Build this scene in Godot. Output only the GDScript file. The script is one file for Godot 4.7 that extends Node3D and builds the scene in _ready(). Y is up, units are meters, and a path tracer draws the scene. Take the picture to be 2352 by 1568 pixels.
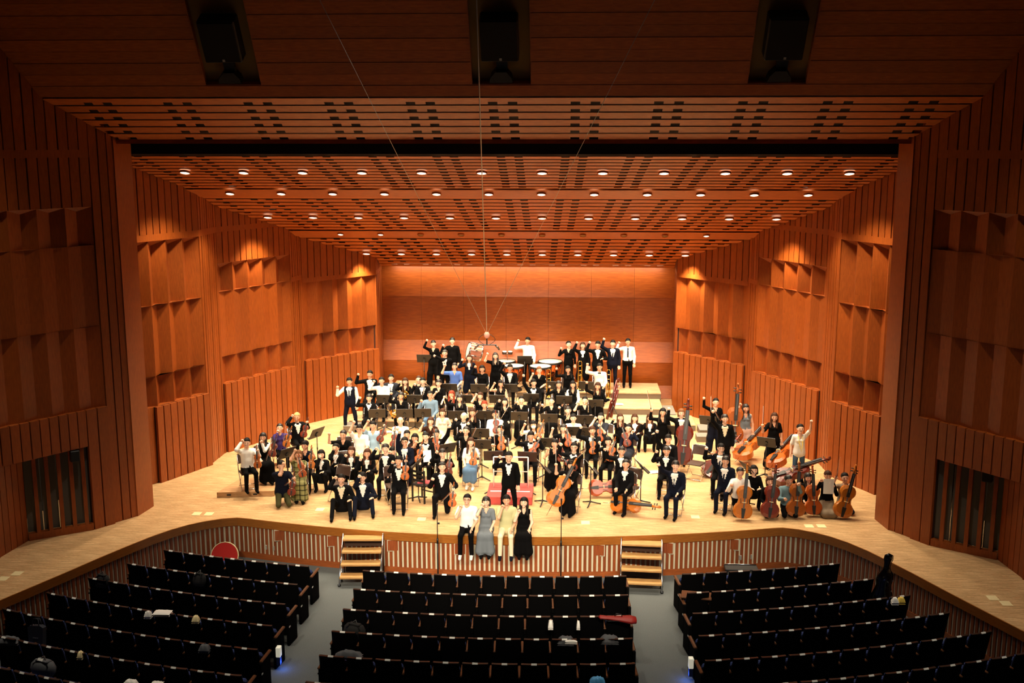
extends Node3D
# A concert hall seen from the balcony: an orange timber stage shell, an orchestra waving, dark rows of seats.
# Metres; y = 0 is the stage floor, z = 0 about the stage edge, the audience is towards +z.

var mats := {}
var used := {}
var boxes := {}
var rng := RandomNumberGenerator.new()

func _ready() -> void:
	rng.seed = 7
	set_camera()
	set_light()
	make_materials()
	build_hall()
	build_shell()
	build_stage()
	build_ceiling()
	build_seats()
	build_risers()
	build_things()
	build_people()
	build_small_things()

func set_camera() -> void:
	var cam := Camera3D.new()
	cam.name = "camera"
	cam.fov = rad_to_deg(2.0 * atan(784.0 / 2450.0))
	cam.position = Vector3(1.40, 8.85, 23.6)
	cam.rotation_degrees = Vector3(-10.5, 3.0, 0)
	cam.near = 0.1
	cam.far = 120.0
	add_child(cam)
	cam.current = true

func set_light() -> void:
	var we := WorldEnvironment.new()
	we.name = "world_environment"
	var e := Environment.new()
	e.background_mode = Environment.BG_COLOR
	e.background_color = Color(0.0, 0.0, 0.0)
	e.ambient_light_source = Environment.AMBIENT_SOURCE_DISABLED
	e.tonemap_mode = Environment.TONE_MAPPER_LINEAR
	e.tonemap_exposure = 1.0
	e.sdfgi_enabled = true
	e.ssao_enabled = true
	e.ssil_enabled = true
	we.environment = e
	add_child(we)

const LAMP_COLOR := Color(1.0, 0.92, 0.79)
const LAMP_ENERGY := 17.0
const WASH_ENERGY := 13.0
const FRONT_COLOR := Color(1.0, 0.92, 0.80)
const FRONT_ENERGY := 130.0
const HOUSE_COLOR := Color(1.0, 0.94, 0.84)
const HOUSE_ENERGY := 38.0

# ---------------------------------------------------------------- helpers
func numbered(called: String) -> String:
	var n: int = used.get(called, 0)
	used[called] = n + 1
	return called if n == 0 else "%s_%03d" % [called, n]

func tag(o: Node, label: String, category: String, group := "") -> void:
	o.set_meta("label", label)
	o.set_meta("category", category)
	if group != "":
		o.set_meta("group", group)

func thing(called: String, label: String, category: String, xf := Transform3D(), group := "") -> Node3D:
	var o := Node3D.new()
	o.name = numbered(called)
	add_child(o)
	o.transform = xf
	tag(o, label, category, group)
	return o

func structure(called: String) -> Node3D:
	var o := Node3D.new()
	o.name = numbered(called)
	o.set_meta("kind", "structure")
	add_child(o)
	return o

func part(called: String, mesh: Mesh, material: Material, parent: Node, xf := Transform3D()) -> MeshInstance3D:
	var o := MeshInstance3D.new()
	o.name = called
	o.mesh = mesh
	o.material_override = material
	o.transform = xf
	parent.add_child(o, true)
	return o

func at(x: float, y: float, z: float) -> Transform3D:
	return Transform3D(Basis(), Vector3(x, y, z))

func box(x: float, y: float, z: float) -> Mesh:
	var k := "%.4f,%.4f,%.4f" % [x, y, z]
	if not boxes.has(k):
		var b := BoxMesh.new()
		b.size = Vector3(x, y, z)
		boxes[k] = b
	return boxes[k]

func tool(smooth := false) -> SurfaceTool:
	var st := SurfaceTool.new()
	st.begin(Mesh.PRIMITIVE_TRIANGLES)
	st.set_smooth_group(0 if smooth else -1)
	return st

func done(st: SurfaceTool) -> ArrayMesh:
	st.generate_normals()
	st.index()
	return st.commit()

func tri(st: SurfaceTool, a: Vector3, b: Vector3, c: Vector3) -> void:
	st.add_vertex(a)
	st.add_vertex(b)
	st.add_vertex(c)

func quad(st: SurfaceTool, a: Vector3, b: Vector3, c: Vector3, d: Vector3) -> void:
	tri(st, a, b, c)
	tri(st, a, c, d)

func add_box(st: SurfaceTool, c: Vector3, s: Vector3, b := Basis()) -> void:
	var v: Array[Vector3] = []
	for i in 8:
		v.append(c + b * Vector3((0.5 if i & 1 else -0.5) * s.x, (0.5 if i & 2 else -0.5) * s.y, (0.5 if i & 4 else -0.5) * s.z))
	for f in [[0, 2, 3, 1], [4, 5, 7, 6], [0, 1, 5, 4], [2, 6, 7, 3], [0, 4, 6, 2], [1, 3, 7, 5]]:
		quad(st, v[f[0]], v[f[3]], v[f[2]], v[f[1]])

func soft_box(x: float, y: float, z: float, r: float) -> ArrayMesh:   # a box with chamfered edges
	var k := "soft%.4f,%.4f,%.4f,%.4f" % [x, y, z, r]
	if boxes.has(k):
		return boxes[k]
	var st := tool()
	var h := Vector3(x, y, z) * 0.5
	var p := func(sx: int, sy: int, sz: int, axis: int) -> Vector3:
		var w := Vector3(sx * h.x, sy * h.y, sz * h.z)
		for a in 3:
			if a != axis:
				w[a] -= signf(w[a]) * r
		return w
	for axis in 3:
		for s in [-1, 1]:
			var u := (axis + 1) % 3
			var v := (axis + 2) % 3
			var q: Array[Vector3] = []
			for c in [[-1, -1], [1, -1], [1, 1], [-1, 1]]:
				var e := [0, 0, 0]
				e[axis] = s
				e[u] = c[0]
				e[v] = c[1]
				q.append(p.call(e[0], e[1], e[2], axis))
			if s > 0:
				quad(st, q[3], q[2], q[1], q[0])
			else:
				quad(st, q[0], q[1], q[2], q[3])
	for axis in 3:
		var u := (axis + 1) % 3
		var v := (axis + 2) % 3
		for su in [-1, 1]:
			for sv in [-1, 1]:
				var a := [0, 0, 0]
				a[axis] = -1
				a[u] = su
				a[v] = sv
				var b := a.duplicate()
				b[axis] = 1
				quad(st, p.call(a[0], a[1], a[2], u), p.call(b[0], b[1], b[2], u), p.call(b[0], b[1], b[2], v), p.call(a[0], a[1], a[2], v))
	for i in 8:
		var c := [1 if i & 1 else -1, 1 if i & 2 else -1, 1 if i & 4 else -1]
		tri(st, p.call(c[0], c[1], c[2], 0), p.call(c[0], c[1], c[2], 1), p.call(c[0], c[1], c[2], 2))
	boxes[k] = done(st)
	return boxes[k]

func add_tube(st: SurfaceTool, pts: PackedVector3Array, r: float, sides := 6, r2 := -1.0) -> void:
	var rings: Array = []
	var n := pts.size()
	var ref := Vector3.UP
	for i in n:
		var d := (pts[mini(i + 1, n - 1)] - pts[maxi(i - 1, 0)]).normalized()
		if absf(d.dot(ref)) > 0.95:
			ref = Vector3.RIGHT
		var a := d.cross(ref).normalized()
		var b := a.cross(d).normalized()
		var rad := r if r2 < 0.0 else lerpf(r, r2, float(i) / maxf(1, n - 1))
		var ring := PackedVector3Array()
		for k in sides:
			var t := TAU * k / sides
			ring.append(pts[i] + (a * cos(t) + b * sin(t)) * rad)
		rings.append(ring)
	for i in n - 1:
		for k in sides:
			var k2 := (k + 1) % sides
			quad(st, rings[i][k], rings[i][k2], rings[i + 1][k2], rings[i + 1][k])
	for k in range(1, sides - 1):
		tri(st, rings[0][0], rings[0][k + 1], rings[0][k])
		tri(st, rings[n - 1][0], rings[n - 1][k], rings[n - 1][k + 1])

func tube_mesh(pts: Array, r: float, sides := 6, r2 := -1.0) -> ArrayMesh:
	var st := tool(true)
	add_tube(st, PackedVector3Array(pts), r, sides, r2)
	return done(st)

func add_lathe(st: SurfaceTool, prof: Array, segs := 16, xf := Transform3D()) -> void:   # prof: [radius, height] pairs
	for i in prof.size() - 1:
		for k in segs:
			var a := TAU * k / segs
			var b := TAU * (k + 1) / segs
			var p0 := Vector3(cos(a) * prof[i][0], prof[i][1], sin(a) * prof[i][0])
			var p1 := Vector3(cos(b) * prof[i][0], prof[i][1], sin(b) * prof[i][0])
			var p2 := Vector3(cos(b) * prof[i + 1][0], prof[i + 1][1], sin(b) * prof[i + 1][0])
			var p3 := Vector3(cos(a) * prof[i + 1][0], prof[i + 1][1], sin(a) * prof[i + 1][0])
			if prof[i][0] > 0.0001:
				tri(st, xf * p0, xf * p1, xf * p2)
			if prof[i + 1][0] > 0.0001:
				tri(st, xf * p0, xf * p2, xf * p3)

func lathe_mesh(prof: Array, segs := 16, smooth := true) -> ArrayMesh:
	var st := tool(smooth)
	add_lathe(st, prof, segs)
	return done(st)

func add_prism(st: SurfaceTool, poly: PackedVector2Array, d0: float, d1: float, xf := Transform3D()) -> void:   # polygon in x, y, thickness along z
	var idx := Geometry2D.triangulate_polygon(poly)
	for i in range(0, idx.size(), 3):
		var a := poly[idx[i]]
		var b := poly[idx[i + 1]]
		var c := poly[idx[i + 2]]
		tri(st, xf * Vector3(a.x, a.y, d1), xf * Vector3(b.x, b.y, d1), xf * Vector3(c.x, c.y, d1))
		tri(st, xf * Vector3(a.x, a.y, d0), xf * Vector3(c.x, c.y, d0), xf * Vector3(b.x, b.y, d0))
	for i in poly.size():
		var a := poly[i]
		var b := poly[(i + 1) % poly.size()]
		quad(st, xf * Vector3(a.x, a.y, d0), xf * Vector3(b.x, b.y, d0), xf * Vector3(b.x, b.y, d1), xf * Vector3(a.x, a.y, d1))

func prism_mesh(poly: PackedVector2Array, d0: float, d1: float) -> ArrayMesh:
	var st := tool()
	add_prism(st, poly, d0, d1)
	return done(st)

func frame(origin: Vector3, u: Vector3, up := Vector3.UP) -> Transform3D:   # local x along u, local y up, local z out
	var x := u.normalized()
	var z := x.cross(up).normalized()
	return Transform3D(Basis(x, z.cross(x).normalized(), z), origin)

# ---------------------------------------------------------------- materials
func grain(seed_: int, w: int, h: int, fx: float, fy: float, lo: float, hi: float, planks := 0) -> ImageTexture:
	var n := FastNoiseLite.new()
	n.seed = seed_
	n.noise_type = FastNoiseLite.TYPE_SIMPLEX_SMOOTH
	n.fractal_octaves = 3
	n.frequency = 1.0
	var im := Image.create(w, h, true, Image.FORMAT_RGB8)
	var tones := []
	var r := RandomNumberGenerator.new()
	r.seed = seed_ + 3
	for i in 400:
		tones.append(r.randf_range(0.80, 1.0))
	for y in h:
		for x in w:
			var t := clampf(0.5 + 0.65 * n.get_noise_2d(x * fx, y * fy), 0, 1)
			var v := lerpf(lo, hi, t)
			if planks > 0:
				var row := y / planks
				var shift := (row * 97) % w
				var col := ((x + shift) % w) / (w / 4)
				v *= tones[(row * 4 + col) % 400]
			im.set_pixel(x, y, Color(v, lerpf(v * v, v, 0.75), lerpf(v * v, v, 0.5)))
	im.generate_mipmaps()
	return ImageTexture.create_from_image(im)

func plain(called: String, c: Color, rough := 0.6, metal := 0.0) -> StandardMaterial3D:
	var m := StandardMaterial3D.new()
	m.albedo_color = c
	m.roughness = rough
	m.metallic = metal
	mats[called] = m
	return m

func wood(called: String, c: Color, tex: Texture2D, scale_: Vector3, rough := 0.45) -> StandardMaterial3D:
	var m := plain(called, c, rough)
	m.albedo_texture = tex
	m.uv1_triplanar = true
	m.uv1_world_triplanar = true
	m.uv1_scale = scale_
	return m

func make_materials() -> void:
	var up_grain := grain(11, 256, 256, 0.11, 0.012, 0.80, 1.0)
	var side_grain := grain(12, 256, 256, 0.012, 0.11, 0.80, 1.0)
	var floor_grain := grain(13, 512, 512, 0.02, 0.2, 0.86, 1.0, 8)
	for i in 3:
		wood("wall%d" % i, Color(0.665, 0.335, 0.105) * [1.0, 0.955, 1.03][i], up_grain, Vector3.ONE * [1.0, 1.1, 0.9][i], 0.42)
	wood("joint", Color(0.23, 0.105, 0.048), up_grain, Vector3.ONE, 0.7)
	for i in 3:
		wood("beam%d" % i, Color(0.79, 0.42, 0.135) * [1.0, 0.96, 1.03][i], side_grain, Vector3.ONE * [1.0, 1.1, 0.9][i], 0.45)
	wood("back", Color(0.72, 0.375, 0.13), side_grain, Vector3.ONE * 0.6, 0.4)
	wood("floor", Color(0.93, 0.79, 0.595), floor_grain, Vector3.ONE * 0.9, 0.32)
	wood("riser_top", Color(0.92, 0.80, 0.63), floor_grain, Vector3.ONE * 0.9, 0.4)
	wood("nosing", Color(0.66, 0.41, 0.15), side_grain, Vector3.ONE, 0.35)
	wood("base_wood", Color(0.66, 0.36, 0.17), side_grain, Vector3.ONE, 0.4)
	wood("step", Color(0.84, 0.66, 0.42), side_grain, Vector3.ONE, 0.4)
	wood("armwood", Color(0.42, 0.27, 0.17), side_grain, Vector3.ONE * 3, 0.3)
	wood("stripe0", Color(0.62, 0.32, 0.15), up_grain, Vector3.ONE, 0.45)
	wood("stripe1", Color(0.57, 0.29, 0.135), up_grain, Vector3.ONE, 0.45)
	wood("platform", Color(0.83, 0.66, 0.47), side_grain, Vector3.ONE, 0.5)
	var carpet := FastNoiseLite.new()
	carpet.seed = 5
	carpet.frequency = 0.35
	var im := Image.create(256, 256, true, Image.FORMAT_RGB8)
	for y in 256:
		for x in 256:
			var v := 0.86 + 0.28 * carpet.get_noise_2d(x, y)
			im.set_pixel(x, y, Color(v, v, v))
	im.generate_mipmaps()
	var cm := wood("carpet", Color(0.425, 0.45, 0.455), ImageTexture.create_from_image(im), Vector3.ONE * 0.8, 0.95)
	cm.roughness = 0.95
	plain("grey_strip", Color(0.80, 0.78, 0.68), 0.7)
	plain("riser_side", Color(0.42, 0.36, 0.29), 0.8)
	plain("step_grey", Color(0.50, 0.48, 0.44), 0.85)
	plain("pit", Color(0.075, 0.065, 0.06), 0.9)
	plain("door_grey", Color(0.40, 0.39, 0.36), 0.55)
	plain("hall_plain", Color(0.20, 0.12, 0.08), 0.8)
	plain("hatch", Color(0.93, 0.86, 0.66), 0.5)
	plain("seat_shell", Color(0.036, 0.035, 0.038), 0.85).metallic_specular = 0.15
	plain("seat_rim", Color(0.20, 0.12, 0.075), 0.4)
	plain("seat_cloth", Color(0.16, 0.22, 0.42), 0.9)
	plain("plate", Color(0.92, 0.92, 0.90), 0.4)
	plain("black", Color(0.05, 0.05, 0.055), 0.5)
	plain("black_cloth", Color(0.07, 0.07, 0.075), 0.9)
	plain("black_gloss", Color(0.04, 0.04, 0.045), 0.15)
	plain("stand", Color(0.13, 0.105, 0.085), 0.5)
	plain("chrome", Color(0.86, 0.86, 0.86), 0.18, 1.0)
	plain("gold", Color(0.85, 0.66, 0.30), 0.22, 1.0)
	plain("copper", Color(0.80, 0.42, 0.22), 0.25, 1.0)
	plain("white", Color(0.93, 0.93, 0.91), 0.6)
	plain("paper", Color(0.95, 0.94, 0.92), 0.8)
	plain("drumhead", Color(0.94, 0.92, 0.86), 0.6)
	plain("red", Color(0.74, 0.10, 0.06), 0.8)
	plain("podium_red", Color(0.70, 0.28, 0.26), 0.85)
	plain("chair_brown", Color(0.23, 0.14, 0.09), 0.6)
	plain("grey_case", Color(0.33, 0.34, 0.36), 0.8)
	plain("blue_light", Color(0.30, 0.62, 0.85), 0.6)
	plain("yellow", Color(0.93, 0.80, 0.35), 0.6)
	plain("niche", Color(0.60, 0.47, 0.27), 0.9)
	plain("wire", Color(0.72, 0.70, 0.66), 0.4, 0.6)
	plain("hair_dark", Color(0.10, 0.075, 0.065), 0.5)
	plain("ebony", Color(0.13, 0.115, 0.105), 0.4)
	plain("copper_wood", Color(0.55, 0.30, 0.14), 0.35)
	var sk := plain("skin", Color(1, 1, 1), 0.55)
	sk.vertex_color_use_as_albedo = true
	var lamp := plain("lamp_glow", Color(1, 1, 1), 0.5)
	lamp.emission_enabled = true
	lamp.emission = Color(1.0, 0.93, 0.80)
	lamp.emission_energy_multiplier = 3.0
	var cool := plain("aisle_glow", Color(0.95, 0.95, 0.90), 0.5)
	cool.emission_enabled = true
	cool.emission = Color(1.0, 0.97, 0.85)
	cool.emission_energy_multiplier = 0.35

# ---------------------------------------------------------------- timber wall panels
# levels: list of [kind, y0, y1]; kind "boards", "band" or "pleats" with [depth, slope]
func wall_panel(parent: Node3D, a: Vector2, b: Vector2, levels: Array, pitch := 0.225, period := 0.62) -> void:
	var o := Vector3(a.x, 0, a.y)
	var d := Vector3(b.x - a.x, 0, b.y - a.y)
	var len := d.length()
	var f := frame(o, d)
	if f.basis.z.x * (a.x + b.x) > 0.0:
		f = frame(Vector3(b.x, 0, b.y), -d)
	part("backing", box(len, levels[0][2] - levels[-1][1], 0.06), mats.joint, parent, f * at(len * 0.5, (levels[0][2] + levels[-1][1]) * 0.5, -0.30))
	for l in levels:
		var y0: float = l[1]
		var y1: float = l[2]
		var h := y1 - y0
		if l[0] == "band":
			part("rail_panel", box(len, h, 0.08), mats.wall0, parent, f * at(len * 0.5, (y0 + y1) * 0.5, -0.04))
		elif l[0] == "boards":
			var n := maxi(1, roundi(len / (l[4] if l.size() > 4 else pitch)))
			var w := len / n
			var proud: float = l[3] if l.size() > 3 else 0.0
			part("board_back", box(len, h - 0.01, 0.05), mats.joint, parent, f * at(len * 0.5, (y0 + y1) * 0.5, proud - 0.10))
			var m := box(w - minf(0.028, w * 0.25), h, 0.09)
			for i in n:
				part("board", m, mats["wall%d" % ((i * 7 + int(y0 * 3)) % 3)], parent, f * at((i + 0.5) * w, (y0 + y1) * 0.5, proud - 0.045 + 0.004 * ((i * 5) % 3 - 1)))
		else:
			var n := maxi(1, roundi(len / period))
			var w := len / n
			var dep: float = l[3]
			var st := tool()
			var e := -0.03
			var v0 := -0.03 - dep
			var top: float = l[4]
			var p := [Vector3(0, y0, e), Vector3(w * 0.5, y0, v0), Vector3(w, y0, e), Vector3(0, y1, e), Vector3(w * 0.5, y1 - top, v0), Vector3(w, y1, e)]
			quad(st, p[0], p[3], p[4], p[1])
			quad(st, p[1], p[4], p[5], p[2])
			tri(st, p[3], p[5], p[4])
			tri(st, p[0], p[1], p[2])
			var m := done(st)
			for i in n:
				part("pleat_panel", m, mats["wall%d" % ((i * 2 + int(y0)) % 3)], parent, f * at(i * w, 0, 0))

func both(p: Vector2, s: int) -> Vector2:
	return Vector2(p.x * s, p.y)

func build_shell() -> void:
	for s in [-1, 1]:
		var w := structure("wall_left" if s < 0 else "wall_right")
		# first bay
		wall_panel(w, both(Vector2(9.84, -2.14), s), both(Vector2(8.55, -4.75), s), [["boards", 6.56, 8.7], ["band", 6.39, 6.56], ["pleats", 4.72, 6.39, 0.24, 0.15], ["pleats", 2.86, 4.72, 0.15, 0.0], ["pleats", 2.06, 2.86, 0.23, 0.0]], 0.225, 0.58)
		wall_panel(w, both(Vector2(9.39, -3.05), s), both(Vector2(8.55, -4.75), s), [["boards", 0.0, 2.06, 0.09]])
		part("wall_end", box(0.10, 2.05, 0.34), mats.wall1, w, Transform3D(Basis(Vector3.UP, s * 0.46), Vector3(9.50 * s, 1.03, -2.98)))
		wall_panel(w, both(Vector2(8.55, -4.75), s), both(Vector2(8.49, -5.96), s), [["boards", 6.56, 8.0], ["band", 6.39, 6.56], ["boards", 0.0, 6.39]], 0.15)
		# second bay
		wall_panel(w, both(Vector2(8.49, -5.96), s), both(Vector2(7.1, -8.6), s), [["boards", 6.55, 7.6], ["band", 6.40, 6.55], ["boards", 5.52, 6.40], ["pleats", 4.70, 5.52, 0.20, 0.16], ["pleats", 2.82, 4.70, 0.06, 0.0], ["pleats", 2.04, 2.82, 0.16, 0.0], ["boards", 0.0, 2.04, 0.09]], 0.235, 0.60)
		wall_panel(w, both(Vector2(7.1, -8.6), s), both(Vector2(6.95, -9.35), s), [["boards", 4.80, 6.6], ["band", 4.66, 4.80], ["boards", 0.0, 4.66]], 0.125)
		# third bay
		wall_panel(w, both(Vector2(6.95, -9.35), s), both(Vector2(5.0, -11.6), s), [["boards", 4.68, 6.3], ["band", 4.54, 4.68], ["pleats", 2.84, 4.54, 0.14, 0.0], ["pleats", 2.04, 2.84, 0.20, 0.0], ["boards", 0.0, 2.04, 0.09]], 0.24, 0.62)
		wall_panel(w, both(Vector2(5.0, -11.6), s), both(Vector2(5.1, -13.3), s), [["boards", 4.68, 5.2], ["band", 4.54, 4.68], ["boards", 0.0, 4.54]], 0.15)
		# jamb of the proscenium
		part("jamb", box(0.26, 9.1, 0.74), mats.wall0, w, Transform3D(Basis(Vector3.UP, s * 0.14), Vector3(8.99 * s, 4.5, -0.86)))
	# back wall: bands that lean up and down in turn
	var b := structure("wall_back")
	var prof := [[4.95, -13.42], [3.60, -13.18], [2.02, -13.36], [1.32, -13.17], [0.44, -13.46], [0.0, -13.30]]
	for i in prof.size() - 1:
		var p0: Array = prof[i]
		var p1: Array = prof[i + 1]
		var n := 7
		var wd := 10.4 / n
		var dy: float = p0[0] - p1[0]
		var dz: float = p1[1] - p0[1]
		var st := tool()
		add_box(st, Vector3.ZERO, Vector3(wd - 0.006, sqrt(dy * dy + dz * dz), 0.05))
		var m := done(st)
		for k in n:
			part("wall_panel", m, mats.back, b, Transform3D(Basis(Vector3.RIGHT, -atan2(dz, dy)), Vector3((k - 3) * wd, (p0[0] + p1[0]) * 0.5, (p0[1] + p1[1]) * 0.5)))
	part("backing", box(11.0, 5.6, 0.1), mats.joint, b, at(0, 2.8, -13.55))

# ---------------------------------------------------------------- the hall round the audience
func build_hall() -> void:
	var fl := structure("floor_hall")
	part("carpet", box(34.0, 0.2, 40.0), mats.carpet, fl, at(0, -1.10, 16.0))
	for s in [-1, 1]:
		var w := structure("wall_front_left" if s < 0 else "wall_front_right")
		var a := Vector2(8.90, -0.53)
		var dir := Vector2(0.5767, 0.8170)
		var p0 := a
		var p1 := a + dir * 1.20
		var p2 := a + dir * 3.42
		var p3 := a + dir * 11.0
		var up_levels := [["boards", 8.72, 12.6, 0.02], ["band", 8.55, 8.72], ["boards", 7.46, 8.55], ["pleats", 6.60, 7.46, 0.10, 0.10], ["pleats", 4.75, 6.60, 0.03, 0.0], ["pleats", 2.86, 4.75, 0.07, 0.0]]
		wall_panel(w, both(p0, s), both(a + dir * 0.66, s), [["boards", 0.0, 12.6]], 0.22)
		wall_panel(w, both(a + dir * 0.66, s), both(p3, s), up_levels, 0.24, 0.66)
		wall_panel(w, both(a + dir * 0.66, s), both(p1, s), [["boards", 0.0, 2.86, 0.05]], 0.22)
		wall_panel(w, both(p1, s), both(p2, s), [["boards", 2.02, 2.86, 0.05]], 0.22)
		wall_panel(w, both(p2, s), both(p3, s), [["boards", 0.0, 2.86, 0.05]], 0.22)
		# recessed slatted entrance
		var q1 := both(p1, s)
		var q2 := both(Vector2(10.75, 1.22), s)
		var q3 := both(p2, s)
		var door := structure("door_1" if s < 0 else "door_2")
		var f := frame(Vector3(q1.x, 0, q1.y), Vector3(q2.x - q1.x, 0, q2.y - q1.y))
		if s < 0:
			f = frame(Vector3(q2.x, 0, q2.y), Vector3(q1.x - q2.x, 0, q1.y - q2.y))
		var dl := q1.distance_to(q2)
		part("door_sill", box(dl, 0.16, 0.14), mats.wall0, door, f * at(dl * 0.5, 0.08, -0.02))
		part("soffit", prism_mesh(PackedVector2Array([Vector2(q1.x, q1.y), Vector2(q2.x, q2.y), Vector2(q3.x, q3.y)]), -2.06, -2.0), mats.wall1, door, Transform3D(Basis(Vector3.RIGHT, Vector3(0, 0, 1), Vector3(0, -1, 0)), Vector3.ZERO))
		for i in 4:
			part("grey_pane", box(dl / 4 - 0.02, 1.86, 0.03), mats.door_grey, door, f * at((i + 0.5) * dl / 4, 1.09, -0.12))
		for i in 5:
			part("door_slat", box(0.085, 1.98, 0.07), mats["wall%d" % (i % 3)], door, f * at(0.22 + i * (dl - 0.36) / 4.0, 1.06, 0.02))
		var g := frame(Vector3(q2.x, 0, q2.y), Vector3(q3.x - q2.x, 0, q3.y - q2.y))
		if s < 0:
			g = frame(Vector3(q3.x, 0, q3.y), Vector3(q2.x - q3.x, 0, q2.y - q3.y))
		for i in 5:
			part("side_board", box(q2.distance_to(q3) / 5 - 0.02, 2.02, 0.06), mats["wall%d" % (i % 3)], door, g * at((i + 0.5) * q2.distance_to(q3) / 5, 1.01, -0.03))
		var sp := thing("entrance_speaker", "small black loudspeaker under the soffit of the %s slatted entrance" % ("left" if s < 0 else "right"), "speaker", f * at(dl * 0.78, 1.86, 0.13))
		part("cabinet", soft_box(0.20, 0.26, 0.16, 0.015), mats.black, sp)
		part("grille", box(0.17, 0.20, 0.02), mats.black_cloth, sp, at(0, 0, 0.085))
		part("bracket", box(0.03, 0.12, 0.03), mats.wire, sp, at(0, 0.16, -0.03))
		# the rest of the room, beyond the frame
		var e := structure("wall_hall_left" if s < 0 else "wall_hall_right")
		part("wall_slab", box(0.3, 16.0, 30.0), mats.hall_plain, e, at(16.2 * s, 6.0, 22.0))
	var r := structure("wall_rear")
	part("wall_slab", box(34.0, 16.0, 0.3), mats.hall_plain, r, at(0, 6.0, 36.0))
	var c := structure("ceiling_hall")
	part("ceiling_slab", box(34.0, 0.3, 36.0), mats.hall_plain, c, at(0, 13.9, 20.0))
	var pm := structure("wall_stage_house")
	part("wall_slab", box(30.0, 16.0, 0.3), mats.pit, pm, at(0, 6.0, -14.2))
	for s in [-1, 1]:
		part("wall_slab", box(0.3, 16.0, 14.0), mats.pit, pm, at(11.6 * s, 6.0, -7.2))
	part("wall_slab", box(24.0, 0.3, 14.5), mats.pit, pm, at(0, 9.9, -7.2))

# ---------------------------------------------------------------- stage floor and its striped front
func lip_points() -> PackedVector2Array:   # right half, from the middle outwards
	var p := PackedVector2Array()
	for i in 22:
		var x := 6.2 * i / 21.0
		p.append(Vector2(x, 0.40 - 0.0225 * x * x))
	for q in [[6.5, -0.52], [6.85, -0.42], [7.2, -0.22], [7.5, 0.03], [7.8, 0.38], [8.1, 0.86], [8.4, 1.46], [8.7, 2.10], [9.1, 3.02], [9.5, 3.90], [10.1, 5.20], [11.0, 7.10], [12.4, 9.9]]:
		p.append(Vector2(q[0], q[1]))
	return p

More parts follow.
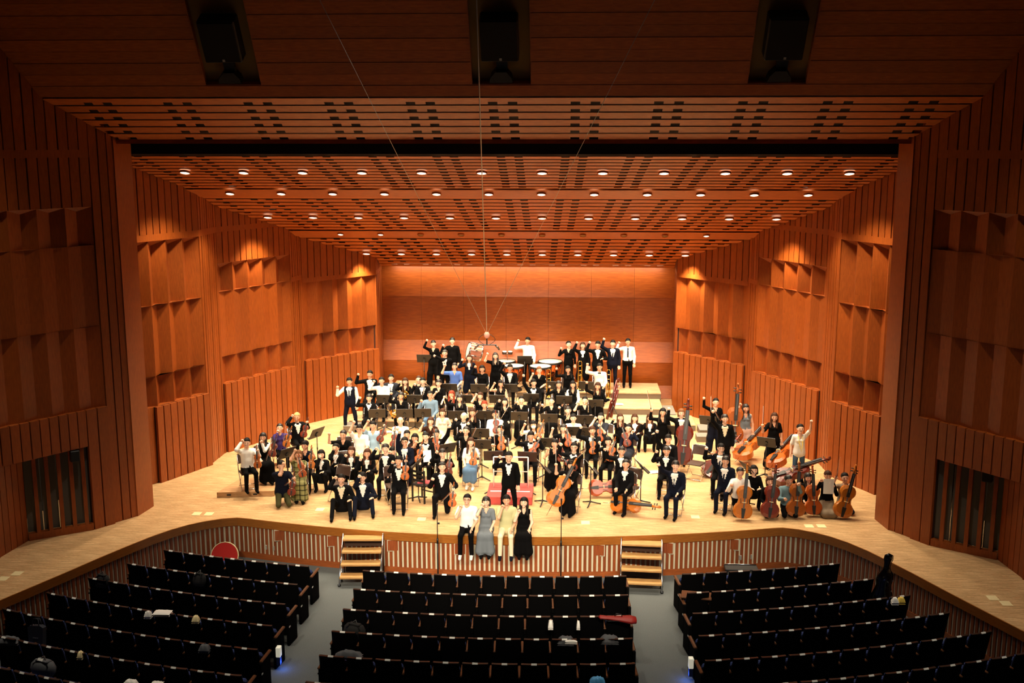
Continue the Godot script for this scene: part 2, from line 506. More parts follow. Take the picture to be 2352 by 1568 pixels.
func build_stage() -> void:
	var half := lip_points()
	var line := PackedVector2Array()
	for i in range(half.size() - 1, 0, -1):
		line.append(Vector2(-half[i].x, half[i].y))
	line.append_array(half)
	var f := structure("floor")
	var poly := line.duplicate()
	poly.append(Vector2(16.0, 9.9))
	poly.append(Vector2(16.0, -0.2))
	poly.append(Vector2(11.4, -0.2))
	poly.append(Vector2(11.4, -14.0))
	poly.append(Vector2(-11.4, -14.0))
	poly.append(Vector2(-11.4, -0.2))
	poly.append(Vector2(-16.0, -0.2))
	poly.append(Vector2(-16.0, 9.9))
	var st := tool()
	add_prism(st, poly, -0.03, 0.0, Transform3D(Basis(Vector3.RIGHT, Vector3(0, 0, 1), Vector3.UP), Vector3.ZERO))
	part("boards", done(st), mats.floor, f)
	# nosing, backing strip, base board
	var tr := structure("trim_1")
	for k in [[-0.003, -0.20, 0.02, "nosing", "nosing"], [-0.20, -0.86, -0.03, "backing_strip", "grey_strip"], [-0.86, -1.0, 0.005, "base_board", "base_wood"]]:
		st = tool()
		var n := line.size()
		for i in n - 1:
			var a := out_at(line, i, k[2])
			var b := out_at(line, i + 1, k[2])
			var a2 := out_at(line, i, -0.25)
			var b2 := out_at(line, i + 1, -0.25)
			quad(st, Vector3(a.x, k[0], a.y), Vector3(b.x, k[0], b.y), Vector3(b.x, k[1], b.y), Vector3(a.x, k[1], a.y))
			quad(st, Vector3(a2.x, k[0], a2.y), Vector3(b2.x, k[0], b2.y), Vector3(b.x, k[0], b.y), Vector3(a.x, k[0], a.y))
			quad(st, Vector3(a2.x, k[1], a2.y), Vector3(a.x, k[1], a.y), Vector3(b.x, k[1], b.y), Vector3(b2.x, k[1], b2.y))
		part(k[3], done(st), mats[k[4]], tr)
	# upright boards of the stage front
	var m := box(0.066, 0.66, 0.04)
	for s in [-1, 1]:
		var run := 0.0565
		var acc := 0.0
		for i in half.size() - 1:
			var a := half[i]
			var b := half[i + 1]
			var l := a.distance_to(b)
			while run <= acc + l:
				var p := a.lerp(b, (run - acc) / l)
				if p.y > 6.2:
					break
				var nrm := Vector2(-(b - a).y, (b - a).x).normalized()
				p -= nrm * 0.025
				part("stripe_board", m, mats["stripe%d" % (int(run * 31) % 2)], tr, Transform3D(Basis(Vector3.UP, atan2(nrm.x, nrm.y) * s), Vector3(p.x * s, -0.53, p.y)))
				run += 0.113
			acc += l
	# small square covers and sockets let into the front
	for x in [-5.40, -4.06, -2.60, -1.02, 2.18, 3.77, 5.32]:
		part("square_cover", soft_box(0.24, 0.25, 0.04, 0.006), mats.stripe0, tr, Transform3D(Basis(Vector3.UP, -0.045 * x), Vector3(x, -0.34, 0.40 - 0.0225 * x * x - 0.02)))
		part("cover_frame", box(0.27, 0.28, 0.03), mats.grey_strip, tr, Transform3D(Basis(Vector3.UP, -0.045 * x), Vector3(x, -0.34, 0.40 - 0.0225 * x * x - 0.025)))
	for x in [-5.75, -5.55, 5.50, 5.75]:
		part("socket", soft_box(0.07, 0.12, 0.03, 0.006), mats.wire, tr, Transform3D(Basis(Vector3.UP, -0.045 * x), Vector3(x, -0.68, 0.40 - 0.0225 * x * x - 0.02)))
	var hn := 0
	for p in [[-7.55, -0.71], [-7.25, -0.72], [-2.04, -0.63], [1.88, -0.59], [4.53, -1.12], [-4.63, -1.17], [7.13, -0.63], [7.42, -0.65], [-10.2, 3.37], [-10.05, 3.09], [9.87, 3.27], [10.03, 3.52]]:
		part("floor_hatch", box(0.20, 0.008, 0.22), mats.hatch, f, at(p[0], 0.004, p[1]))

func out_at(line: PackedVector2Array, i: int, off: float) -> Vector2:
	var a := line[maxi(0, i - 1)]
	var b := line[mini(line.size() - 1, i + 1)]
	return line[i] + Vector2(-(b - a).y, (b - a).x).normalized() * off

# ---------------------------------------------------------------- ceilings of slats, lamps
func slat(y_width: float, x0: float, x1: float, pitch: float, thick: float, nw := 0.20) -> ArrayMesh:
	var p := PackedVector2Array([Vector2(x0, 0), Vector2(x1, 0), Vector2(x1, y_width)])
	var k := floori(x1 / pitch) + 1
	while k * pitch > x0 - pitch:
		for side in [0.21, -0.21]:
			var c: float = k * pitch + side
			if c < x1 - 0.2 and c > x0 + 0.2:
				p.append(Vector2(c + nw * 0.5, y_width))
				p.append(Vector2(c + nw * 0.5, y_width * 0.60))
				p.append(Vector2(c - nw * 0.5, y_width * 0.60))
				p.append(Vector2(c - nw * 0.5, y_width))
		k -= 1
	p.append(Vector2(x0, y_width))
	return prism_mesh(p, 0.0, thick)

func wall_x(z: float) -> float:
	var p := [Vector2(9.84, -2.0), Vector2(8.55, -4.75), Vector2(8.49, -5.96), Vector2(7.1, -8.6), Vector2(6.95, -9.35), Vector2(5.0, -11.6), Vector2(5.05, -13.3)]
	for i in p.size() - 1:
		if z <= p[i].y and z >= p[i + 1].y:
			return lerpf(p[i].x, p[i + 1].x, (z - p[i].y) / (p[i + 1].y - p[i].y))
	return p[0].x

func slat_field(parent: Node3D, z0: float, y0: float, z1: float, y1: float, n: int, fill: float, wide := -1.0) -> void:
	var dz := z1 - z0
	var dy := y1 - y0
	var len := sqrt(dz * dz + dy * dy)
	var step := len / n
	for i in n:
		var t := (i + 0.5) / n
		var z := z0 + dz * t
		var y := y0 + dy * t
		var hw := (wall_x(z) - 0.02) if wide < 0 else wide
		var pitch := 1.494 + (1.149 - 1.494) * (z + 3.05) / (-10.9 + 3.05)
		if wide > 0:
			pitch = 1.74
		var bas := Basis(Vector3.RIGHT, Vector3(0, -dy, -dz).normalized(), Vector3(0, -dz, dy).normalized() * -1.0)
		bas.z = bas.x.cross(bas.y)
		part("slat", slat(step * fill, -hw, hw, pitch, 0.012), mats["beam%d" % ((i * 4 + n) % 3)], parent, Transform3D(bas, Vector3(0, y, z) - bas.y * step * fill * 0.5))
	var hb := maxf(wall_x(z0), wall_x(z1)) if wide < 0 else wide
	var mid := Vector3(0, (y0 + y1) * 0.5, (z0 + z1) * 0.5)
	var b2 := Basis(Vector3.RIGHT, Vector3(0, dy, dz).normalized(), Vector3.RIGHT.cross(Vector3(0, dy, dz).normalized()))
	var up := b2.z if b2.z.y > 0 else -b2.z
	part("ceiling_back", box(hb * 2.0, len, 0.04), mats.joint, parent, Transform3D(b2, mid + up * 0.17))

func downlight(x: float, y: float, z: float, slope: float, r: float, lit := true, energy := 1.0) -> void:
	var n: int = lamp_count
	lamp_count += 1
	var t := thing("ceiling_downlight", "round downlight, %s from the left in the %s lamp row of the stage ceiling" % [ordinal(lamp_in_row), lamp_row], "light", Transform3D(Basis(Vector3.RIGHT, -slope), Vector3(x, y, z) + Vector3(0, -0.05, 0.02)), "downlights in the stage ceiling")
	part("trim_ring", ring_mesh(r * 1.12, r * 0.98, 0.05), mats.beam1, t)
	part("lens", disc_mesh(r), mats.lamp_glow if lit else mats.niche, t)
	lamp_in_row += 1
	if lit:
		var l := SpotLight3D.new()
		l.name = "lamp_light_%03d" % n
		l.light_color = LAMP_COLOR
		l.light_energy = LAMP_ENERGY * energy
		l.light_size = r
		l.spot_angle = 47.0
		l.spot_angle_attenuation = 0.7
		l.spot_range = 40.0
		l.spot_attenuation = 2.0
		l.shadow_enabled = true
		l.position = Vector3(x, y - 0.14, z + 0.05)
		l.rotation_degrees = Vector3(-90, 0, 0)
		add_child(l)

var lamp_count := 0
var lamp_in_row := 0
var lamp_row := ""

func ring_mesh(r1: float, r0: float, h: float) -> ArrayMesh:
	var k := "ring%.3f" % r1
	if not boxes.has(k):
		boxes[k] = lathe_mesh([[r0, 0.02], [r0, -h * 0.5], [r1, -h * 0.5], [r1, 0.03]], 20)
	return boxes[k]

func disc_mesh(r: float) -> ArrayMesh:
	var k := "disc%.3f" % r
	if not boxes.has(k):
		boxes[k] = lathe_mesh([[0.0, -0.020], [r * 0.6, -0.017], [r, 0.0], [r, 0.02], [0.0, 0.02]], 20)
	return boxes[k]

const ORD := ["first", "second", "third", "fourth", "fifth", "sixth", "seventh", "eighth", "ninth", "tenth", "eleventh", "twelfth", "thirteenth", "fourteenth", "fifteenth", "sixteenth"]
func ordinal(i: int) -> String:
	return ORD[i]

func build_ceiling() -> void:
	var c := structure("ceiling")
	slat_field(c, -2.0, 8.57, -4.42, 7.70, 11, 0.73)
	slat_field(c, -4.90, 7.50, -8.62, 6.28, 11, 0.76)
	slat_field(c, -9.02, 6.10, -12.75, 4.70, 10, 0.76)
	for k in [[-4.40, 7.66, -4.93, 7.44, 8.75], [-8.60, 6.24, -9.05, 6.04, 7.15]]:
		var st := tool()
		quad(st, Vector3(-k[4], k[1], k[0]), Vector3(k[4], k[1], k[0]), Vector3(k[4], k[3], k[2]), Vector3(-k[4], k[3], k[2]))
		quad(st, Vector3(-k[4], k[1] + 0.1, k[0]), Vector3(-k[4], k[3] + 0.1, k[2]), Vector3(k[4], k[3] + 0.1, k[2]), Vector3(k[4], k[1] + 0.1, k[0]))
		part("lamp_strip", done(st), mats.beam1, c)
	part("front_edge", box(19.0, 0.9, 0.08), mats.pit, c, at(0, 9.06, -1.98))
	part("border_pelmet", box(18.0, 0.7, 0.06), mats.pit, c, at(0, 9.30, -1.25))
	# wall washers hidden between the last slat and the back wall
	var wash := thing("wall_washer", "hidden strip lamp over the back wall behind the last slat", "light", at(0, 4.80, -12.95))
	part("housing", box(9.6, 0.08, 0.16), mats.pit, wash, at(0, 0.06, 0))
	part("strip_lens", box(9.4, 0.02, 0.08), mats.lamp_glow, wash, at(0, 0.0, 0))
	var al := AreaLight3D.new()
	al.name = "wall_washer_light"
	al.light_color = LAMP_COLOR
	al.light_energy = WASH_ENERGY
	al.area_size = Vector2(9.4, 0.08)
	al.area_range = 20.0
	al.shadow_enabled = true
	al.position = Vector3(0, 4.77, -12.95)
	al.rotation_degrees = Vector3(-90, 0, 0)
	add_child(al)
	# spotlights in the hall ceiling, aimed at the stage
	for i in 8:
		var fx := (i - 3.5) * 2.1
		var fp := Vector3(fx * 0.8, 12.6, 20.0)
		var aim := Vector3(fx * 0.28, 0.0, -3.8)
		var fs := thing("hall_spotlight", "hall ceiling spotlight aimed at the stage, %s from the left" % ordinal(i), "light", Transform3D(Basis.looking_at(aim - fp), fp), "hall spotlights")
		part("can", lathe_mesh([[0.10, 0.0], [0.11, 0.0], [0.11, 0.30], [0.0, 0.34]], 14), mats.black, fs, Transform3D(Basis(Vector3.RIGHT, PI * 0.5), Vector3.ZERO))
		part("lens", disc_mesh(0.10), mats.lamp_glow, fs, Transform3D(Basis(Vector3.RIGHT, PI * 0.5), Vector3(0, 0, 0.05)))
		var sl := SpotLight3D.new()
		sl.name = "hall_spotlight_light_%03d" % i
		sl.light_color = FRONT_COLOR
		sl.light_energy = FRONT_ENERGY
		sl.light_size = 0.1
		sl.spot_angle = 15.0
		sl.spot_angle_attenuation = 0.8
		sl.spot_range = 50.0
		sl.spot_attenuation = 2.0
		sl.shadow_enabled = true
		add_child(sl)
		sl.transform = Transform3D(Basis.looking_at(aim - fp), fp + (aim - fp).normalized() * 0.12)
	# weak house lamps straight above the front rows
	for i in 6:
		var hp := Vector3((i - 2.5) * 4.2, 13.5, 4.6)
		var hl := thing("house_downlight", "dimmed house downlight above the front seats, %s from the left" % ordinal(i), "light", at(hp.x, hp.y, hp.z), "house downlights")
		part("trim_ring", ring_mesh(0.14, 0.122, 0.05), mats.beam1, hl)
		part("lens", disc_mesh(0.125), mats.lamp_glow, hl)
		var dl := SpotLight3D.new()
		dl.name = "house_downlight_light_%03d" % i
		dl.light_color = HOUSE_COLOR
		dl.light_energy = HOUSE_ENERGY
		dl.light_size = 0.12
		dl.spot_angle = 34.0
		dl.spot_angle_attenuation = 1.0
		dl.spot_range = 40.0
		dl.spot_attenuation = 2.0
		dl.shadow_enabled = true
		dl.position = hp + Vector3(0, -0.09, 0)
		dl.rotation_degrees = Vector3(-90, 0, 0)
		add_child(dl)
	# lamps
	lamp_row = "front"
	lamp_in_row = 0
	for i in 12:
		downlight((i - 5.5) * 1.494, 8.185, -3.05, 0.35, 0.125)
	lamp_row = "second"
	lamp_in_row = 0
	for i in 12:
		downlight((i - 5.5) * 1.383, 7.59, -4.66, 0.39, 0.115, true, 0.7)
	lamp_row = "third"
	lamp_in_row = 0
	for i in 12:
		downlight((i - 5.5) * 1.32, 6.81, -6.95, 0.32, 0.125)
	lamp_row = "fourth"
	lamp_in_row = 0
	for i in 10:
		downlight((i - 4.5) * 1.235, 6.17, -8.83, 0.42, 0.09, i == 0 or i == 1 or i == 9, 0.6)
	lamp_row = "rearmost"
	lamp_in_row = 0
	for i in 10:
		downlight((i - 4.5) * 1.149, 5.37, -10.9, 0.36, 0.125)
	# sloping soffit over the stage edge and the dark one above it
	var p := structure("ceiling_front")
	slat_field(p, -0.62, 8.93, 0.85, 9.80, 6, 0.82, 9.85)
	part("soffit_edge", box(18.2, 0.10, 0.10), mats.beam1, p, at(0, 8.90, -0.66))
	var q0 := Vector3(0, 9.82, 0.86)
	var up := Vector3(0, 1.52, 1.0).normalized()
	var nrm := Vector3(0, -1.0, 1.52).normalized()
	var bas := Basis(Vector3.RIGHT, up, Vector3.RIGHT.cross(up))
	var cuts := [[-6.22, -5.02], [-0.62, 0.62], [5.02, 6.22]]
	for i in 13:
		var y0 := i * 0.265
		var edges := [-10.0 - i * 0.11, 10.0 + i * 0.11]
		var xs := []
		if i < 1:
			xs = [edges]
		else:
			xs = [[edges[0], cuts[0][0]], [cuts[0][1], cuts[1][0]], [cuts[1][1], cuts[2][0]], [cuts[2][1], edges[1]]]
		for x in xs:
			part("plank", box(x[1] - x[0], 0.257, 0.04), mats["beam%d" % ((i * 2) % 3)], p, Transform3D(bas, q0 + up * (y0 + 0.13) + Vector3((x[0] + x[1]) * 0.5, 0, 0) - nrm * (0.02 + 0.006 * (i % 2))))
	part("ceiling_back", box(25.0, 3.6, 0.06), mats.niche, p, Transform3D(bas, q0 + up * 1.8 - nrm * 0.17))
	for k in 3:
		var x: float = (cuts[k][0] + cuts[k][1]) * 0.5
		for e in [cuts[k][0], cuts[k][1]]:
			part("niche_side", box(0.03, 3.2, 0.16), mats.beam2, p, Transform3D(bas, q0 + up * 1.86 + Vector3(e, 0, 0) - nrm * 0.09))
		part("niche_foot", box(1.24, 0.03, 0.16), mats.beam2, p, Transform3D(bas, q0 + up * 0.27 + Vector3(x, 0, 0) - nrm * 0.09))
		var sp := thing("ceiling_loudspeaker", "large black loudspeaker in the %s recess of the dark upper ceiling" % ["left", "middle", "right"][k], "speaker", Transform3D(bas, q0 + up * 1.28 + Vector3(x, 0, 0) + nrm * 0.06), "loudspeakers in the ceiling")
		var cab := part("cabinet", soft_box(0.76, 0.92, 0.36, 0.03), mats.black, sp, at(0, 0.10, 0))
		part("grille", soft_box(0.72, 0.86, 0.04, 0.01), mats.black_cloth, cab, at(0, 0, 0.19))
		part("badge", box(0.05, 0.05, 0.01), mats.wire, cab, at(0.02, -0.38, 0.215))
		part("bracket", box(0.22, 0.30, 0.12), mats.black, sp, at(0.03, -0.50, -0.02))
		part("lower_horn", prism_mesh(PackedVector2Array([Vector2(-0.24, -0.86), Vector2(0.24, -0.86), Vector2(0.22, -0.76), Vector2(0.12, -0.62), Vector2(-0.10, -0.62), Vector2(-0.20, -0.74)]), -0.10, 0.12), mats.black, sp)

# ---------------------------------------------------------------- auditorium seats
func on_screen(p: Vector3) -> bool:
	var b := Basis.from_euler(Vector3(deg_to_rad(-10.5), deg_to_rad(3.0), 0))
	var v := b.inverse() * (p - Vector3(1.40, 8.85, 23.6))
	if v.z > -0.5:
		return false
	return absf(v.x / -v.z) < 1190.0 / 2450.0 and absf(v.y / -v.z) < 800.0 / 2450.0

func make_seat() -> Array:
	# seen from behind: tapering shell that leans back, wooden rim, number plate, blue upholstery in front
	var out := []
	var st := tool(true)
	var rows := 6
	var cols := 6
	var g := []
	for j in rows + 1:
		var t := float(j) / rows
		var w := lerpf(0.525, 0.455, t)
		var r := []
		for i in cols + 1:
			var s := (float(i) / cols - 0.5) * 2.0
			var y := 0.13 + 0.74 * t + (-0.012 * s * s if j == rows else 0.0)
			r.append(Vector3(s * w * 0.5, y, -0.19 + 0.18 * t - 0.035 * s * s))
		g.append(r)
	for back in [0, 1]:
		for j in rows:
			for i in cols:
				var o := Vector3(0, 0, -0.035 * back)
				if back == 0:
					quad(st, g[j][i] + o, g[j + 1][i] + o, g[j + 1][i + 1] + o, g[j][i + 1] + o)
				else:
					quad(st, g[j][i] + o, g[j][i + 1] + o, g[j + 1][i + 1] + o, g[j + 1][i] + o)
	var o2 := Vector3(0, 0, -0.035)
	for j in rows:
		quad(st, g[j][0], g[j][0] + o2, g[j + 1][0] + o2, g[j + 1][0])
		quad(st, g[j][cols], g[j + 1][cols], g[j + 1][cols] + o2, g[j][cols] + o2)
	out.append(["back_shell", done(st), "seat_shell"])
	st = tool()
	for i in cols:
		var a: Vector3 = g[rows][i] + Vector3(0, 0, 0.006)
		var b: Vector3 = g[rows][i + 1] + Vector3(0, 0, 0.006)
		var u := Vector3(0, 0.012, 0)
		var q := Vector3(0, 0, -0.05)
		quad(st, a, a + u, b + u, b)
		quad(st, a + u, a + u + q, b + u + q, b + u)
		quad(st, a + q, b + q, b + q + u, a + q + u)
	out.append(["top_rim", done(st), "seat_rim"])
	out.append(["number_plate", soft_box(0.10, 0.036, 0.012, 0.003), "plate", Transform3D(Basis(Vector3.RIGHT, -0.7), Vector3(0, 0.887, -0.008))])
	out.append(["back_cushion", soft_box(0.43, 0.46, 0.07, 0.025), "seat_cloth", Transform3D(Basis(Vector3.RIGHT, 0.24), Vector3(0, 0.62, -0.16))])
	out.append(["seat_cushion", soft_box(0.45, 0.10, 0.44, 0.03), "seat_cloth", Transform3D(Basis(Vector3.RIGHT, -0.9), Vector3(0, 0.52, -0.36))])
	out.append(["seat_pan", soft_box(0.43, 0.03, 0.42, 0.01), "seat_shell", Transform3D(Basis(Vector3.RIGHT, -0.9), Vector3(0, 0.475, -0.42))])
	out.append(["armrest", soft_box(0.05, 0.035, 0.40, 0.012), "armwood", Transform3D(Basis(Vector3.RIGHT, 0.06), Vector3(-0.26, 0.60, -0.28))])
	out.append(["standard", soft_box(0.035, 0.58, 0.22, 0.01), "seat_shell", at(-0.26, 0.29, -0.22)])
	out.append(["bolt", soft_box(0.03, 0.03, 0.03, 0.008), "seat_shell", at(-0.26, 0.50, -0.08)])
	return out

func build_seats() -> void:
	var shape := make_seat()
	var tall := soft_box(0.06, 0.62, 0.40, 0.015)
	var arm := soft_box(0.065, 0.04, 0.42, 0.014)
	var radius := 25.7
	for block in 3:
		var side := ["left", "middle", "right"][block] as String
		var count: int = [8, 6, 7][block]
		for i in count:
			var n := 11 if block == 1 else 7 + i
			for k in n:
				var x: float
				if block == 0:
					x = -4.37 - k * 0.508
				elif block == 1:
					x = -2.70 - 0.012 * i + k * 0.518
				else:
					x = 4.13 + k * 0.508
				var xc := x + 0.115
				var ang := asin(xc / radius)
				var z := 2.44 + 0.965 * i - xc * xc / (2.0 * radius)
				if not on_screen(Vector3(x, -0.16, z)):
					continue
				var where: String
				if block == 1:
					where = "%s from the left" % ordinal(k)
				else:
					where = "%s from the aisle" % ordinal(k)
				var t := thing("auditorium_seat", "dark folding seat in the %s row of the %s block, %s" % [ordinal(i), side, where], "seat", Transform3D(Basis(Vector3.UP, ang), Vector3(x, -1.0, z)), "auditorium seats")
				var shell: Node3D = null
				for s in shape:
					var o := part(s[0], s[1], mats[s[2]], shell if s[0] in ["top_rim", "number_plate"] else t, s[3] if s.size() > 3 else Transform3D())
					if s[0] == "back_shell":
						shell = o
				var e := 0.0
				if block == 0 and k == 0:
					e = 0.275
				elif block == 2 and k == 0:
					e = -0.275
				elif block == 1 and k == n - 1:
					e = 0.26
				if e != 0.0:
					part("end_panel", tall, mats.seat_shell, t, at(e, 0.31, -0.22))
					part("end_armrest", arm, mats.armwood, t, Transform3D(Basis(Vector3.RIGHT, 0.10), Vector3(e, 0.64, -0.27)))
					if block != 1:
						part("row_plate", box(0.004, 0.03, 0.06), mats.plate, t, at(e + signf(e) * 0.032, 0.40, -0.06))

# ---------------------------------------------------------------- risers, podium, stairs
func build_risers() -> void:
	var names := ["lowest", "middle", "topmost"]
	var spec := [[-5.5, 5.45, -9.0, -10.2, 0.2], [-4.75, 4.53, -10.2, -11.58, 0.4], [-4.62, 4.58, -11.58, -13.12, 0.6]]
	for i in 3:
		var s: Array = spec[i]
		var n := 6
		var w: float = (s[1] - s[0]) / n
		var d: float = s[2] - s[3]
		for k in n:
			var t := thing("stage_riser", "wood-topped orchestra riser unit, %s from the left on the %s level" % [ordinal(k), names[i]], "riser", at(s[0] + (k + 0.5) * w, 0, (s[2] + s[3]) * 0.5), "orchestra risers")
			part("deck", box(w - 0.006, 0.03, d), mats.riser_top, t, at(0, s[4] - 0.015, 0))
			part("skirt", box(w - 0.004, s[4] - 0.03, d - 0.02), mats.riser_side, t, at(0, (s[4] - 0.03) * 0.5, 0))
	for p in [[4.79, -10.9, 0.36, 1.2, 0.2, "beside the top riser"], [5.75, -8.75, 0.5, 0.7, 0.2, "at the right end of the low riser"], [5.55, -7.95, 0.42, 0.45, 0.18, "in front of the low riser's right end"], [-5.3, -8.55, 0.5, 0.5, 0.2, "at the left end of the low riser"]]:
		var t := thing("step_box", "grey carpeted step box %s" % p[5], "step", at(p[0], 0, p[1]))
		part("top", box(p[2], 0.02, p[3]), mats.step_grey, t, at(0, p[4] - 0.01, 0))
		part("box_side", box(p[2] - 0.01, p[4] - 0.02, p[3] - 0.01), mats.riser_side, t, at(0, (p[4] - 0.02) * 0.5, 0))
	# low platform under the left violins
	var st := tool()
	add_prism(st, PackedVector2Array([Vector2(-7.45, -1.92), Vector2(-6.05, -2.12), Vector2(-5.80, -2.70), Vector2(-5.4, -4.6), Vector2(-6.9, -4.5)]), 0.0, 0.14, Transform3D(Basis(Vector3.RIGHT, Vector3(0, 0, 1), Vector3.UP), Vector3.ZERO))
	var pf := thing("low_platform", "low angled wooden platform under the leftmost violinists", "platform")
	part("deck", done(st), mats.platform, pf)
	for q in [[-7.15, -1.95], [-6.5, -2.05]]:
		part("hand_slot", box(0.10, 0.035, 0.03), mats.black, pf, Transform3D(Basis(Vector3.UP, 0.14), Vector3(q[0], 0.07, q[1])))
	# podium with a white rail
	var po := thing("conductor_podium", "red carpeted podium with a white rail behind the conductor", "podium", at(0.0, 0, -2.35))
	part("deck", soft_box(1.14, 0.20, 1.15, 0.01), mats.podium_red, po, at(0, 0.10, 0))
	part("edge_strip", box(1.0, 0.02, 0.04), mats.white, po, at(0, 0.205, 0.15))
	for x in [-0.44, 0.44]:
		part("rail_post", tube_mesh([Vector3(x, 0.2, -0.2), Vector3(x, 1.0, -0.2)], 0.018), mats.white, po)
	part("rail", tube_mesh([Vector3(-0.44, 1.0, -0.2), Vector3(0.44, 1.0, -0.2)], 0.018), mats.white, po)
	part("rail", tube_mesh([Vector3(-0.44, 0.62, -0.2), Vector3(0.44, 0.62, -0.2)], 0.014), mats.white, po)
	# steps from the hall up to the stage
	for s in 2:
		var cx: float = [-3.29, 3.16][s]
		var t := thing("stage_steps", "portable wooden steps up to the stage, %s of the four people on the edge" % ["left", "right"][s], "stairs", Transform3D(Basis(Vector3.UP, [0.06, -0.06][s]), Vector3(cx, -1.0, 0.16)), "portable steps")
		for k in 4:
			part("tread", soft_box(0.90, 0.05, 0.27, 0.008), mats.step, t, at(0, 0.20 + k * 0.225, 0.80 - k * 0.20))
		for x in [-0.46, 0.46]:
			part("side_rail", tube_mesh([Vector3(x, 0.03, 0.95), Vector3(x, 0.96, 0.12)], 0.02), mats.chrome, t)
			part("side_rail", tube_mesh([Vector3(x, 0.03, 0.72), Vector3(x, 0.86, 0.02)], 0.016), mats.chrome, t)
			part("back_leg", tube_mesh([Vector3(x, 0.0, 0.14), Vector3(x, 0.92, 0.12)], 0.018), mats.chair_brown, t)
			for z in [0.92, 0.62]:
				part("caster", lathe_mesh([[0.0, 0.0], [0.035, 0.01], [0.035, 0.05], [0.0, 0.06]], 8), mats.black, t, at(x, 0.0, z))
			for k in 3:
				part("brace", tube_mesh([Vector3(x, 0.20 + k * 0.225, 0.78 - k * 0.2), Vector3(x, 0.02 + k * 0.30, 0.2)], 0.008, 5), mats.chrome, t)
		for k in 2:
			part("back_board", box(0.86, 0.16, 0.02), mats.chair_brown, t, at(0, 0.12 + k * 0.62, 0.13))

# ---------------------------------------------------------------- furniture
func make_stand() -> Array:
	var out := []
	var st := tool()
	add_box(st, Vector3(0, 0, 0), Vector3(0.50, 0.34, 0.012))
	out.append(["desk", done(st), "stand", "tilt"])
	st = tool()
	add_box(st, Vector3(0, -0.165, -0.035), Vector3(0.50, 0.012, 0.07))
	out.append(["ledge", done(st), "stand", "tilt"])
	st = tool()
	add_prism(st, PackedVector2Array([Vector2(-0.03, -0.09), Vector2(0.03, -0.09), Vector2(0.045, -0.02), Vector2(0.02, 0.03), Vector2(-0.02, 0.03), Vector2(-0.045, -0.02)]), 0.006, 0.03)
	out.append(["desk_bracket", done(st), "black", "tilt"])
	return out

func ray_floor(p: Vector3) -> Vector3:
	return p

func music_stand(x: float, y: float, z: float, yaw: float, label: String, h := 1.0, tilt := 0.42, sheet := false, group := "music stands") -> void:
	if not boxes.has("stand"):
		boxes["stand"] = make_stand()
		var st := tool(true)
		for k in 3:
			var a := TAU * k / 3.0 + 0.5
			add_tube(st, PackedVector3Array([Vector3(0, 0.09, 0), Vector3(cos(a) * 0.14, 0.045, sin(a) * 0.14), Vector3(cos(a) * 0.27, 0.012, sin(a) * 0.27)]), 0.022, 5, 0.014)
		boxes["stand_base"] = done(st)
	var t := thing("music_stand", label, "music stand", Transform3D(Basis(Vector3.UP, yaw), Vector3(x, y, z)), group)
	part("tripod_base", boxes["stand_base"], mats.stand, t)
	part("pole", tube_mesh([Vector3(0, 0.05, 0), Vector3(0, h - 0.06, 0)], 0.013), mats.stand, t)
	part("collar", tube_mesh([Vector3(0, h * 0.52, 0), Vector3(0, h * 0.52 + 0.06, 0)], 0.02), mats.black, t)
	var desk: Node3D = null
	for s in boxes["stand"]:
		if desk == null:
			desk = part(s[0], s[1], mats[s[2]], t, Transform3D(Basis(Vector3.RIGHT, tilt), Vector3(0, h, 0)))
		else:
			part(s[0], s[1], mats[s[2]], desk)
	if sheet:
		var u := thing("sheet_music", label.replace("music stand", "sheet music on the music stand"), "paper", Transform3D(Basis(Vector3.UP, yaw), Vector3(x, y, z)) * Transform3D(Basis(Vector3.RIGHT, tilt), Vector3(0, h, 0)))
		part("page", box(0.21, 0.29, 0.003), mats.paper, u, at(-0.107, 0.0, -0.012))
		part("page", box(0.21, 0.29, 0.003), mats.paper, u, at(0.107, 0.0, -0.012))

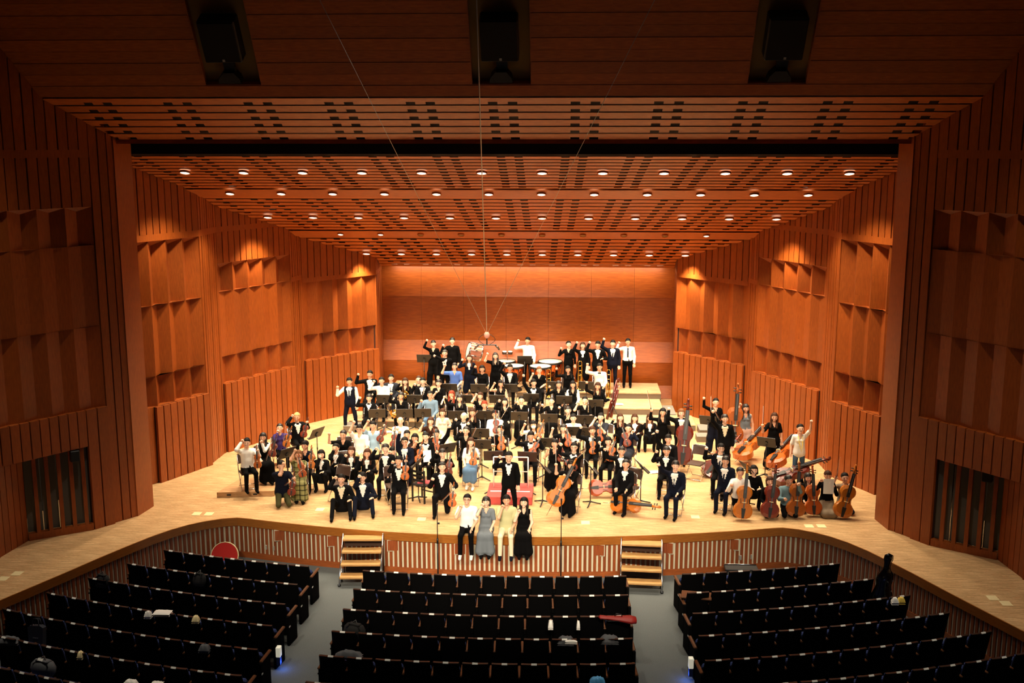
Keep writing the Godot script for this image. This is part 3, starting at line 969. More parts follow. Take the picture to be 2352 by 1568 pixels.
func folding_chair(x: float, y: float, z: float, yaw: float, label: String, back := "chair_brown") -> void:
	if not boxes.has("chair_frame"):
		var st := tool(true)
		for s in [-1, 1]:
			add_tube(st, PackedVector3Array([Vector3(0.21 * s, 0.84, -0.27), Vector3(0.21 * s, 0.44, -0.12), Vector3(0.21 * s, 0.02, 0.20)]), 0.012)
			add_tube(st, PackedVector3Array([Vector3(0.19 * s, 0.42, 0.17), Vector3(0.19 * s, 0.02, -0.24)]), 0.011)
		add_tube(st, PackedVector3Array([Vector3(-0.21, 0.84, -0.27), Vector3(-0.15, 0.87, -0.28), Vector3(0.15, 0.87, -0.28), Vector3(0.21, 0.84, -0.27)]), 0.012)
		add_tube(st, PackedVector3Array([Vector3(-0.21, 0.03, 0.195), Vector3(0.21, 0.03, 0.195)]), 0.010)
		add_tube(st, PackedVector3Array([Vector3(-0.19, 0.03, -0.235), Vector3(0.19, 0.03, -0.235)]), 0.010)
		boxes["chair_frame"] = done(st)
		st = tool(true)
		for j in 4:
			for i in 6:
				var q := []
				for c in [[0, 0], [1, 0], [1, 1], [0, 1]]:
					var s: float = ((i + c[0]) / 6.0 - 0.5) * 2.0
					var t: float = (j + c[1]) / 4.0
					q.append(Vector3(s * 0.20, 0.62 + 0.23 * t, -0.195 - 0.075 * t - 0.03 * (1.0 - s * s)))
				quad(st, q[0], q[1], q[2], q[3])
				var o := Vector3(0, 0, -0.02)
				quad(st, q[3] + o, q[2] + o, q[1] + o, q[0] + o)
				if j == 3:
					quad(st, q[3], q[2], q[2] + o, q[3] + o)
		boxes["chair_back"] = done(st)
	var t := thing("folding_chair", label, "chair", Transform3D(Basis(Vector3.UP, yaw), Vector3(x, y, z)), "folding chairs")
	part("frame", boxes["chair_frame"], mats.chrome, t)
	part("backrest", boxes["chair_back"], mats[back], t)
	part("seat", soft_box(0.40, 0.045, 0.38, 0.015), mats[back], t, at(0, 0.435, 0.0))

# ---------------------------------------------------------------- string instruments
var fiddle := {}
func fiddle_shapes() -> void:
	var half := [[0.0, 0.0], [0.045, 0.004], [0.080, 0.022], [0.099, 0.055], [0.104, 0.085], [0.098, 0.118], [0.083, 0.142], [0.080, 0.150], [0.063, 0.163], [0.056, 0.190], [0.056, 0.210], [0.064, 0.238], [0.074, 0.246], [0.081, 0.262], [0.084, 0.285], [0.078, 0.315], [0.060, 0.342], [0.030, 0.354], [0.0, 0.356]]
	var poly := PackedVector2Array()
	for q in half:
		poly.append(Vector2(q[0], q[1]))
	for i in range(half.size() - 2, 0, -1):
		poly.append(Vector2(-half[i][0], half[i][1]))
	var inner := PackedVector2Array()
	for p in poly:
		inner.append((p - Vector2(0, 0.178)) * 0.80 + Vector2(0, 0.178))
	var st := tool()
	add_prism(st, poly, -0.018, 0.018)
	for s in [-1, 1]:
		for i in poly.size():
			var a := poly[i]
			var b := poly[(i + 1) % poly.size()]
			var c := inner[(i + 1) % poly.size()]
			var d := inner[i]
			quad(st, Vector3(a.x, a.y, 0.018 * s), Vector3(b.x, b.y, 0.018 * s), Vector3(c.x, c.y, 0.027 * s), Vector3(d.x, d.y, 0.027 * s))
	add_prism(st, inner, -0.027, 0.027)
	fiddle["body"] = done(st)
	st = tool(true)
	add_tube(st, PackedVector3Array([Vector3(0, 0.335, 0.012), Vector3(0, 0.37, 0.016), Vector3(0, 0.49, 0.018)]), 0.016, 6, 0.012)
	fiddle["neck"] = done(st)
	st = tool(true)
	add_tube(st, PackedVector3Array([Vector3(0, 0.485, 0.018), Vector3(0, 0.55, 0.008), Vector3(0, 0.575, -0.004), Vector3(0, 0.592, 0.006), Vector3(0, 0.588, 0.022), Vector3(0, 0.574, 0.022)]), 0.014, 6, 0.010)
	fiddle["scroll"] = done(st)
	for k in 4:
		var s := -1 if k % 2 else 1
		fiddle["peg%d" % k] = tube_mesh([Vector3(0, 0.505 + k * 0.014, 0.012), Vector3(0.04 * s, 0.505 + k * 0.014, 0.012)], 0.004, 4, 0.007)
	st = tool()
	add_box(st, Vector3(0, 0.362, 0.040), Vector3(0.036, 0.265, 0.010), Basis(Vector3.RIGHT, -0.05))
	fiddle["fingerboard"] = done(st)
	fiddle["tailpiece"] = prism_mesh(PackedVector2Array([Vector2(-0.012, 0.008), Vector2(0.012, 0.008), Vector2(0.022, 0.115), Vector2(-0.022, 0.115)]), 0.034, 0.042)
	fiddle["bridge"] = prism_mesh(PackedVector2Array([Vector2(-0.022, 0.024), Vector2(0.022, 0.024), Vector2(0.018, 0.055), Vector2(0.0, 0.060), Vector2(-0.018, 0.055)]), -0.003, 0.003)
	st = tool()
	for s in [-1, 1]:
		add_box(st, Vector3(0.036 * s, 0.192, 0.0275), Vector3(0.006, 0.055, 0.002), Basis(Vector3.BACK, -0.12 * s))
	fiddle["sound_holes"] = done(st)
	fiddle["strings"] = prism_mesh(PackedVector2Array([Vector2(-0.006, 0.11), Vector2(0.006, 0.11), Vector2(0.004, 0.49), Vector2(-0.004, 0.49)]), 0.047, 0.049)

func fiddle_thing(called: String, category: String, label: String, xf: Transform3D, size: float, c: Color, group: String) -> void:
	if fiddle.is_empty():
		fiddle_shapes()
	var key := "var%s" % c.to_html()
	if not mats.has(key):
		var m := wood(key, c, mats.wall0.albedo_texture, Vector3.ONE * 4, 0.34)
		m.clearcoat_enabled = true
		m.clearcoat = 0.3
		m.clearcoat_roughness = 0.12
	var t := thing(called, label, category, xf, group)
	var sc := Transform3D(Basis().scaled(Vector3.ONE * size), Vector3.ZERO)
	var deep := Transform3D(Basis().scaled(Vector3(size * (0.92 if size > 2.6 else 1.0), size, size * (1.55 if size > 1.6 else 1.0))), Vector3.ZERO)
	var lift := Transform3D(Basis().scaled(Vector3.ONE * size), Vector3(0, 0, 0.015 * size if size > 1.6 else 0.0))
	part("body", fiddle["body"], mats[key], t, deep)
	part("neck", fiddle["neck"], mats[key], t, lift)
	var scroll := part("scroll", fiddle["scroll"], mats[key], t, lift)
	for k in 4:
		part("peg", fiddle["peg%d" % k], mats.ebony, scroll)
	part("fingerboard", fiddle["fingerboard"], mats.ebony, t, lift)
	part("tailpiece", fiddle["tailpiece"], mats.black, t, lift)
	part("bridge", fiddle["bridge"], mats.hatch, t, lift * at(0, 0.178, 0.0) * Transform3D(Basis(Vector3.RIGHT, PI * 0.5).scaled(Vector3(1, 1, 1)), Vector3.ZERO))
	part("sound_holes", fiddle["sound_holes"], mats.black, t, deep)
	part("strings", fiddle["strings"], mats.grey_case, t, lift)
	if size > 1.6:
		part("endpin", tube_mesh([Vector3(0, 0.02, 0), Vector3(0, -minf(0.28, maxf(0.03, xf.origin.y - 0.01)), 0)], 0.008), mats.chrome, t)

func bow_thing(a: Vector3, b: Vector3, label: String) -> void:
	var t := thing("bow", label, "bow", frame(a, b - a), "bows")
	var l := a.distance_to(b)
	part("stick", tube_mesh([Vector3(0, 0.012, 0), Vector3(l * 0.5, 0.006, 0), Vector3(l, 0.014, 0)], 0.0065, 5, 0.005), mats.copper_wood, t)
	part("bow_hair", box(l * 0.9, 0.003, 0.010), mats.paper, t, at(l * 0.5, -0.012, 0))
	part("frog", soft_box(0.05, 0.028, 0.014, 0.004), mats.black, t, at(0.05, 0.0, 0))

# ---------------------------------------------------------------- rounded bodies: a field of tapered capsules meshed as surface nets
# bone: [a, b, ra, rb, label, k]   label: 0 skin, 1 top, 2 bottom, 3 shoe, 4 shirt, 5 tie, 6 eye, 7 brow, 8 lip, 9 teeth
func nets(bones: Array, h: float, cuts := []) -> Dictionary:
	var lo := Vector3.ONE * 1e9
	var hi := Vector3.ONE * -1e9
	for b in bones:
		var r := maxf(b[2], b[3])
		lo = lo.min(b[0].min(b[1]) - Vector3.ONE * r)
		hi = hi.max(b[0].max(b[1]) + Vector3.ONE * r)
	var mg := h * 2.6
	lo -= Vector3.ONE * (h * 3.0)
	hi += Vector3.ONE * (h * 3.0)
	var nx := int((hi.x - lo.x) / h) + 2
	var ny := int((hi.y - lo.y) / h) + 2
	var nz := int((hi.z - lo.z) / h) + 2
	var sy := nx
	var sz := nx * ny
	var f := PackedFloat32Array()
	f.resize(sz * nz)
	f.fill(1.0)
	var lab := PackedByteArray()
	lab.resize(sz * nz)
	for b in bones:
		var a: Vector3 = b[0] - lo
		var c: Vector3 = b[1] - lo
		var ra: float = b[2]
		var rb: float = b[3]
		var lb: int = b[4]
		var k: float = b[5]
		var ab := c - a
		var inv := 1.0 / maxf(ab.length_squared(), 1e-8)
		var r := maxf(ra, rb) + mg
		var x0 := maxi(0, int((minf(a.x, c.x) - r) / h))
		var x1 := mini(nx - 1, int((maxf(a.x, c.x) + r) / h) + 1)
		var y0 := maxi(0, int((minf(a.y, c.y) - r) / h))
		var y1 := mini(ny - 1, int((maxf(a.y, c.y) + r) / h) + 1)
		var z0 := maxi(0, int((minf(a.z, c.z) - r) / h))
		var z1 := mini(nz - 1, int((maxf(a.z, c.z) + r) / h) + 1)
		var dr := rb - ra
		for z in range(z0, z1 + 1):
			for y in range(y0, y1 + 1):
				var at_ := z * sz + y * sy
				var p := Vector3(0, y * h, z * h) - a
				var px := -a.x
				for x in range(x0, x1 + 1):
					p.x = px + x * h
					var t := clampf(p.dot(ab) * inv, 0.0, 1.0)
					var d := (p - ab * t).length() - ra - dr * t
					if d < mg:
						var i := at_ + x
						var o := f[i]
						if d < o:
							lab[i] = lb
						var q := k - absf(d - o)
						f[i] = minf(d, o) if q <= 0.0 else minf(d, o) - q * q / k * 0.25
	for b in cuts:
		var c: Vector3 = b[0] - lo
		var r: float = b[1]
		for z in nz:
			for y in ny:
				for x in nx:
					var i := z * sz + y * sy + x
					if f[i] < mg:
						f[i] = maxf(f[i], r - (Vector3(x, y, z) * h - c).length())
	var vid := PackedInt32Array()
	vid.resize(sz * nz)
	vid.fill(-1)
	var verts := PackedVector3Array()
	var norms := PackedVector3Array()
	var faces := {}
	var lim := h * 1.8
	var co := [0, 1, sy, sy + 1, sz, sz + 1, sz + sy, sz + sy + 1]
	for z in nz - 1:
		for y in ny - 1:
			var base := z * sz + y * sy
			for x in nx - 1:
				var i := base + x
				var f0 := f[i]
				if f0 > lim or f0 < -lim:
					continue
				var f1 := f[i + 1]
				var f2 := f[i + sy]
				var f3 := f[i + sy + 1]
				var f4 := f[i + sz]
				var f5 := f[i + sz + 1]
				var f6 := f[i + sz + sy]
				var f7 := f[i + sz + sy + 1]
				var neg := int(f0 < 0) + int(f1 < 0) + int(f2 < 0) + int(f3 < 0) + int(f4 < 0) + int(f5 < 0) + int(f6 < 0) + int(f7 < 0)
				if neg == 0 or neg == 8:
					continue
				var s := Vector3.ZERO
				var n := 0
				if (f0 < 0) != (f1 < 0): s += Vector3(f0 / (f0 - f1), 0, 0); n += 1
				if (f2 < 0) != (f3 < 0): s += Vector3(f2 / (f2 - f3), 1, 0); n += 1
				if (f4 < 0) != (f5 < 0): s += Vector3(f4 / (f4 - f5), 0, 1); n += 1
				if (f6 < 0) != (f7 < 0): s += Vector3(f6 / (f6 - f7), 1, 1); n += 1
				if (f0 < 0) != (f2 < 0): s += Vector3(0, f0 / (f0 - f2), 0); n += 1
				if (f1 < 0) != (f3 < 0): s += Vector3(1, f1 / (f1 - f3), 0); n += 1
				if (f4 < 0) != (f6 < 0): s += Vector3(0, f4 / (f4 - f6), 1); n += 1
				if (f5 < 0) != (f7 < 0): s += Vector3(1, f5 / (f5 - f7), 1); n += 1
				if (f0 < 0) != (f4 < 0): s += Vector3(0, 0, f0 / (f0 - f4)); n += 1
				if (f1 < 0) != (f5 < 0): s += Vector3(1, 0, f1 / (f1 - f5)); n += 1
				if (f2 < 0) != (f6 < 0): s += Vector3(0, 1, f2 / (f2 - f6)); n += 1
				if (f3 < 0) != (f7 < 0): s += Vector3(1, 1, f3 / (f3 - f7)); n += 1
				vid[i] = verts.size()
				verts.append(lo + (Vector3(x, y, z) + s / n) * h)
				norms.append(Vector3(f1 + f3 + f5 + f7 - f0 - f2 - f4 - f6, f2 + f3 + f6 + f7 - f0 - f1 - f4 - f5, f4 + f5 + f6 + f7 - f0 - f1 - f2 - f3).normalized())
				# quads round the three edges that leave corner 0
				if (f0 < 0) != (f1 < 0):
					net_face(faces, vid, lab[i] if f0 < 0 else lab[i + 1], i, i - sy, i - sy - sz, i - sz, f0 < 0)
				if (f0 < 0) != (f2 < 0):
					net_face(faces, vid, lab[i] if f0 < 0 else lab[i + sy], i, i - sz, i - sz - 1, i - 1, f0 < 0)
				if (f0 < 0) != (f4 < 0):
					net_face(faces, vid, lab[i] if f0 < 0 else lab[i + sz], i, i - 1, i - 1 - sy, i - sy, f0 < 0)
	return {"v": verts, "n": norms, "f": faces}

func net_face(faces: Dictionary, vid: PackedInt32Array, lb: int, a: int, b: int, c: int, d: int, flip: bool) -> void:
	var va := vid[a]
	var vb := vid[b]
	var vc := vid[c]
	var vd := vid[d]
	if vb < 0 or vc < 0 or vd < 0:
		return
	if not faces.has(lb):
		faces[lb] = []
	if flip:
		faces[lb].append_array([va, vd, vc, va, vc, vb])
	else:
		faces[lb].append_array([va, vb, vc, va, vc, vd])

class Bag:
	var v := PackedVector3Array()
	var n := PackedVector3Array()
	var c := PackedColorArray()
	var i := PackedInt32Array()

func pour(bag: Bag, net: Dictionary, labels: Array, xf: Transform3D, colors: Dictionary) -> void:
	for lb in labels:
		if not net.f.has(lb):
			continue
		var remap := {}
		var col: Color = colors.get(lb, Color.WHITE)
		var mirror := xf.basis.determinant() < 0
		var tris: Array = net.f[lb]
		for k in tris.size():
			var q := k
			if mirror and k % 3 > 0:
				q = k + 1 if k % 3 == 1 else k - 1
			var o: int = tris[q]
			if not remap.has(o):
				remap[o] = bag.v.size()
				bag.v.append(xf * net.v[o])
				bag.n.append((xf.basis * net.n[o]).normalized())
				bag.c.append(col)
			bag.i.append(remap[o])

func bag_mesh(bag: Bag) -> ArrayMesh:
	var arr := []
	arr.resize(Mesh.ARRAY_MAX)
	arr[Mesh.ARRAY_VERTEX] = bag.v
	arr[Mesh.ARRAY_NORMAL] = bag.n
	arr[Mesh.ARRAY_COLOR] = bag.c
	arr[Mesh.ARRAY_INDEX] = bag.i
	var m := ArrayMesh.new()
	m.add_surface_from_arrays(Mesh.PRIMITIVE_TRIANGLES, arr)
	return m

# ---------------------------------------------------------------- people
var head_net := {}
var fist_net := {}
var relaxed_net := {}
var hair_mesh := {}

func V(x: float, y: float, z: float) -> Vector3:
	return Vector3(x, y, z)

func people_shapes() -> void:
	var k := 0.02
	head_net = nets([
		[V(0, 0.028, -0.035), V(0, 0.032, 0.018), 0.082, 0.078, 0, k], [V(-0.028, -0.02, 0.032), V(0.028, -0.02, 0.032), 0.048, 0.048, 0, k],
		[V(0, -0.04, 0.02), V(0, -0.082, 0.050), 0.055, 0.032, 0, k], [V(0, -0.06, -0.02), V(0, -0.17, -0.035), 0.052, 0.054, 0, k],
		[V(0, 0.018, 0.090), V(0, -0.022, 0.100), 0.009, 0.014, 0, 0.012], [V(-0.080, 0.012, -0.012), V(-0.080, -0.02, -0.004), 0.016, 0.012, 0, 0.01], [V(0.080, 0.012, -0.012), V(0.080, -0.02, -0.004), 0.016, 0.012, 0, 0.01],
		[V(-0.037, 0.008, 0.0855), V(-0.029, 0.008, 0.088), 0.0058, 0.0058, 6, 0.001], [V(0.029, 0.008, 0.088), V(0.037, 0.008, 0.0855), 0.0058, 0.0058, 6, 0.001],
		[V(-0.046, 0.032, 0.083), V(-0.022, 0.035, 0.090), 0.0042, 0.005, 7, 0.001], [V(0.022, 0.035, 0.090), V(0.046, 0.032, 0.083), 0.005, 0.0042, 7, 0.001],
		[V(-0.020, -0.052, 0.079), V(0.020, -0.052, 0.079), 0.0085, 0.0085, 8, 0.002], [V(-0.012, -0.050, 0.086), V(0.012, -0.050, 0.086), 0.0055, 0.0055, 9, 0.001]], 0.0088)
	var fist := []
	var open := []
	for i in 4:
		var x := -0.030 + 0.020 * i
		var l := [0.92, 1.0, 0.95, 0.80][i] as float
		fist.append_array([[V(x * 0.6, 0.0, 0), V(x, 0.075 * l + 0.005, 0), 0.015, 0.013, 0, 0.006], [V(x, 0.078 * l + 0.005, 0), V(x, 0.082 * l, 0.034), 0.011, 0.0105, 0, 0.003], [V(x, 0.082 * l, 0.034), V(x, 0.048, 0.040), 0.0105, 0.010, 0, 0.003], [V(x, 0.048, 0.040), V(x, 0.042, 0.020), 0.010, 0.009, 0, 0.003]])
		open.append_array([[V(x * 0.6, 0.0, 0), V(x, 0.080 * l + 0.005, 0), 0.014, 0.012, 0, 0.006], [V(x, 0.082 * l, 0), V(x * 1.15, 0.122 * l, 0.012), 0.0105, 0.0095, 0, 0.003], [V(x * 1.15, 0.122 * l, 0.012), V(x * 1.2, 0.155 * l, 0.034), 0.0095, 0.008, 0, 0.003]])
	fist.append_array([[V(-0.026, 0.020, 0.006), V(-0.038, 0.050, 0.030), 0.014, 0.012, 0, 0.004], [V(-0.038, 0.050, 0.030), V(-0.006, 0.060, 0.054), 0.0115, 0.010, 0, 0.003]])
	open.append_array([[V(-0.026, 0.020, 0.004), V(-0.052, 0.060, 0.016), 0.014, 0.011, 0, 0.004], [V(-0.052, 0.060, 0.016), V(-0.056, 0.092, 0.030), 0.011, 0.009, 0, 0.003]])
	fist_net = nets(fist, 0.0085)
	relaxed_net = nets(open, 0.0085)
	# hair, in the head's frame
	var cap := [[V(0, 0.040, -0.048), V(0, 0.054, 0.004), 0.091, 0.085, 0, k]]
	var face := [[V(0, -0.056, 0.098), 0.091]]
	var low := [V(0, -0.145, 0.02), 0.115]
	var fringe := []
	var swept := []
	var tuft := []
	for i in 7:
		var x := -0.066 + 0.022 * i
		fringe.append([V(x * 0.7, 0.114 - 0.5 * x * x / 0.066, 0.010), V(x, 0.040 + 0.012 * ((i * 3) % 2), 0.086 - 0.55 * x * x / 0.066 - 0.004 * (i % 2)), 0.022, 0.0125, 0, 0.012])
		swept.append([V(x * 0.6 + 0.012, 0.116 - 0.45 * x * x / 0.066, 0.0), V(x - 0.006, 0.066 + 0.16 * absf(x), 0.080 - 0.5 * x * x / 0.066), 0.024, 0.014, 0, 0.014])
		tuft.append([V(x * 0.8, 0.100 + 0.012 * (i % 2) - 0.5 * x * x / 0.066, -0.075 + 0.018 * ((i * 5) % 7)), V(x * 0.8 + 0.016, 0.120 - 0.75 * x * x / 0.066, -0.045 + 0.014 * ((i * 5) % 7)), 0.024, 0.015, 0, 0.014])
	var temples := [[V(-0.074, 0.05, 0.012), V(-0.079, 0.004, 0.016), 0.018, 0.010, 0, 0.012], [V(0.074, 0.05, 0.012), V(0.079, 0.004, 0.016), 0.018, 0.010, 0, 0.012], [V(0, 0.0, -0.09), V(0, -0.055, -0.072), 0.05, 0.035, 0, k]]
	var sides := [[V(-0.072, 0.03, -0.02), V(-0.080, -0.085, 0.012), 0.032, 0.024, 0, k], [V(0.072, 0.03, -0.02), V(0.080, -0.085, 0.012), 0.032, 0.024, 0, k], [V(0, 0.0, -0.065), V(0, -0.085, -0.060), 0.068, 0.055, 0, k]]
	var lengths := [[V(-0.070, -0.06, -0.02), V(-0.085, -0.27, 0.055), 0.036, 0.026, 0, k], [V(0.070, -0.06, -0.02), V(0.085, -0.27, 0.055), 0.036, 0.026, 0, k], [V(0, -0.06, -0.075), V(0, -0.28, -0.115), 0.062, 0.05, 0, k]]
	var make := {"short": [cap + fringe + tuft + temples, [[V(0, -0.056, 0.098), 0.091], low]], "crop": [cap + swept + tuft + temples, [[V(0, -0.046, 0.102), 0.096], low]], "bob": [cap + fringe + sides, face], "long": [cap + fringe + sides + lengths, face],
		"tied": [cap + [[V(0, 0.01, -0.13), V(0, -0.015, -0.135), 0.034, 0.03, 0, k], [V(-0.066, 0.04, 0.0), V(-0.072, -0.015, 0.0), 0.02, 0.010, 0, k], [V(0.066, 0.04, 0.0), V(0.072, -0.015, 0.0), 0.02, 0.010, 0, k]], [[V(0, -0.042, 0.104), 0.100], low]],
		"fringe_tied": [cap + fringe + [[V(0, 0.02, -0.12), V(0, -0.13, -0.13), 0.034, 0.018, 0, k]], [[V(0, -0.056, 0.098), 0.091], low]],
		"thin": [[[V(0, 0.030, -0.045), V(0, 0.030, -0.025), 0.086, 0.083, 0, k]], [[V(0, 0.10, 0.05), 0.105], low, [V(0, -0.03, 0.10), 0.11]]]}
	for key in make:
		var b := Bag.new()
		pour(b, nets(make[key][0], 0.0095, make[key][1]), [0], Transform3D(), {})
		hair_mesh[key] = bag_mesh(b)

const SKIN := [Color(0.90, 0.70, 0.585), Color(0.93, 0.745, 0.635), Color(0.86, 0.645, 0.52)]
const CLOTH := {"black": Color(0.035, 0.033, 0.037), "suit": Color(0.048, 0.047, 0.054), "navy": Color(0.065, 0.078, 0.13), "chambray": Color(0.40, 0.49, 0.57), "white": Color(0.93, 0.92, 0.90), "cream": Color(0.90, 0.84, 0.72), "blue": Color(0.33, 0.46, 0.76), "pale_blue": Color(0.58, 0.70, 0.80), "denim": Color(0.33, 0.44, 0.56), "purple": Color(0.25, 0.20, 0.42), "grey": Color(0.42, 0.45, 0.48), "olive": Color(0.27, 0.26, 0.16), "beige": Color(0.76, 0.68, 0.50), "plaid": Color(0.58, 0.57, 0.40), "brown": Color(0.17, 0.09, 0.06), "sage": Color(0.72, 0.71, 0.54), "charcoal": Color(0.16, 0.17, 0.20), "rose": Color(0.85, 0.72, 0.66), "taupe": Color(0.55, 0.48, 0.40), "teal": Color(0.42, 0.52, 0.55), "tie": Color(0.13, 0.14, 0.20), "brown_shoe": Color(0.10, 0.07, 0.06), "red": Color(0.8, 0.2, 0.2)}
const HAIR := {"black": Color(0.07, 0.055, 0.05), "dark": Color(0.125, 0.085, 0.065), "brown": Color(0.25, 0.145, 0.09), "light": Color(0.42, 0.27, 0.16), "red": Color(0.52, 0.20, 0.12), "blond": Color(0.72, 0.58, 0.38), "grey": Color(0.55, 0.52, 0.48)}

func cloth(c: String) -> Material:
	var key := "cloth_" + c
	if not mats.has(key):
		var m := plain(key, CLOTH[c], 0.9)
		m.metallic_specular = 0.2
		if c == "plaid":
			var im := Image.create(64, 64, true, Image.FORMAT_RGB8)
			for y in 64:
				for x in 64:
					var v := 1.0
					if x % 32 < 8: v *= 0.55
					if y % 32 < 8: v *= 0.55
					im.set_pixel(x, y, Color(v, v, v * 0.95))
			im.generate_mipmaps()
			m.albedo_texture = ImageTexture.create_from_image(im)
			m.uv1_triplanar = true
			m.uv1_scale = Vector3.ONE * 4.0
	return mats[key]

func elbow(s: Vector3, w: Vector3, l1: float, l2: float, pole: Vector3) -> Array:
	var d := w - s
	var l := d.length()
	if l > (l1 + l2) * 0.985:
		w = s + d / l * (l1 + l2) * 0.985
		d = w - s
		l = d.length()
	if l < absf(l1 - l2) + 0.06:
		w = s + d.normalized() * (absf(l1 - l2) + 0.06)
		d = w - s
		l = d.length()
	var a := (l1 * l1 - l2 * l2 + l * l) / (2.0 * l)
	var hgt := sqrt(maxf(0.0001, l1 * l1 - a * a))
	var u := d / l
	var p := (pole - u * pole.dot(u)).normalized()
	return [s + u * a + p * hgt, w]

# d: p (hips' spot on the ground), yaw, tall, pose, man, top, tc, bot, bc, hair, hc, r / l (hand targets, world), lean, look, extra, label
func person(d: Dictionary) -> void:
	var g: float = d.tall / 1.7
	var man: bool = d.man
	var t := thing("person", d.label, "person", Transform3D(Basis(Vector3.UP, deg_to_rad(d.yaw)), d.p), "orchestra members")
	var inv := t.transform.affine_inverse()
	var pose: String = d.pose
	var hy: float = {"stand": 0.90 * g, "sit": 0.52, "kneel": 0.30, "squat": 0.32, "half": 0.46, "floor": 0.13, "edge": 0.11, "perch": 0.66, "seiza": 0.20}[pose]
	var hx := 0.085 * g
	var knee := [V(-hx, 0, 0), V(hx, 0, 0)]
	var ankle := [V(0, 0, 0), V(0, 0, 0)]
	var toe := [V(0, -0.025, 0.15), V(0, -0.025, 0.15)]
	var spread: float = d.get("spread", 1.0 if d.bot == "trousers" or pose == "stand" else 0.68)
	match pose:
		"stand":
			for i in 2:
				var s := -1 if i == 0 else 1
				knee[i] = V(0.10 * s * spread, 0.48 * g, 0.02)
				ankle[i] = V(0.11 * s * spread, 0.085, -0.02)
		"sit":
			for i in 2:
				var s := -1 if i == 0 else 1
				knee[i] = V(0.12 * s * spread, 0.50, 0.42 * g)
				ankle[i] = V(0.12 * s * spread, 0.085, 0.40 * g + 0.04 * s)
		"perch":
			for i in 2:
				var s := -1 if i == 0 else 1
				knee[i] = V(0.13 * s * spread, 0.50, 0.32 * g)
				ankle[i] = V(0.14 * s * spread, 0.085, 0.38 * g)
		"kneel", "seiza":
			for i in 2:
				var s := -1 if i == 0 else 1
				knee[i] = V(0.13 * s * spread, 0.09, 0.38 * g)
				ankle[i] = V(0.09 * s, 0.09, -0.02)
				toe[i] = V(0, -0.03, -0.13)
		"squat":
			for i in 2:
				var s := -1 if i == 0 else 1
				knee[i] = V(0.14 * s * spread, 0.50, 0.32 * g)
				ankle[i] = V(0.13 * s, 0.085, 0.12)
		"half":
			knee = [V(-0.15, 0.50, 0.38 * g), V(0.13, 0.09, 0.16)]
			ankle = [V(-0.15, 0.085, 0.40 * g), V(0.13, 0.09, -0.26)]
			toe = [V(0, -0.025, 0.15), V(0, -0.03, -0.12)]
		"floor":
			knee = [V(-0.18, 0.40, 0.36 * g), V(0.20, 0.44, 0.30 * g)]
			ankle = [V(-0.20, 0.085, 0.66 * g), V(0.24, 0.085, 0.58 * g)]
		"edge":
			for i in 2:
				var s := -1 if i == 0 else 1
				knee[i] = V(0.12 * s * spread, 0.075, 0.42 * g)
				ankle[i] = V(0.13 * s * spread, -0.36 * g, 0.42 * g)
				toe[i] = V(0, -0.06, 0.13)
	var lean: Vector2 = d.get("lean", Vector2.ZERO)
	var up := func(f: float, dz := 0.0) -> Vector3:
		return V(lean.x * f, hy + 0.52 * g * f, lean.y * f + dz)
	var sh := (0.175 if man else 0.152) * g
	var top: String = d.top
	var suit := top == "suit"
	var fat := 0.012 if suit else (0.006 if man else 0.0)
	var bones := []
	var chest := (0.104 if man else 0.094) * g + fat
	var k := 0.05
	var topl := 1
	# torso
	var pel := 1 if suit or top in ["dress", "tee", "blouse", "loose"] else 2
	for s in [-1, 1]:
		bones.append([V(0.055 * s * g, hy, 0), up.call(0.14) + V(0.05 * s * g, 0, 0.0), 0.115 * g + fat, 0.108 * g + fat, pel, k])
		bones.append([up.call(0.15) + V(0.05 * s * g, 0, 0.0), up.call(0.42) + V(0.04 * s * g, 0, 0.005), 0.110 * g + fat, 0.100 * g + fat, 1, k])
		bones.append([up.call(0.38) + V(0.045 * s * g, 0, 0.005), up.call(0.80) + V(0.068 * s * g, 0, 0.0), 0.098 * g + fat, chest, 1, k])
	if pel == 1:
		bones.append([V(-0.05 * g, hy - 0.02, 0), V(0.05 * g, hy - 0.02, 0), 0.118 * g + fat, 0.118 * g + fat, 1, k])
	bones.append([up.call(0.88) + V(-sh + 0.03, 0.0, -0.01), up.call(0.88) + V(sh - 0.03, 0.0, -0.01), 0.062 * g + fat, 0.062 * g + fat, 1, k])
	if not man:
		for s in [-1, 1]:
			bones.append([up.call(0.70) + V(0.055 * s, 0, 0.075 * g), up.call(0.70) + V(0.055 * s, 0.0, 0.080 * g), 0.045 * g, 0.045 * g, 1, 0.04])
	# neck
	var neck0: Vector3 = up.call(0.92) + V(0, 0, -0.01)
	var neck1: Vector3 = up.call(1.16) + V(0, 0, 0.012)
	bones.append([neck0, neck1, 0.058 * g, 0.050 * g, 0, 0.02])
	var collar: int = 4 if suit or top == "vest" else (1 if top == "shirt" else 0)
	if collar == 4:
		for s in [-1, 0, 1]:
			bones.append([up.call(0.90) + V(0.046 * s * g, 0.0, chest - 0.040), up.call(0.44) + V(0.004 * s, 0, chest - 0.004), 0.050 * g, 0.022, 4, 0.004])
		bones.append([neck0 + V(0, 0.02, 0.006), neck0 + V(0, 0.05, 0.008), 0.062 * g, 0.058 * g, 4, 0.004])
	elif collar == 0 and not top in ["turtle"]:
		bones.append([up.call(0.98) + V(0, 0, 0.035), up.call(0.84) + V(0, 0, 0.070 * g), 0.055 * g, 0.030 * g, 0, 0.004])
	elif collar == 1:
		bones.append([neck0 + V(0, 0.02, 0.0), neck0 + V(0, 0.045, 0.004), 0.064 * g, 0.062 * g, 1, 0.004])
	var extra: String = d.get("extra", "")
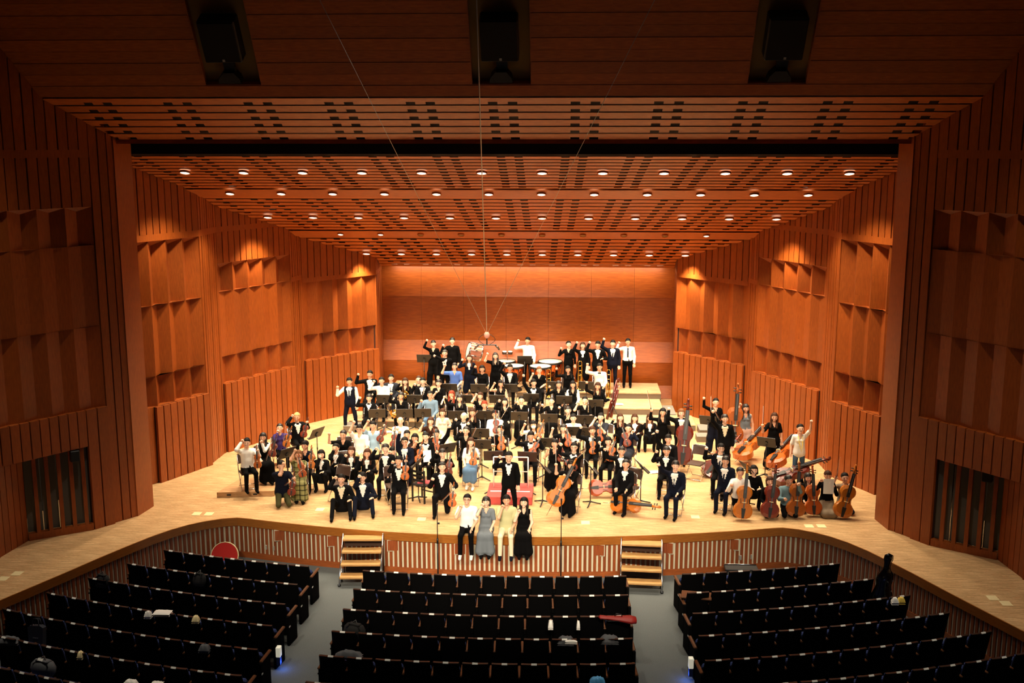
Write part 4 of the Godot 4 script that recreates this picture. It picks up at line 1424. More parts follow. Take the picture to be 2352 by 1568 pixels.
	if "tie" in extra:
		bones.append([up.call(0.95) + V(0, 0, 0.095 * g), up.call(0.40) + V(0, 0, chest + 0.028), 0.018, 0.020, 5, 0.002])
	if "bow" in extra:
		bones.append([up.call(0.97) + V(-0.035, 0, 0.092 * g), up.call(0.97) + V(0.035, 0, 0.092 * g), 0.021, 0.021, 5, 0.002])
	# arms
	var l1 := 0.285 * g
	var l2 := 0.245 * g
	var sleeve := "long" if suit or top in ["shirt", "blouse", "vest", "turtle", "cardigan", "loose"] else ("none" if top in ["sleeveless"] else "short")
	if d.has("sleeve"):
		sleeve = d.sleeve
	var arm_l := 4 if top in ["vest", "cardigan"] else 1
	var ends := []
	for i in 2:
		var s := -1 if i == 0 else 1
		var sp: Vector3 = up.call(0.885) + V(sh * s, 0, -0.008)
		var tgt: Vector3
		var raised := false
		var key := "r" if i == 0 else "l"
		if d.has(key):
			tgt = inv * d[key]
			raised = tgt.y > sp.y - 0.18
		else:
			match pose:
				"stand": tgt = V(0.235 * s, hy - 0.10, 0.05)
				"edge", "sit", "perch": tgt = V(0.13 * s, hy + 0.10, 0.30)
				"floor": tgt = V(0.22 * s, 0.40, 0.32)
				"squat", "half": tgt = V(0.10 * s, 0.58, 0.30)
				_: tgt = V(0.12 * s, hy + 0.09, 0.22)
		var pole := V(0.45 * s, -1.0, 0.05) if raised else V(0.55 * s, -0.7, -0.5)
		var j := elbow(sp, tgt, l1, l2, pole)
		var el: Vector3 = j[0]
		var wr: Vector3 = j[1]
		var fa := fat * 0.7
		var al := arm_l if arm_l == 1 else 10 + i
		var up_l := al if sleeve != "none" else 0
		if sleeve == "short":
			var mid := sp.lerp(el, 0.72)
			bones.append([sp, mid, 0.062 * g + fa, 0.058 * g + fa, al, 0.02])
			bones.append([sp.lerp(el, 0.5), el, 0.046 * g, 0.040 * g, 0, 0.01])
			bones.append([el, wr, 0.041 * g, 0.028 * g, 0, 0.02])
		elif sleeve == "none":
			bones.append([sp, el, 0.052 * g, 0.039 * g, 0, 0.02])
			bones.append([el, wr, 0.040 * g, 0.027 * g, 0, 0.02])
		else:
			bones.append([sp, el, 0.060 * g + fa, 0.049 * g + fa, up_l, 0.02])
			bones.append([el, el.lerp(wr, 0.86), 0.049 * g + fa, 0.038 * g + fa, up_l, 0.02])
			bones.append([el.lerp(wr, 0.8), wr, 0.030 * g, 0.028 * g, 4 if suit else 0, 0.004])
		ends.append([el, wr, raised])
	# legs, skirts, shoes
	var bot: String = d.bot
	var sock := 2 if bot == "trousers" else 0
	for i in 2:
		var s := -1 if i == 0 else 1
		var hp := V(hx * s, hy - 0.01, 0.0)
		var th := 0.088 if bot == "trousers" else 0.080
		if bot != "long":
			bones.append([hp, knee[i], th * g, 0.062 * g, 2 if bot == "trousers" else 0, 0.02])
			bones.append([knee[i], ankle[i], 0.060 * g, (0.050 if bot == "trousers" else 0.036) * g, sock, 0.02])
		else:
			bones.append([knee[i], ankle[i], 0.055 * g, 0.036 * g, 0, 0.02])
		bones.append([ankle[i] + V(0, -0.035, -0.02), ankle[i] + toe[i] + V(0, -0.012, 0), 0.043, 0.036, 3, 0.01])
	if bot != "trousers":
		var hem := 0.86 if bot == "long" else (0.25 if pose == "stand" else 0.12)
		if bot == "midi":
			hem = 0.55
		for s in [-1, 1]:
			var i := 0 if s < 0 else 1
			var w := 1.0 if pose != "stand" else 1.25
			var kk: Vector3 = V(knee[i].x * w, knee[i].y, knee[i].z)
			var hm: Vector3 = kk.lerp(V(ankle[i].x * 1.45, ankle[i].y, ankle[i].z + 0.02), hem)
			bones.append([V(hx * s * 0.8, hy, 0.0), kk, 0.112 * g, 0.105 * g, 2, 0.06])
			bones.append([kk, hm, 0.105 * g, (0.115 if bot == "long" else 0.10) * g, 2, 0.06])
		if pose != "stand":
			bones.append([V(0, hy - 0.01, 0.02), (knee[0] + knee[1]) * 0.5, 0.09 * g, 0.075 * g, 2, 0.06])
			bones.append([(knee[0] + knee[1]) * 0.5, ((knee[0] + knee[1]) * 0.5).lerp((ankle[0] + ankle[1]) * 0.5, hem), 0.075 * g, 0.075 * g, 2, 0.06])
	var net := nets(bones, 0.0185)
	var skin: Color = SKIN[int(absf(d.p.x * 13.0 + d.p.z * 7.0)) % 3].srgb_to_linear()
	var hairc: Color = HAIR[d.hc].srgb_to_linear()
	var colors := {0: skin, 6: Color(0.03, 0.022, 0.018), 7: hairc.lerp(skin, 0.35), 8: Color(0.50, 0.17, 0.14), 9: Color(0.80, 0.76, 0.70)}
	var bag := Bag.new()
	pour(bag, net, [0], Transform3D(), colors)
	# head turned to the camera
	var look: Vector3 = d.get("look", Vector3.ZERO)
	var hb := Basis.from_euler(V(deg_to_rad(-7.0 + look.y), deg_to_rad(look.x), deg_to_rad(look.z)))
	var hx_form := Transform3D(hb.scaled(Vector3.ONE * (0.97 + 0.04 * g)), up.call(1.0) + V(0, 0.170 * g, 0.015))
	pour(bag, head_net, [0, 6, 7, 8, 9], hx_form, colors)
	for i in 2:
		var e: Array = ends[i]
		var y: Vector3 = (e[1] - e[0]).normalized()
		var zz := V(0, 0, 1) if e[2] else V(0, -0.6, 0.8)
		var x := y.cross(zz).normalized()
		var hb2 := Basis(x, y, x.cross(y)).scaled_local(Vector3((1.0 if i == 0 else -1.0), 1.0, 1.0) * (0.98 if man else 0.9))
		var closed: bool = e[2] or d.get("grip", false)
		pour(bag, fist_net if closed else relaxed_net, [0], Transform3D(hb2, e[1] - y * 0.012), colors)
	var inner := tool(true)
	add_tube(inner, PackedVector3Array([V(0, hy - 0.03, 0), up.call(0.5), up.call(0.9), neck1]), 0.05, 6, 0.04)
	for i in 2:
		var s := -1 if i == 0 else 1
		add_tube(inner, PackedVector3Array([up.call(0.86), up.call(0.885) + V(sh * s * 0.95, -0.01, -0.008), ends[i][0], ends[i][1]]), 0.03, 6, 0.022)
		add_tube(inner, PackedVector3Array([V(0, hy, 0), V(hx * s, hy - 0.02, 0), knee[i], ankle[i]]), 0.04, 6, 0.025)
	inner.generate_normals()
	inner.index()
	var ia := inner.commit_to_arrays()
	var from := bag.v.size()
	bag.v.append_array(ia[Mesh.ARRAY_VERTEX])
	bag.n.append_array(ia[Mesh.ARRAY_NORMAL])
	for q in ia[Mesh.ARRAY_VERTEX].size():
		bag.c.append(skin)
	for q in ia[Mesh.ARRAY_INDEX]:
		bag.i.append(q + from)
	part("body", bag_mesh(bag), mats.skin, t)
	var names := {1: d.get("tn", {"suit": "jacket", "shirt": "shirt", "tee": "t_shirt", "vest": "waistcoat", "dress": "dress", "cardigan": "dress"}.get(top, "blouse")), 2: {"trousers": "trousers", "long": "long_skirt", "midi": "skirt", "skirt": "skirt"}[bot], 3: "shoes", 4: "shirt", 10: "sleeve", 11: "sleeve", 5: "bow_tie" if "bow" in extra else "necktie"}
	var tint := {1: d.tc, 2: d.bc, 3: d.get("sc", "black"), 4: d.get("ic", "white"), 10: d.get("ic", "white"), 11: d.get("ic", "white"), 5: "black" if "bow" in extra else "tie"}
	for lb in [1, 2, 3, 4, 5, 10, 11]:
		if net.f.has(lb) and net.f[lb].size() > 12:
			var gb := Bag.new()
			pour(gb, net, [lb], Transform3D(), {})
			part(names[lb], bag_mesh(gb), cloth(tint[lb]), t)
	if d.hair != "none":
		var hm_key := "hair_" + str(d.hc)
		if not mats.has(hm_key):
			plain(hm_key, HAIR[d.hc], 0.62).metallic_specular = 0.3
		part("hair", hair_mesh[d.hair], mats[hm_key], t, hx_form)
	if "glasses" in extra:
		var st := tool(true)
		for s in [-1, 1]:
			var ring: Array = []
			for q in 13:
				ring.append(V(0.034 * s + cos(TAU * q / 12.0) * 0.025, 0.008 + sin(TAU * q / 12.0) * 0.020, 0.104))
			add_tube(st, PackedVector3Array(ring), 0.0035, 4)
			add_tube(st, PackedVector3Array([V(0.060 * s, 0.012, 0.102), V(0.088 * s, 0.012, 0.0)]), 0.003, 4)
		part("glasses", done(st), mats.black, t, hx_form)
	if "mask" in extra:
		part("face_mask", lathe_mesh([[0.0, 0.045], [0.035, 0.038], [0.058, 0.012], [0.062, -0.01]], 12), mats.white, t, hx_form * Transform3D(Basis(Vector3.RIGHT, PI * 0.5 + 0.25), V(0, -0.042, 0.068)))
	if "lanyard" in extra:
		part("lanyard", tube_mesh([up.call(0.95) + V(-0.06, 0, 0.06), up.call(0.5) + V(-0.02, 0, chest + 0.06), up.call(0.12) + V(0.02, 0, chest + 0.08), up.call(0.5) + V(0.05, 0, chest + 0.06), up.call(0.95) + V(0.06, 0, 0.06)], 0.011, 5), mats.yellow, t)

# ---------------------------------------------------------------- percussion, winds, stage gear
func timpano(x: float, y: float, z: float, r: float, label: String) -> void:
	var t := thing("timpano", label, "timpani", at(x, y, z), "timpani")
	var bowl := []
	for i in 9:
		var a := PI * 0.5 * i / 8.0
		bowl.append([maxf(0.03, r * 0.97 * sin(a)), 0.80 - r * 0.95 * cos(a)])
	part("bowl", lathe_mesh(bowl, 20), mats.copper, t)
	part("drumhead", lathe_mesh([[0.0, 0.86], [r * 0.97, 0.86], [r * 0.97, 0.84]], 24), mats.drumhead, t)
	part("hoop", lathe_mesh([[r * 0.97, 0.87], [r * 1.03, 0.87], [r * 1.03, 0.80], [r * 0.97, 0.80]], 24), mats.black, t)
	for k in 6:
		var a := TAU * k / 6.0
		part("strut", tube_mesh([V(cos(a) * r * 1.02, 0.82, sin(a) * r * 1.02), V(cos(a) * r * 0.95, 0.45, sin(a) * r * 0.95), V(cos(a) * 0.10, 0.18, sin(a) * 0.10)], 0.012, 5), mats.black, t)
	part("base", lathe_mesh([[0.0, 0.30], [0.10, 0.30], [0.12, 0.12], [r * 0.8, 0.05], [r * 0.8, 0.0], [0.0, 0.0]], 16), mats.black, t)
	part("pedal", soft_box(0.10, 0.04, 0.26, 0.01), mats.chrome, t, at(0, 0.09, r * 0.75))

func trombone(x: float, y: float, z: float, label: String) -> void:
	var t := thing("trombone", label, "trombone", at(x, y, z), "trombones")
	var st := tool(true)
	for s in [-1, 1]:
		add_tube(st, PackedVector3Array([V(0.06 * s, 0.16, 0), V(0.06 * s, 0.98, 0)]), 0.015)
	var arc := PackedVector3Array()
	for i in 9:
		arc.append(V(-cos(PI * i / 8.0) * 0.06, 0.98 + sin(PI * i / 8.0) * 0.06, 0))
	add_tube(st, arc, 0.015)
	part("slide", done(st), mats.gold, t)
	for k in 3:
		part("brace", tube_mesh([V(-0.06, 0.55 + k * 0.16, 0), V(0.06, 0.55 + k * 0.16, 0)], 0.014), mats.gold, t)
	part("bell", lathe_mesh([[0.012, 0.62], [0.016, 0.30], [0.03, 0.15], [0.06, 0.08], [0.105, 0.05], [0.10, 0.055], [0.05, 0.10], [0.02, 0.2]], 18), mats.gold, t, at(0.0, 0.0, -0.10))
	part("bell_bow", tube_mesh([V(0.05, 0.30, 0), V(0.05, 0.20, -0.05), V(0.0, 0.60, -0.10)], 0.010), mats.gold, t)
	part("stand_peg", lathe_mesh([[0.0, 0.10], [0.05, 0.06], [0.02, 0.02], [0.16, 0.01], [0.16, 0.0], [0.0, 0.0]], 10), mats.black, t, at(0, 0, -0.10))

func horn(p: Vector3, label: String) -> void:
	var t := thing("french_horn", label, "horn", Transform3D(Basis.from_euler(V(0.2, -0.3, 0.3)), p), "horns")
	var st := tool(true)
	for ring in [0.135, 0.105, 0.075]:
		var pts := PackedVector3Array()
		for i in 21:
			pts.append(V(cos(TAU * i / 20.0) * ring, sin(TAU * i / 20.0) * ring, (0.135 - ring) * 0.5))
		add_tube(st, pts, 0.012)
	part("coil", done(st), mats.gold, t)
	part("bell", lathe_mesh([[0.015, 0.30], [0.025, 0.16], [0.06, 0.07], [0.15, 0.0], [0.145, 0.004], [0.05, 0.075]], 18), mats.gold, t, Transform3D(Basis.from_euler(V(0, 0, 0.9)), V(0.10, -0.16, -0.03)))
	part("mouth_pipe", tube_mesh([V(-0.10, 0.09, 0), V(-0.20, 0.20, 0.02)], 0.009, 6, 0.006), mats.gold, t)
	for k in 3:
		part("valve", lathe_mesh([[0.0, 0.03], [0.02, 0.03], [0.02, -0.03], [0.0, -0.03]], 10), mats.chrome, t, at(-0.02 + 0.035 * k, 0.03, 0.03))

func wind_pipe(a: Vector3, b: Vector3, m: String, label: String) -> void:
	var called: String = "flute" if "flute" in label else ("oboe" if "oboe" in label else ("clarinet" if "clarinet" in label else "piccolo"))
	var d := (b - a).normalized()
	var l := maxf(a.distance_to(b), 0.3)
	var t := thing(called, label, called, frame(a, d, Vector3.BACK))
	part("tube", tube_mesh([V(0, 0, 0), V(l, 0, 0)], 0.013, 7), mats[m], t)
	for k in 7:
		part("key", lathe_mesh([[0.0, 0.006], [0.008, 0.005], [0.009, 0.0]], 8), mats.chrome, t, Transform3D(Basis(), V(l * (0.2 + 0.09 * k), 0.013, 0)))
	part("head_joint", tube_mesh([V(l * 0.88, 0, 0), V(l * 1.02, 0, 0)], 0.016, 7), mats.chrome, t)

func bassoon(a: Vector3, b: Vector3) -> void:
	var t := thing("contrabassoon", "reddish contrabassoon leaning on its stand right of the lace dress", "bassoon", frame(a, b - a, Vector3.BACK))
	var l := a.distance_to(b)
	var m := plain("bassoon_wood", Color(0.34, 0.10, 0.06), 0.3)
	for k in 3:
		part("joint", tube_mesh([V(0.0 if k else -0.1, 0.0, 0.065 * (k - 1)), V(l * (1.0 - 0.12 * k), 0.0, 0.06 * (k - 1))], 0.036, 8, 0.03), m, t)
	part("bend", tube_mesh([V(l * 0.98, 0, -0.06), V(l * 1.05, 0, -0.02), V(l * 0.95, 0, 0.05)], 0.03, 8), m, t)
	for k in 9:
		part("key", soft_box(0.05, 0.02, 0.02, 0.005), mats.chrome, t, at(l * (0.12 + 0.09 * k), 0.045, 0.04 * ((k % 3) - 1)))
	part("bocal", tube_mesh([V(l * 0.9, 0.05, 0.02), V(l * 1.0, 0.14, 0.03), V(l * 0.92, 0.24, 0.02)], 0.006), mats.chrome, t)
	var s := thing("bassoon_stand", "thin black stand holding the contrabassoon", "stand", at(a.x + 0.12, 0.2, a.z))
	for k in 3:
		var an := TAU * k / 3.0 + 0.4
		part("leg", tube_mesh([V(0, 0.45, 0), V(cos(an) * 0.22, 0.0, sin(an) * 0.22)], 0.010), mats.black, s)
	part("post", tube_mesh([V(0, 0.2, 0), V(0.0, 0.95, -0.05)], 0.011), mats.black, s)

func bass_drum(p: Vector3) -> void:
	var t := thing("concert_drum", "tilted wooden drum with chrome hoops on the back riser", "drum", Transform3D(Basis.from_euler(V(0.0, 0.25, PI * 0.5 - 0.24)).scaled(Vector3.ONE * 1.12), p))
	var m := plain("drum_shell", Color(0.74, 0.47, 0.38), 0.3)
	part("shell", lathe_mesh([[0.245, -0.20], [0.245, 0.20]], 24), m, t)
	for s in [-1, 1]:
		part("drumhead", lathe_mesh([[0.0, 0.205 * s], [0.24, 0.205 * s]], 24), mats.drumhead, t)
		part("hoop", lathe_mesh([[0.245, 0.215 * s], [0.268, 0.215 * s], [0.268, 0.165 * s], [0.245, 0.165 * s]], 24), mats.chrome, t)
	for k in 10:
		var a := TAU * k / 10.0
		part("lug", tube_mesh([V(cos(a) * 0.265, -0.18, sin(a) * 0.265), V(cos(a) * 0.265, 0.18, sin(a) * 0.265)], 0.010, 5), mats.chrome, t)
		part("lug_block", soft_box(0.05, 0.07, 0.05, 0.01), mats.chrome, t, Transform3D(Basis(Vector3.UP, -a), V(cos(a) * 0.262, 0.0, sin(a) * 0.262)))
	var s2 := thing("drum_stand", "chrome stand under the tilted wooden drum", "stand", at(p.x, 0.6, p.z))
	part("post", tube_mesh([V(0, 0.25, 0), V(0, p.y - 0.88, 0)], 0.018), mats.chrome, s2)
	for k in 3:
		var a := TAU * k / 3.0 + 0.3
		part("leg", tube_mesh([V(0, 0.45, 0), V(cos(a) * 0.32, 0, sin(a) * 0.32)], 0.012), mats.chrome, s2)

func small_drums(p: Vector3) -> void:
	var t := thing("bongo_pair", "pair of small white-headed drums on a chrome stand", "drum", at(p.x, 0.6, p.z))
	var h := p.y - 0.6
	for s in [-1, 1]:
		part("shell", lathe_mesh([[0.075, h - 0.10], [0.085, h]], 14), mats.chair_brown, t, at(0.10 * s, 0, 0))
		part("drumhead", lathe_mesh([[0.0, h + 0.015], [0.06, h + 0.012], [0.088, h]], 14), mats.drumhead, t, at(0.10 * s, 0, 0))
		part("rim", lathe_mesh([[0.086, h + 0.005], [0.094, h + 0.005], [0.094, h - 0.02]], 14), mats.chrome, t, at(0.10 * s, 0, 0))
	part("post", tube_mesh([V(0, 0.2, 0), V(0, h - 0.04, 0)], 0.013), mats.chrome, t)
	for k in 3:
		var a := TAU * k / 3.0
		part("leg", tube_mesh([V(0, 0.40, 0), V(cos(a) * 0.26, 0, sin(a) * 0.26)], 0.010), mats.chrome, t)

func hanging_microphones(p: Vector3, up: Vector3, l: Vector3, r: Vector3) -> void:
	var t := thing("hanging_microphones", "microphone array hanging on wires above the orchestra", "microphone", at(p.x, p.y, p.z))
	part("weight", lathe_mesh([[0.0, 0.12], [0.05, 0.11], [0.075, 0.06], [0.07, -0.01], [0.04, -0.05], [0.0, -0.06]], 14), plain("rose_metal", Color(0.80, 0.56, 0.50), 0.4), t)
	for s in [-1, 1]:
		var pts := []
		for i in 13:
			var a := PI * i / 12.0
			pts.append(V(s * (0.07 + sin(a) * 0.15), 0.06 - 0.28 * i / 12.0, 0))
		part("cable_loop", tube_mesh(pts, 0.007, 5), mats.black, t)
		part("microphone", lathe_mesh([[0.0, 0.06], [0.02, 0.055], [0.022, -0.04], [0.012, -0.10], [0.0, -0.10]], 10), mats.chrome, t, Transform3D(Basis.from_euler(V(0.5, 0, 0.5 * s)), V(0.30 * s, -0.30, 0.02)))
		part("shock_mount", tube_mesh([V(0.22 * s, -0.24, 0), V(0.33 * s, -0.36, 0.03)], 0.015, 5), mats.black, t)
	part("stem", tube_mesh([V(0, -0.05, 0), V(0, -0.22, 0)], 0.018), mats.black, t)
	part("crossbar", tube_mesh([V(-0.26, -0.23, 0), V(0.26, -0.23, 0)], 0.016), mats.grey_case, t)
	var k := 0
	for q in [up, l, r]:
		var d: Vector3 = (q - p) * ((13.7 - p.y) / (q.y - p.y))
		part("wire", tube_mesh([V([0, -0.03, 0.03][k], 0.11, 0), d], [0.012, 0.005, 0.005][k], 5), mats.wire, t)
		k += 1

func mic_stand(x: float, z: float, top: float, label: String) -> void:
	var t := thing("microphone_stand", label, "microphone stand", at(x, -1.0, z), "microphone stands")
	part("pole", tube_mesh([V(0, 0.02, 0), V(0, 0.95, 0)], 0.016), mats.black, t)
	part("upper_pole", tube_mesh([V(0, 0.9, 0), V(0, top + 0.95, 0)], 0.011), mats.black, t)
	part("clutch", tube_mesh([V(0, 0.90, 0), V(0, 1.02, 0)], 0.024), mats.black, t)
	for k in 3:
		var a := TAU * k / 3.0 + 0.26
		part("leg", tube_mesh([V(0, 0.07, 0), V(cos(a) * 0.32, 0.015, sin(a) * 0.32)], 0.014), mats.black, t)
	part("microphone", lathe_mesh([[0.0, 0.0], [0.014, 0.0], [0.018, 0.10], [0.022, 0.14], [0.0, 0.16]], 10), mats.black, t, at(0, top + 0.94, 0))
	part("clip", soft_box(0.05, 0.04, 0.04, 0.008), mats.black, t, at(0.03, top + 0.62, 0))

func paper(p: Vector3, b: Basis, w: float, h: float, label: String) -> void:
	var t := thing("sheet_of_paper", label, "paper", Transform3D(b, p))
	var st := tool()
	for i in 4:
		var z0 := 0.012 * sin(PI * i / 4.0)
		var z1 := 0.012 * sin(PI * (i + 1) / 4.0)
		for o in [0.0, -0.003]:
			quad(st, V(w * (i / 4.0 - 0.5), -h / 2, z0 + o), V(w * (i / 4.0 - 0.5), h / 2, z0 + o), V(w * ((i + 1) / 4.0 - 0.5), h / 2, z1 + o), V(w * ((i + 1) / 4.0 - 0.5), -h / 2, z1 + o))
	part("page", done(st), mats.paper, t)

func black_chair(x: float, z: float) -> void:
	var t := thing("wooden_chair", "black wooden chair with a pink cloth beside the kneeling front violinist", "chair", Transform3D(Basis(Vector3.UP, 2.6), V(x, 0, z)))
	part("seat", soft_box(0.42, 0.04, 0.42, 0.01), mats.black, t, at(0, 0.45, 0))
	for p in [[-0.19, -0.19], [0.19, -0.19], [-0.19, 0.19], [0.19, 0.19]]:
		part("leg", soft_box(0.04, 0.86 if p[1] < 0 else 0.44, 0.04, 0.006), mats.black, t, at(p[0], 0.43 if p[1] < 0 else 0.22, p[1]))
	for k in 3:
		part("back_slat", soft_box(0.36, 0.06, 0.02, 0.006), mats.black, t, at(0, 0.58 + 0.11 * k, -0.19))
	part("stretcher", soft_box(0.36, 0.03, 0.02, 0.005), mats.black, t, at(0, 0.2, 0.19))
	soft_thing(V(x + 0.06, 0.49, z), 0.46, 0.16, "red_cloth", "pink cloth lying on the black wooden chair")

# ---------------------------------------------------------------- belongings among the seats
func soft_thing(p: Vector3, sx: float, sz: float, m: String, label: String) -> void:
	if not mats.has(m):
		plain(m, Color(0.86, 0.36, 0.38), 0.8)
	var words := label.split(" ")
	var called := "garment"
	for w in ["papers", "pouch", "bag", "jacket", "sleeve", "strap", "towel", "cap", "book", "cloth"]:
		if w in words:
			called = {"papers": "papers", "sleeve": "shirt", "strap": "bag_strap"}.get(w, w)
	var st := tool(true)
	var n := FastNoiseLite.new()
	n.seed = int(absf(p.x * 100))
	n.frequency = 3.0
	var cols := 10
	var rows := 6
	var g := []
	for j in rows + 1:
		var r := []
		for i in cols + 1:
			var u := float(i) / cols * 2 - 1
			var v := float(j) / rows * 2 - 1
			var e := maxf(absf(u), absf(v))
			var y := ((0.05 + 0.035 * n.get_noise_2d(u, v)) * (1.0 - pow(e, 4.0)) - 0.05 * pow(e, 3.0)) * (0.3 if called in ["papers", "book", "towel"] else 1.0)
			r.append(V(u * sx * 0.5 * (1.0 + 0.1 * n.get_noise_2d(v * 2, 5)), y, v * sz * 0.5 * (1.0 + 0.1 * n.get_noise_2d(u * 2, 9))))
		g.append(r)
	for j in rows:
		for i in cols:
			quad(st, g[j][i], g[j][i + 1], g[j + 1][i + 1], g[j + 1][i])
			quad(st, g[j][i] + V(0, -0.04, 0), g[j + 1][i] + V(0, -0.04, 0), g[j + 1][i + 1] + V(0, -0.04, 0), g[j][i + 1] + V(0, -0.04, 0))
	var o := part(numbered(called), done(st), mats[m], self, at(p.x, p.y, p.z))
	tag(o, label, called.replace("_", " "))

func cello_case(p: Vector3) -> void:
	var t := thing("cello_case", "glossy black cello case standing on the right seats", "case", Transform3D(Basis.from_euler(V(0.12, 0.2, -0.05)), V(p.x, -0.72, p.z)))
	var st := tool(true)
	var prof := [[0.0, 0.02], [0.14, 0.02], [0.215, 0.12], [0.225, 0.26], [0.17, 0.42], [0.155, 0.50], [0.18, 0.62], [0.165, 0.74], [0.09, 0.84], [0.062, 0.92], [0.070, 1.02], [0.095, 1.10], [0.085, 1.18], [0.0, 1.23]]
	add_lathe(st, prof, 18, Transform3D(Basis().scaled(V(1, 1, 0.62)), Vector3.ZERO))
	part("shell", done(st), mats.black_gloss, t)
	st = tool(true)
	var pts := PackedVector3Array()
	for q in prof:
		pts.append(V(q[0] * 1.01, q[1], 0.03))
	add_tube(st, pts, 0.008, 5)
	part("seam", done(st), mats.black, t)
	part("badge", lathe_mesh([[0.0, 0.004], [0.022, 0.003], [0.024, 0.0]], 12), mats.seat_cloth, t, Transform3D(Basis(Vector3.RIGHT, PI * 0.5), V(-0.06, 0.66, 0.112)))
	for y in [0.35, 0.60]:
		part("latch", soft_box(0.03, 0.05, 0.02, 0.005), mats.chrome, t, at(0.18, y, 0.03))
	part("handle", tube_mesh([V(0.02, 0.50, 0.10), V(0.03, 0.53, 0.13), V(0.03, 0.60, 0.13), V(0.02, 0.63, 0.10)], 0.012), mats.black, t)

func red_disc(p: Vector3) -> void:
	var t := thing("round_red_panel", "round red panel with a pale rim leaning on the stage front", "panel", Transform3D(Basis.from_euler(V(-0.35, 0.1, 0)), V(p.x, -0.72, p.z)))
	part("disc", lathe_mesh([[0.0, 0.02], [0.31, 0.02], [0.31, -0.02], [0.0, -0.02]], 28, false), mats.red, t, Transform3D(Basis(Vector3.RIGHT, PI * 0.5), Vector3.ZERO))
	part("rim", lathe_mesh([[0.31, 0.026], [0.325, 0.026], [0.325, -0.026], [0.31, -0.026]], 28, false), mats.hatch, t, Transform3D(Basis(Vector3.RIGHT, PI * 0.5), Vector3.ZERO))

func violin_case(p: Vector3) -> void:
	var t := thing("violin_case", "red violin case lying across the third middle row", "case", Transform3D(Basis.from_euler(V(0.1, 0.1, -0.12)), V(p.x + 0.06, p.y, p.z - 0.1)))
	var m := plain("case_red", Color(0.55, 0.10, 0.08), 0.5)
	var st := tool(true)
	add_lathe(st, [[0.0, -0.38], [0.10, -0.36], [0.125, -0.25], [0.10, -0.12], [0.075, 0.02], [0.055, 0.2], [0.06, 0.34], [0.0, 0.38]], 14, Transform3D(Basis(V(0, 1, 0), V(-1, 0, 0), V(0, 0, 1)).scaled(V(1, 0.55, 1)), Vector3.ZERO))
	part("shell", done(st), m, t)
	part("handle", tube_mesh([V(-0.06, 0.05, 0), V(-0.04, 0.10, 0), V(0.06, 0.10, 0), V(0.08, 0.05, 0)], 0.010), mats.black, t)
	part("zip", tube_mesh([V(-0.36, 0, 0.03), V(-0.2, 0, 0.125), V(0.1, 0, 0.07), V(0.36, 0, 0.05)], 0.005, 4), mats.black, t)

func low_trolley(p: Vector3) -> void:
	var t := thing("stand_trolley", "low black trolley behind the first right row", "trolley", at(p.x, -1.0, p.z))
	part("deck", soft_box(0.75, 0.05, 0.30, 0.01), mats.black, t, at(0, 0.30, 0))
	for x in [-0.33, 0.33]:
		for z in [-0.11, 0.11]:
			part("leg", soft_box(0.03, 0.28, 0.03, 0.005), mats.black, t, at(x, 0.14, z))
	part("side_rail", tube_mesh([V(-0.36, 0.34, -0.13), V(0.36, 0.34, -0.13)], 0.012), mats.chrome, t)

func tote_bag(p: Vector3) -> void:
	var t := thing("tote_bag", "dark blue tote bag with small lettering hanging on a left seat", "bag", Transform3D(Basis.from_euler(V(-0.12, -0.2, 0.05)), p))
	var m := plain("tote_blue", Color(0.16, 0.17, 0.21), 0.85)
	part("sack", prism_mesh(PackedVector2Array([Vector2(-0.15, -0.22), Vector2(0.15, -0.22), Vector2(0.17, 0.16), Vector2(0.10, 0.20), Vector2(-0.12, 0.19), Vector2(-0.17, 0.15)]), -0.05, 0.05), m, t)
	for z in [-0.04, 0.04]:
		part("handle", tube_mesh([V(-0.08, 0.18, z), V(-0.05, 0.32, z * 0.5), V(0.05, 0.32, z * 0.5), V(0.08, 0.18, z)], 0.012, 5), m, t)
	var f := SystemFont.new()
	f.font_names = PackedStringArray(["Droid Sans"])
	var tm := TextMesh.new()
	tm.text = "DENON"
	tm.font = f
	tm.font_size = 32
	tm.pixel_size = 0.0011
	tm.depth = 0.002
	part("lettering", tm, mats.wire, t, at(0, -0.04, 0.052))

func backpack(p: Vector3, w: float, label: String, m: String, patch: bool) -> void:
	var t := thing("backpack" if patch else "bag", label, "bag", Transform3D(Basis.from_euler(V(-0.2, -0.2, -0.1)), p))
	var st := tool(true)
	add_lathe(st, [[0.0, -0.16], [0.40, -0.15], [0.50, -0.05], [0.48, 0.05], [0.36, 0.13], [0.0, 0.17]], 16, Transform3D(Basis().scaled(V(w, 0.9, w * 0.55)), Vector3.ZERO))
	part("sack", done(st), mats[m], t)
	part("flap", soft_box(w * 0.5, 0.04, w * 0.3, 0.015), mats[m], t, at(0, 0.13, 0.03))
	part("strap", tube_mesh([V(-w * 0.3, 0.05, 0.1), V(0, 0.20, 0.02), V(w * 0.3, 0.05, 0.1)], 0.014, 5), mats.black, t)
	if patch:
		part("patch", box(0.10, 0.045, 0.006), mats.plate, t, Transform3D(Basis.from_euler(V(-0.5, 0, 0)), V(-0.02, 0.155, 0.09)))

func side_table(p: Vector3) -> void:
	var t := thing("small_table", "small dark wooden table at the aisle end of the second right row", "table", Transform3D(Basis(Vector3.UP, -0.16), V(p.x, -1.0, p.z)))
	part("table_top", soft_box(0.62, 0.04, 0.34, 0.01), mats.armwood, t, at(0, 0.72, 0))
	for x in [-0.28, 0.28]:
		part("leg", soft_box(0.04, 0.70, 0.26, 0.008), mats.seat_shell, t, at(x, 0.35, 0))

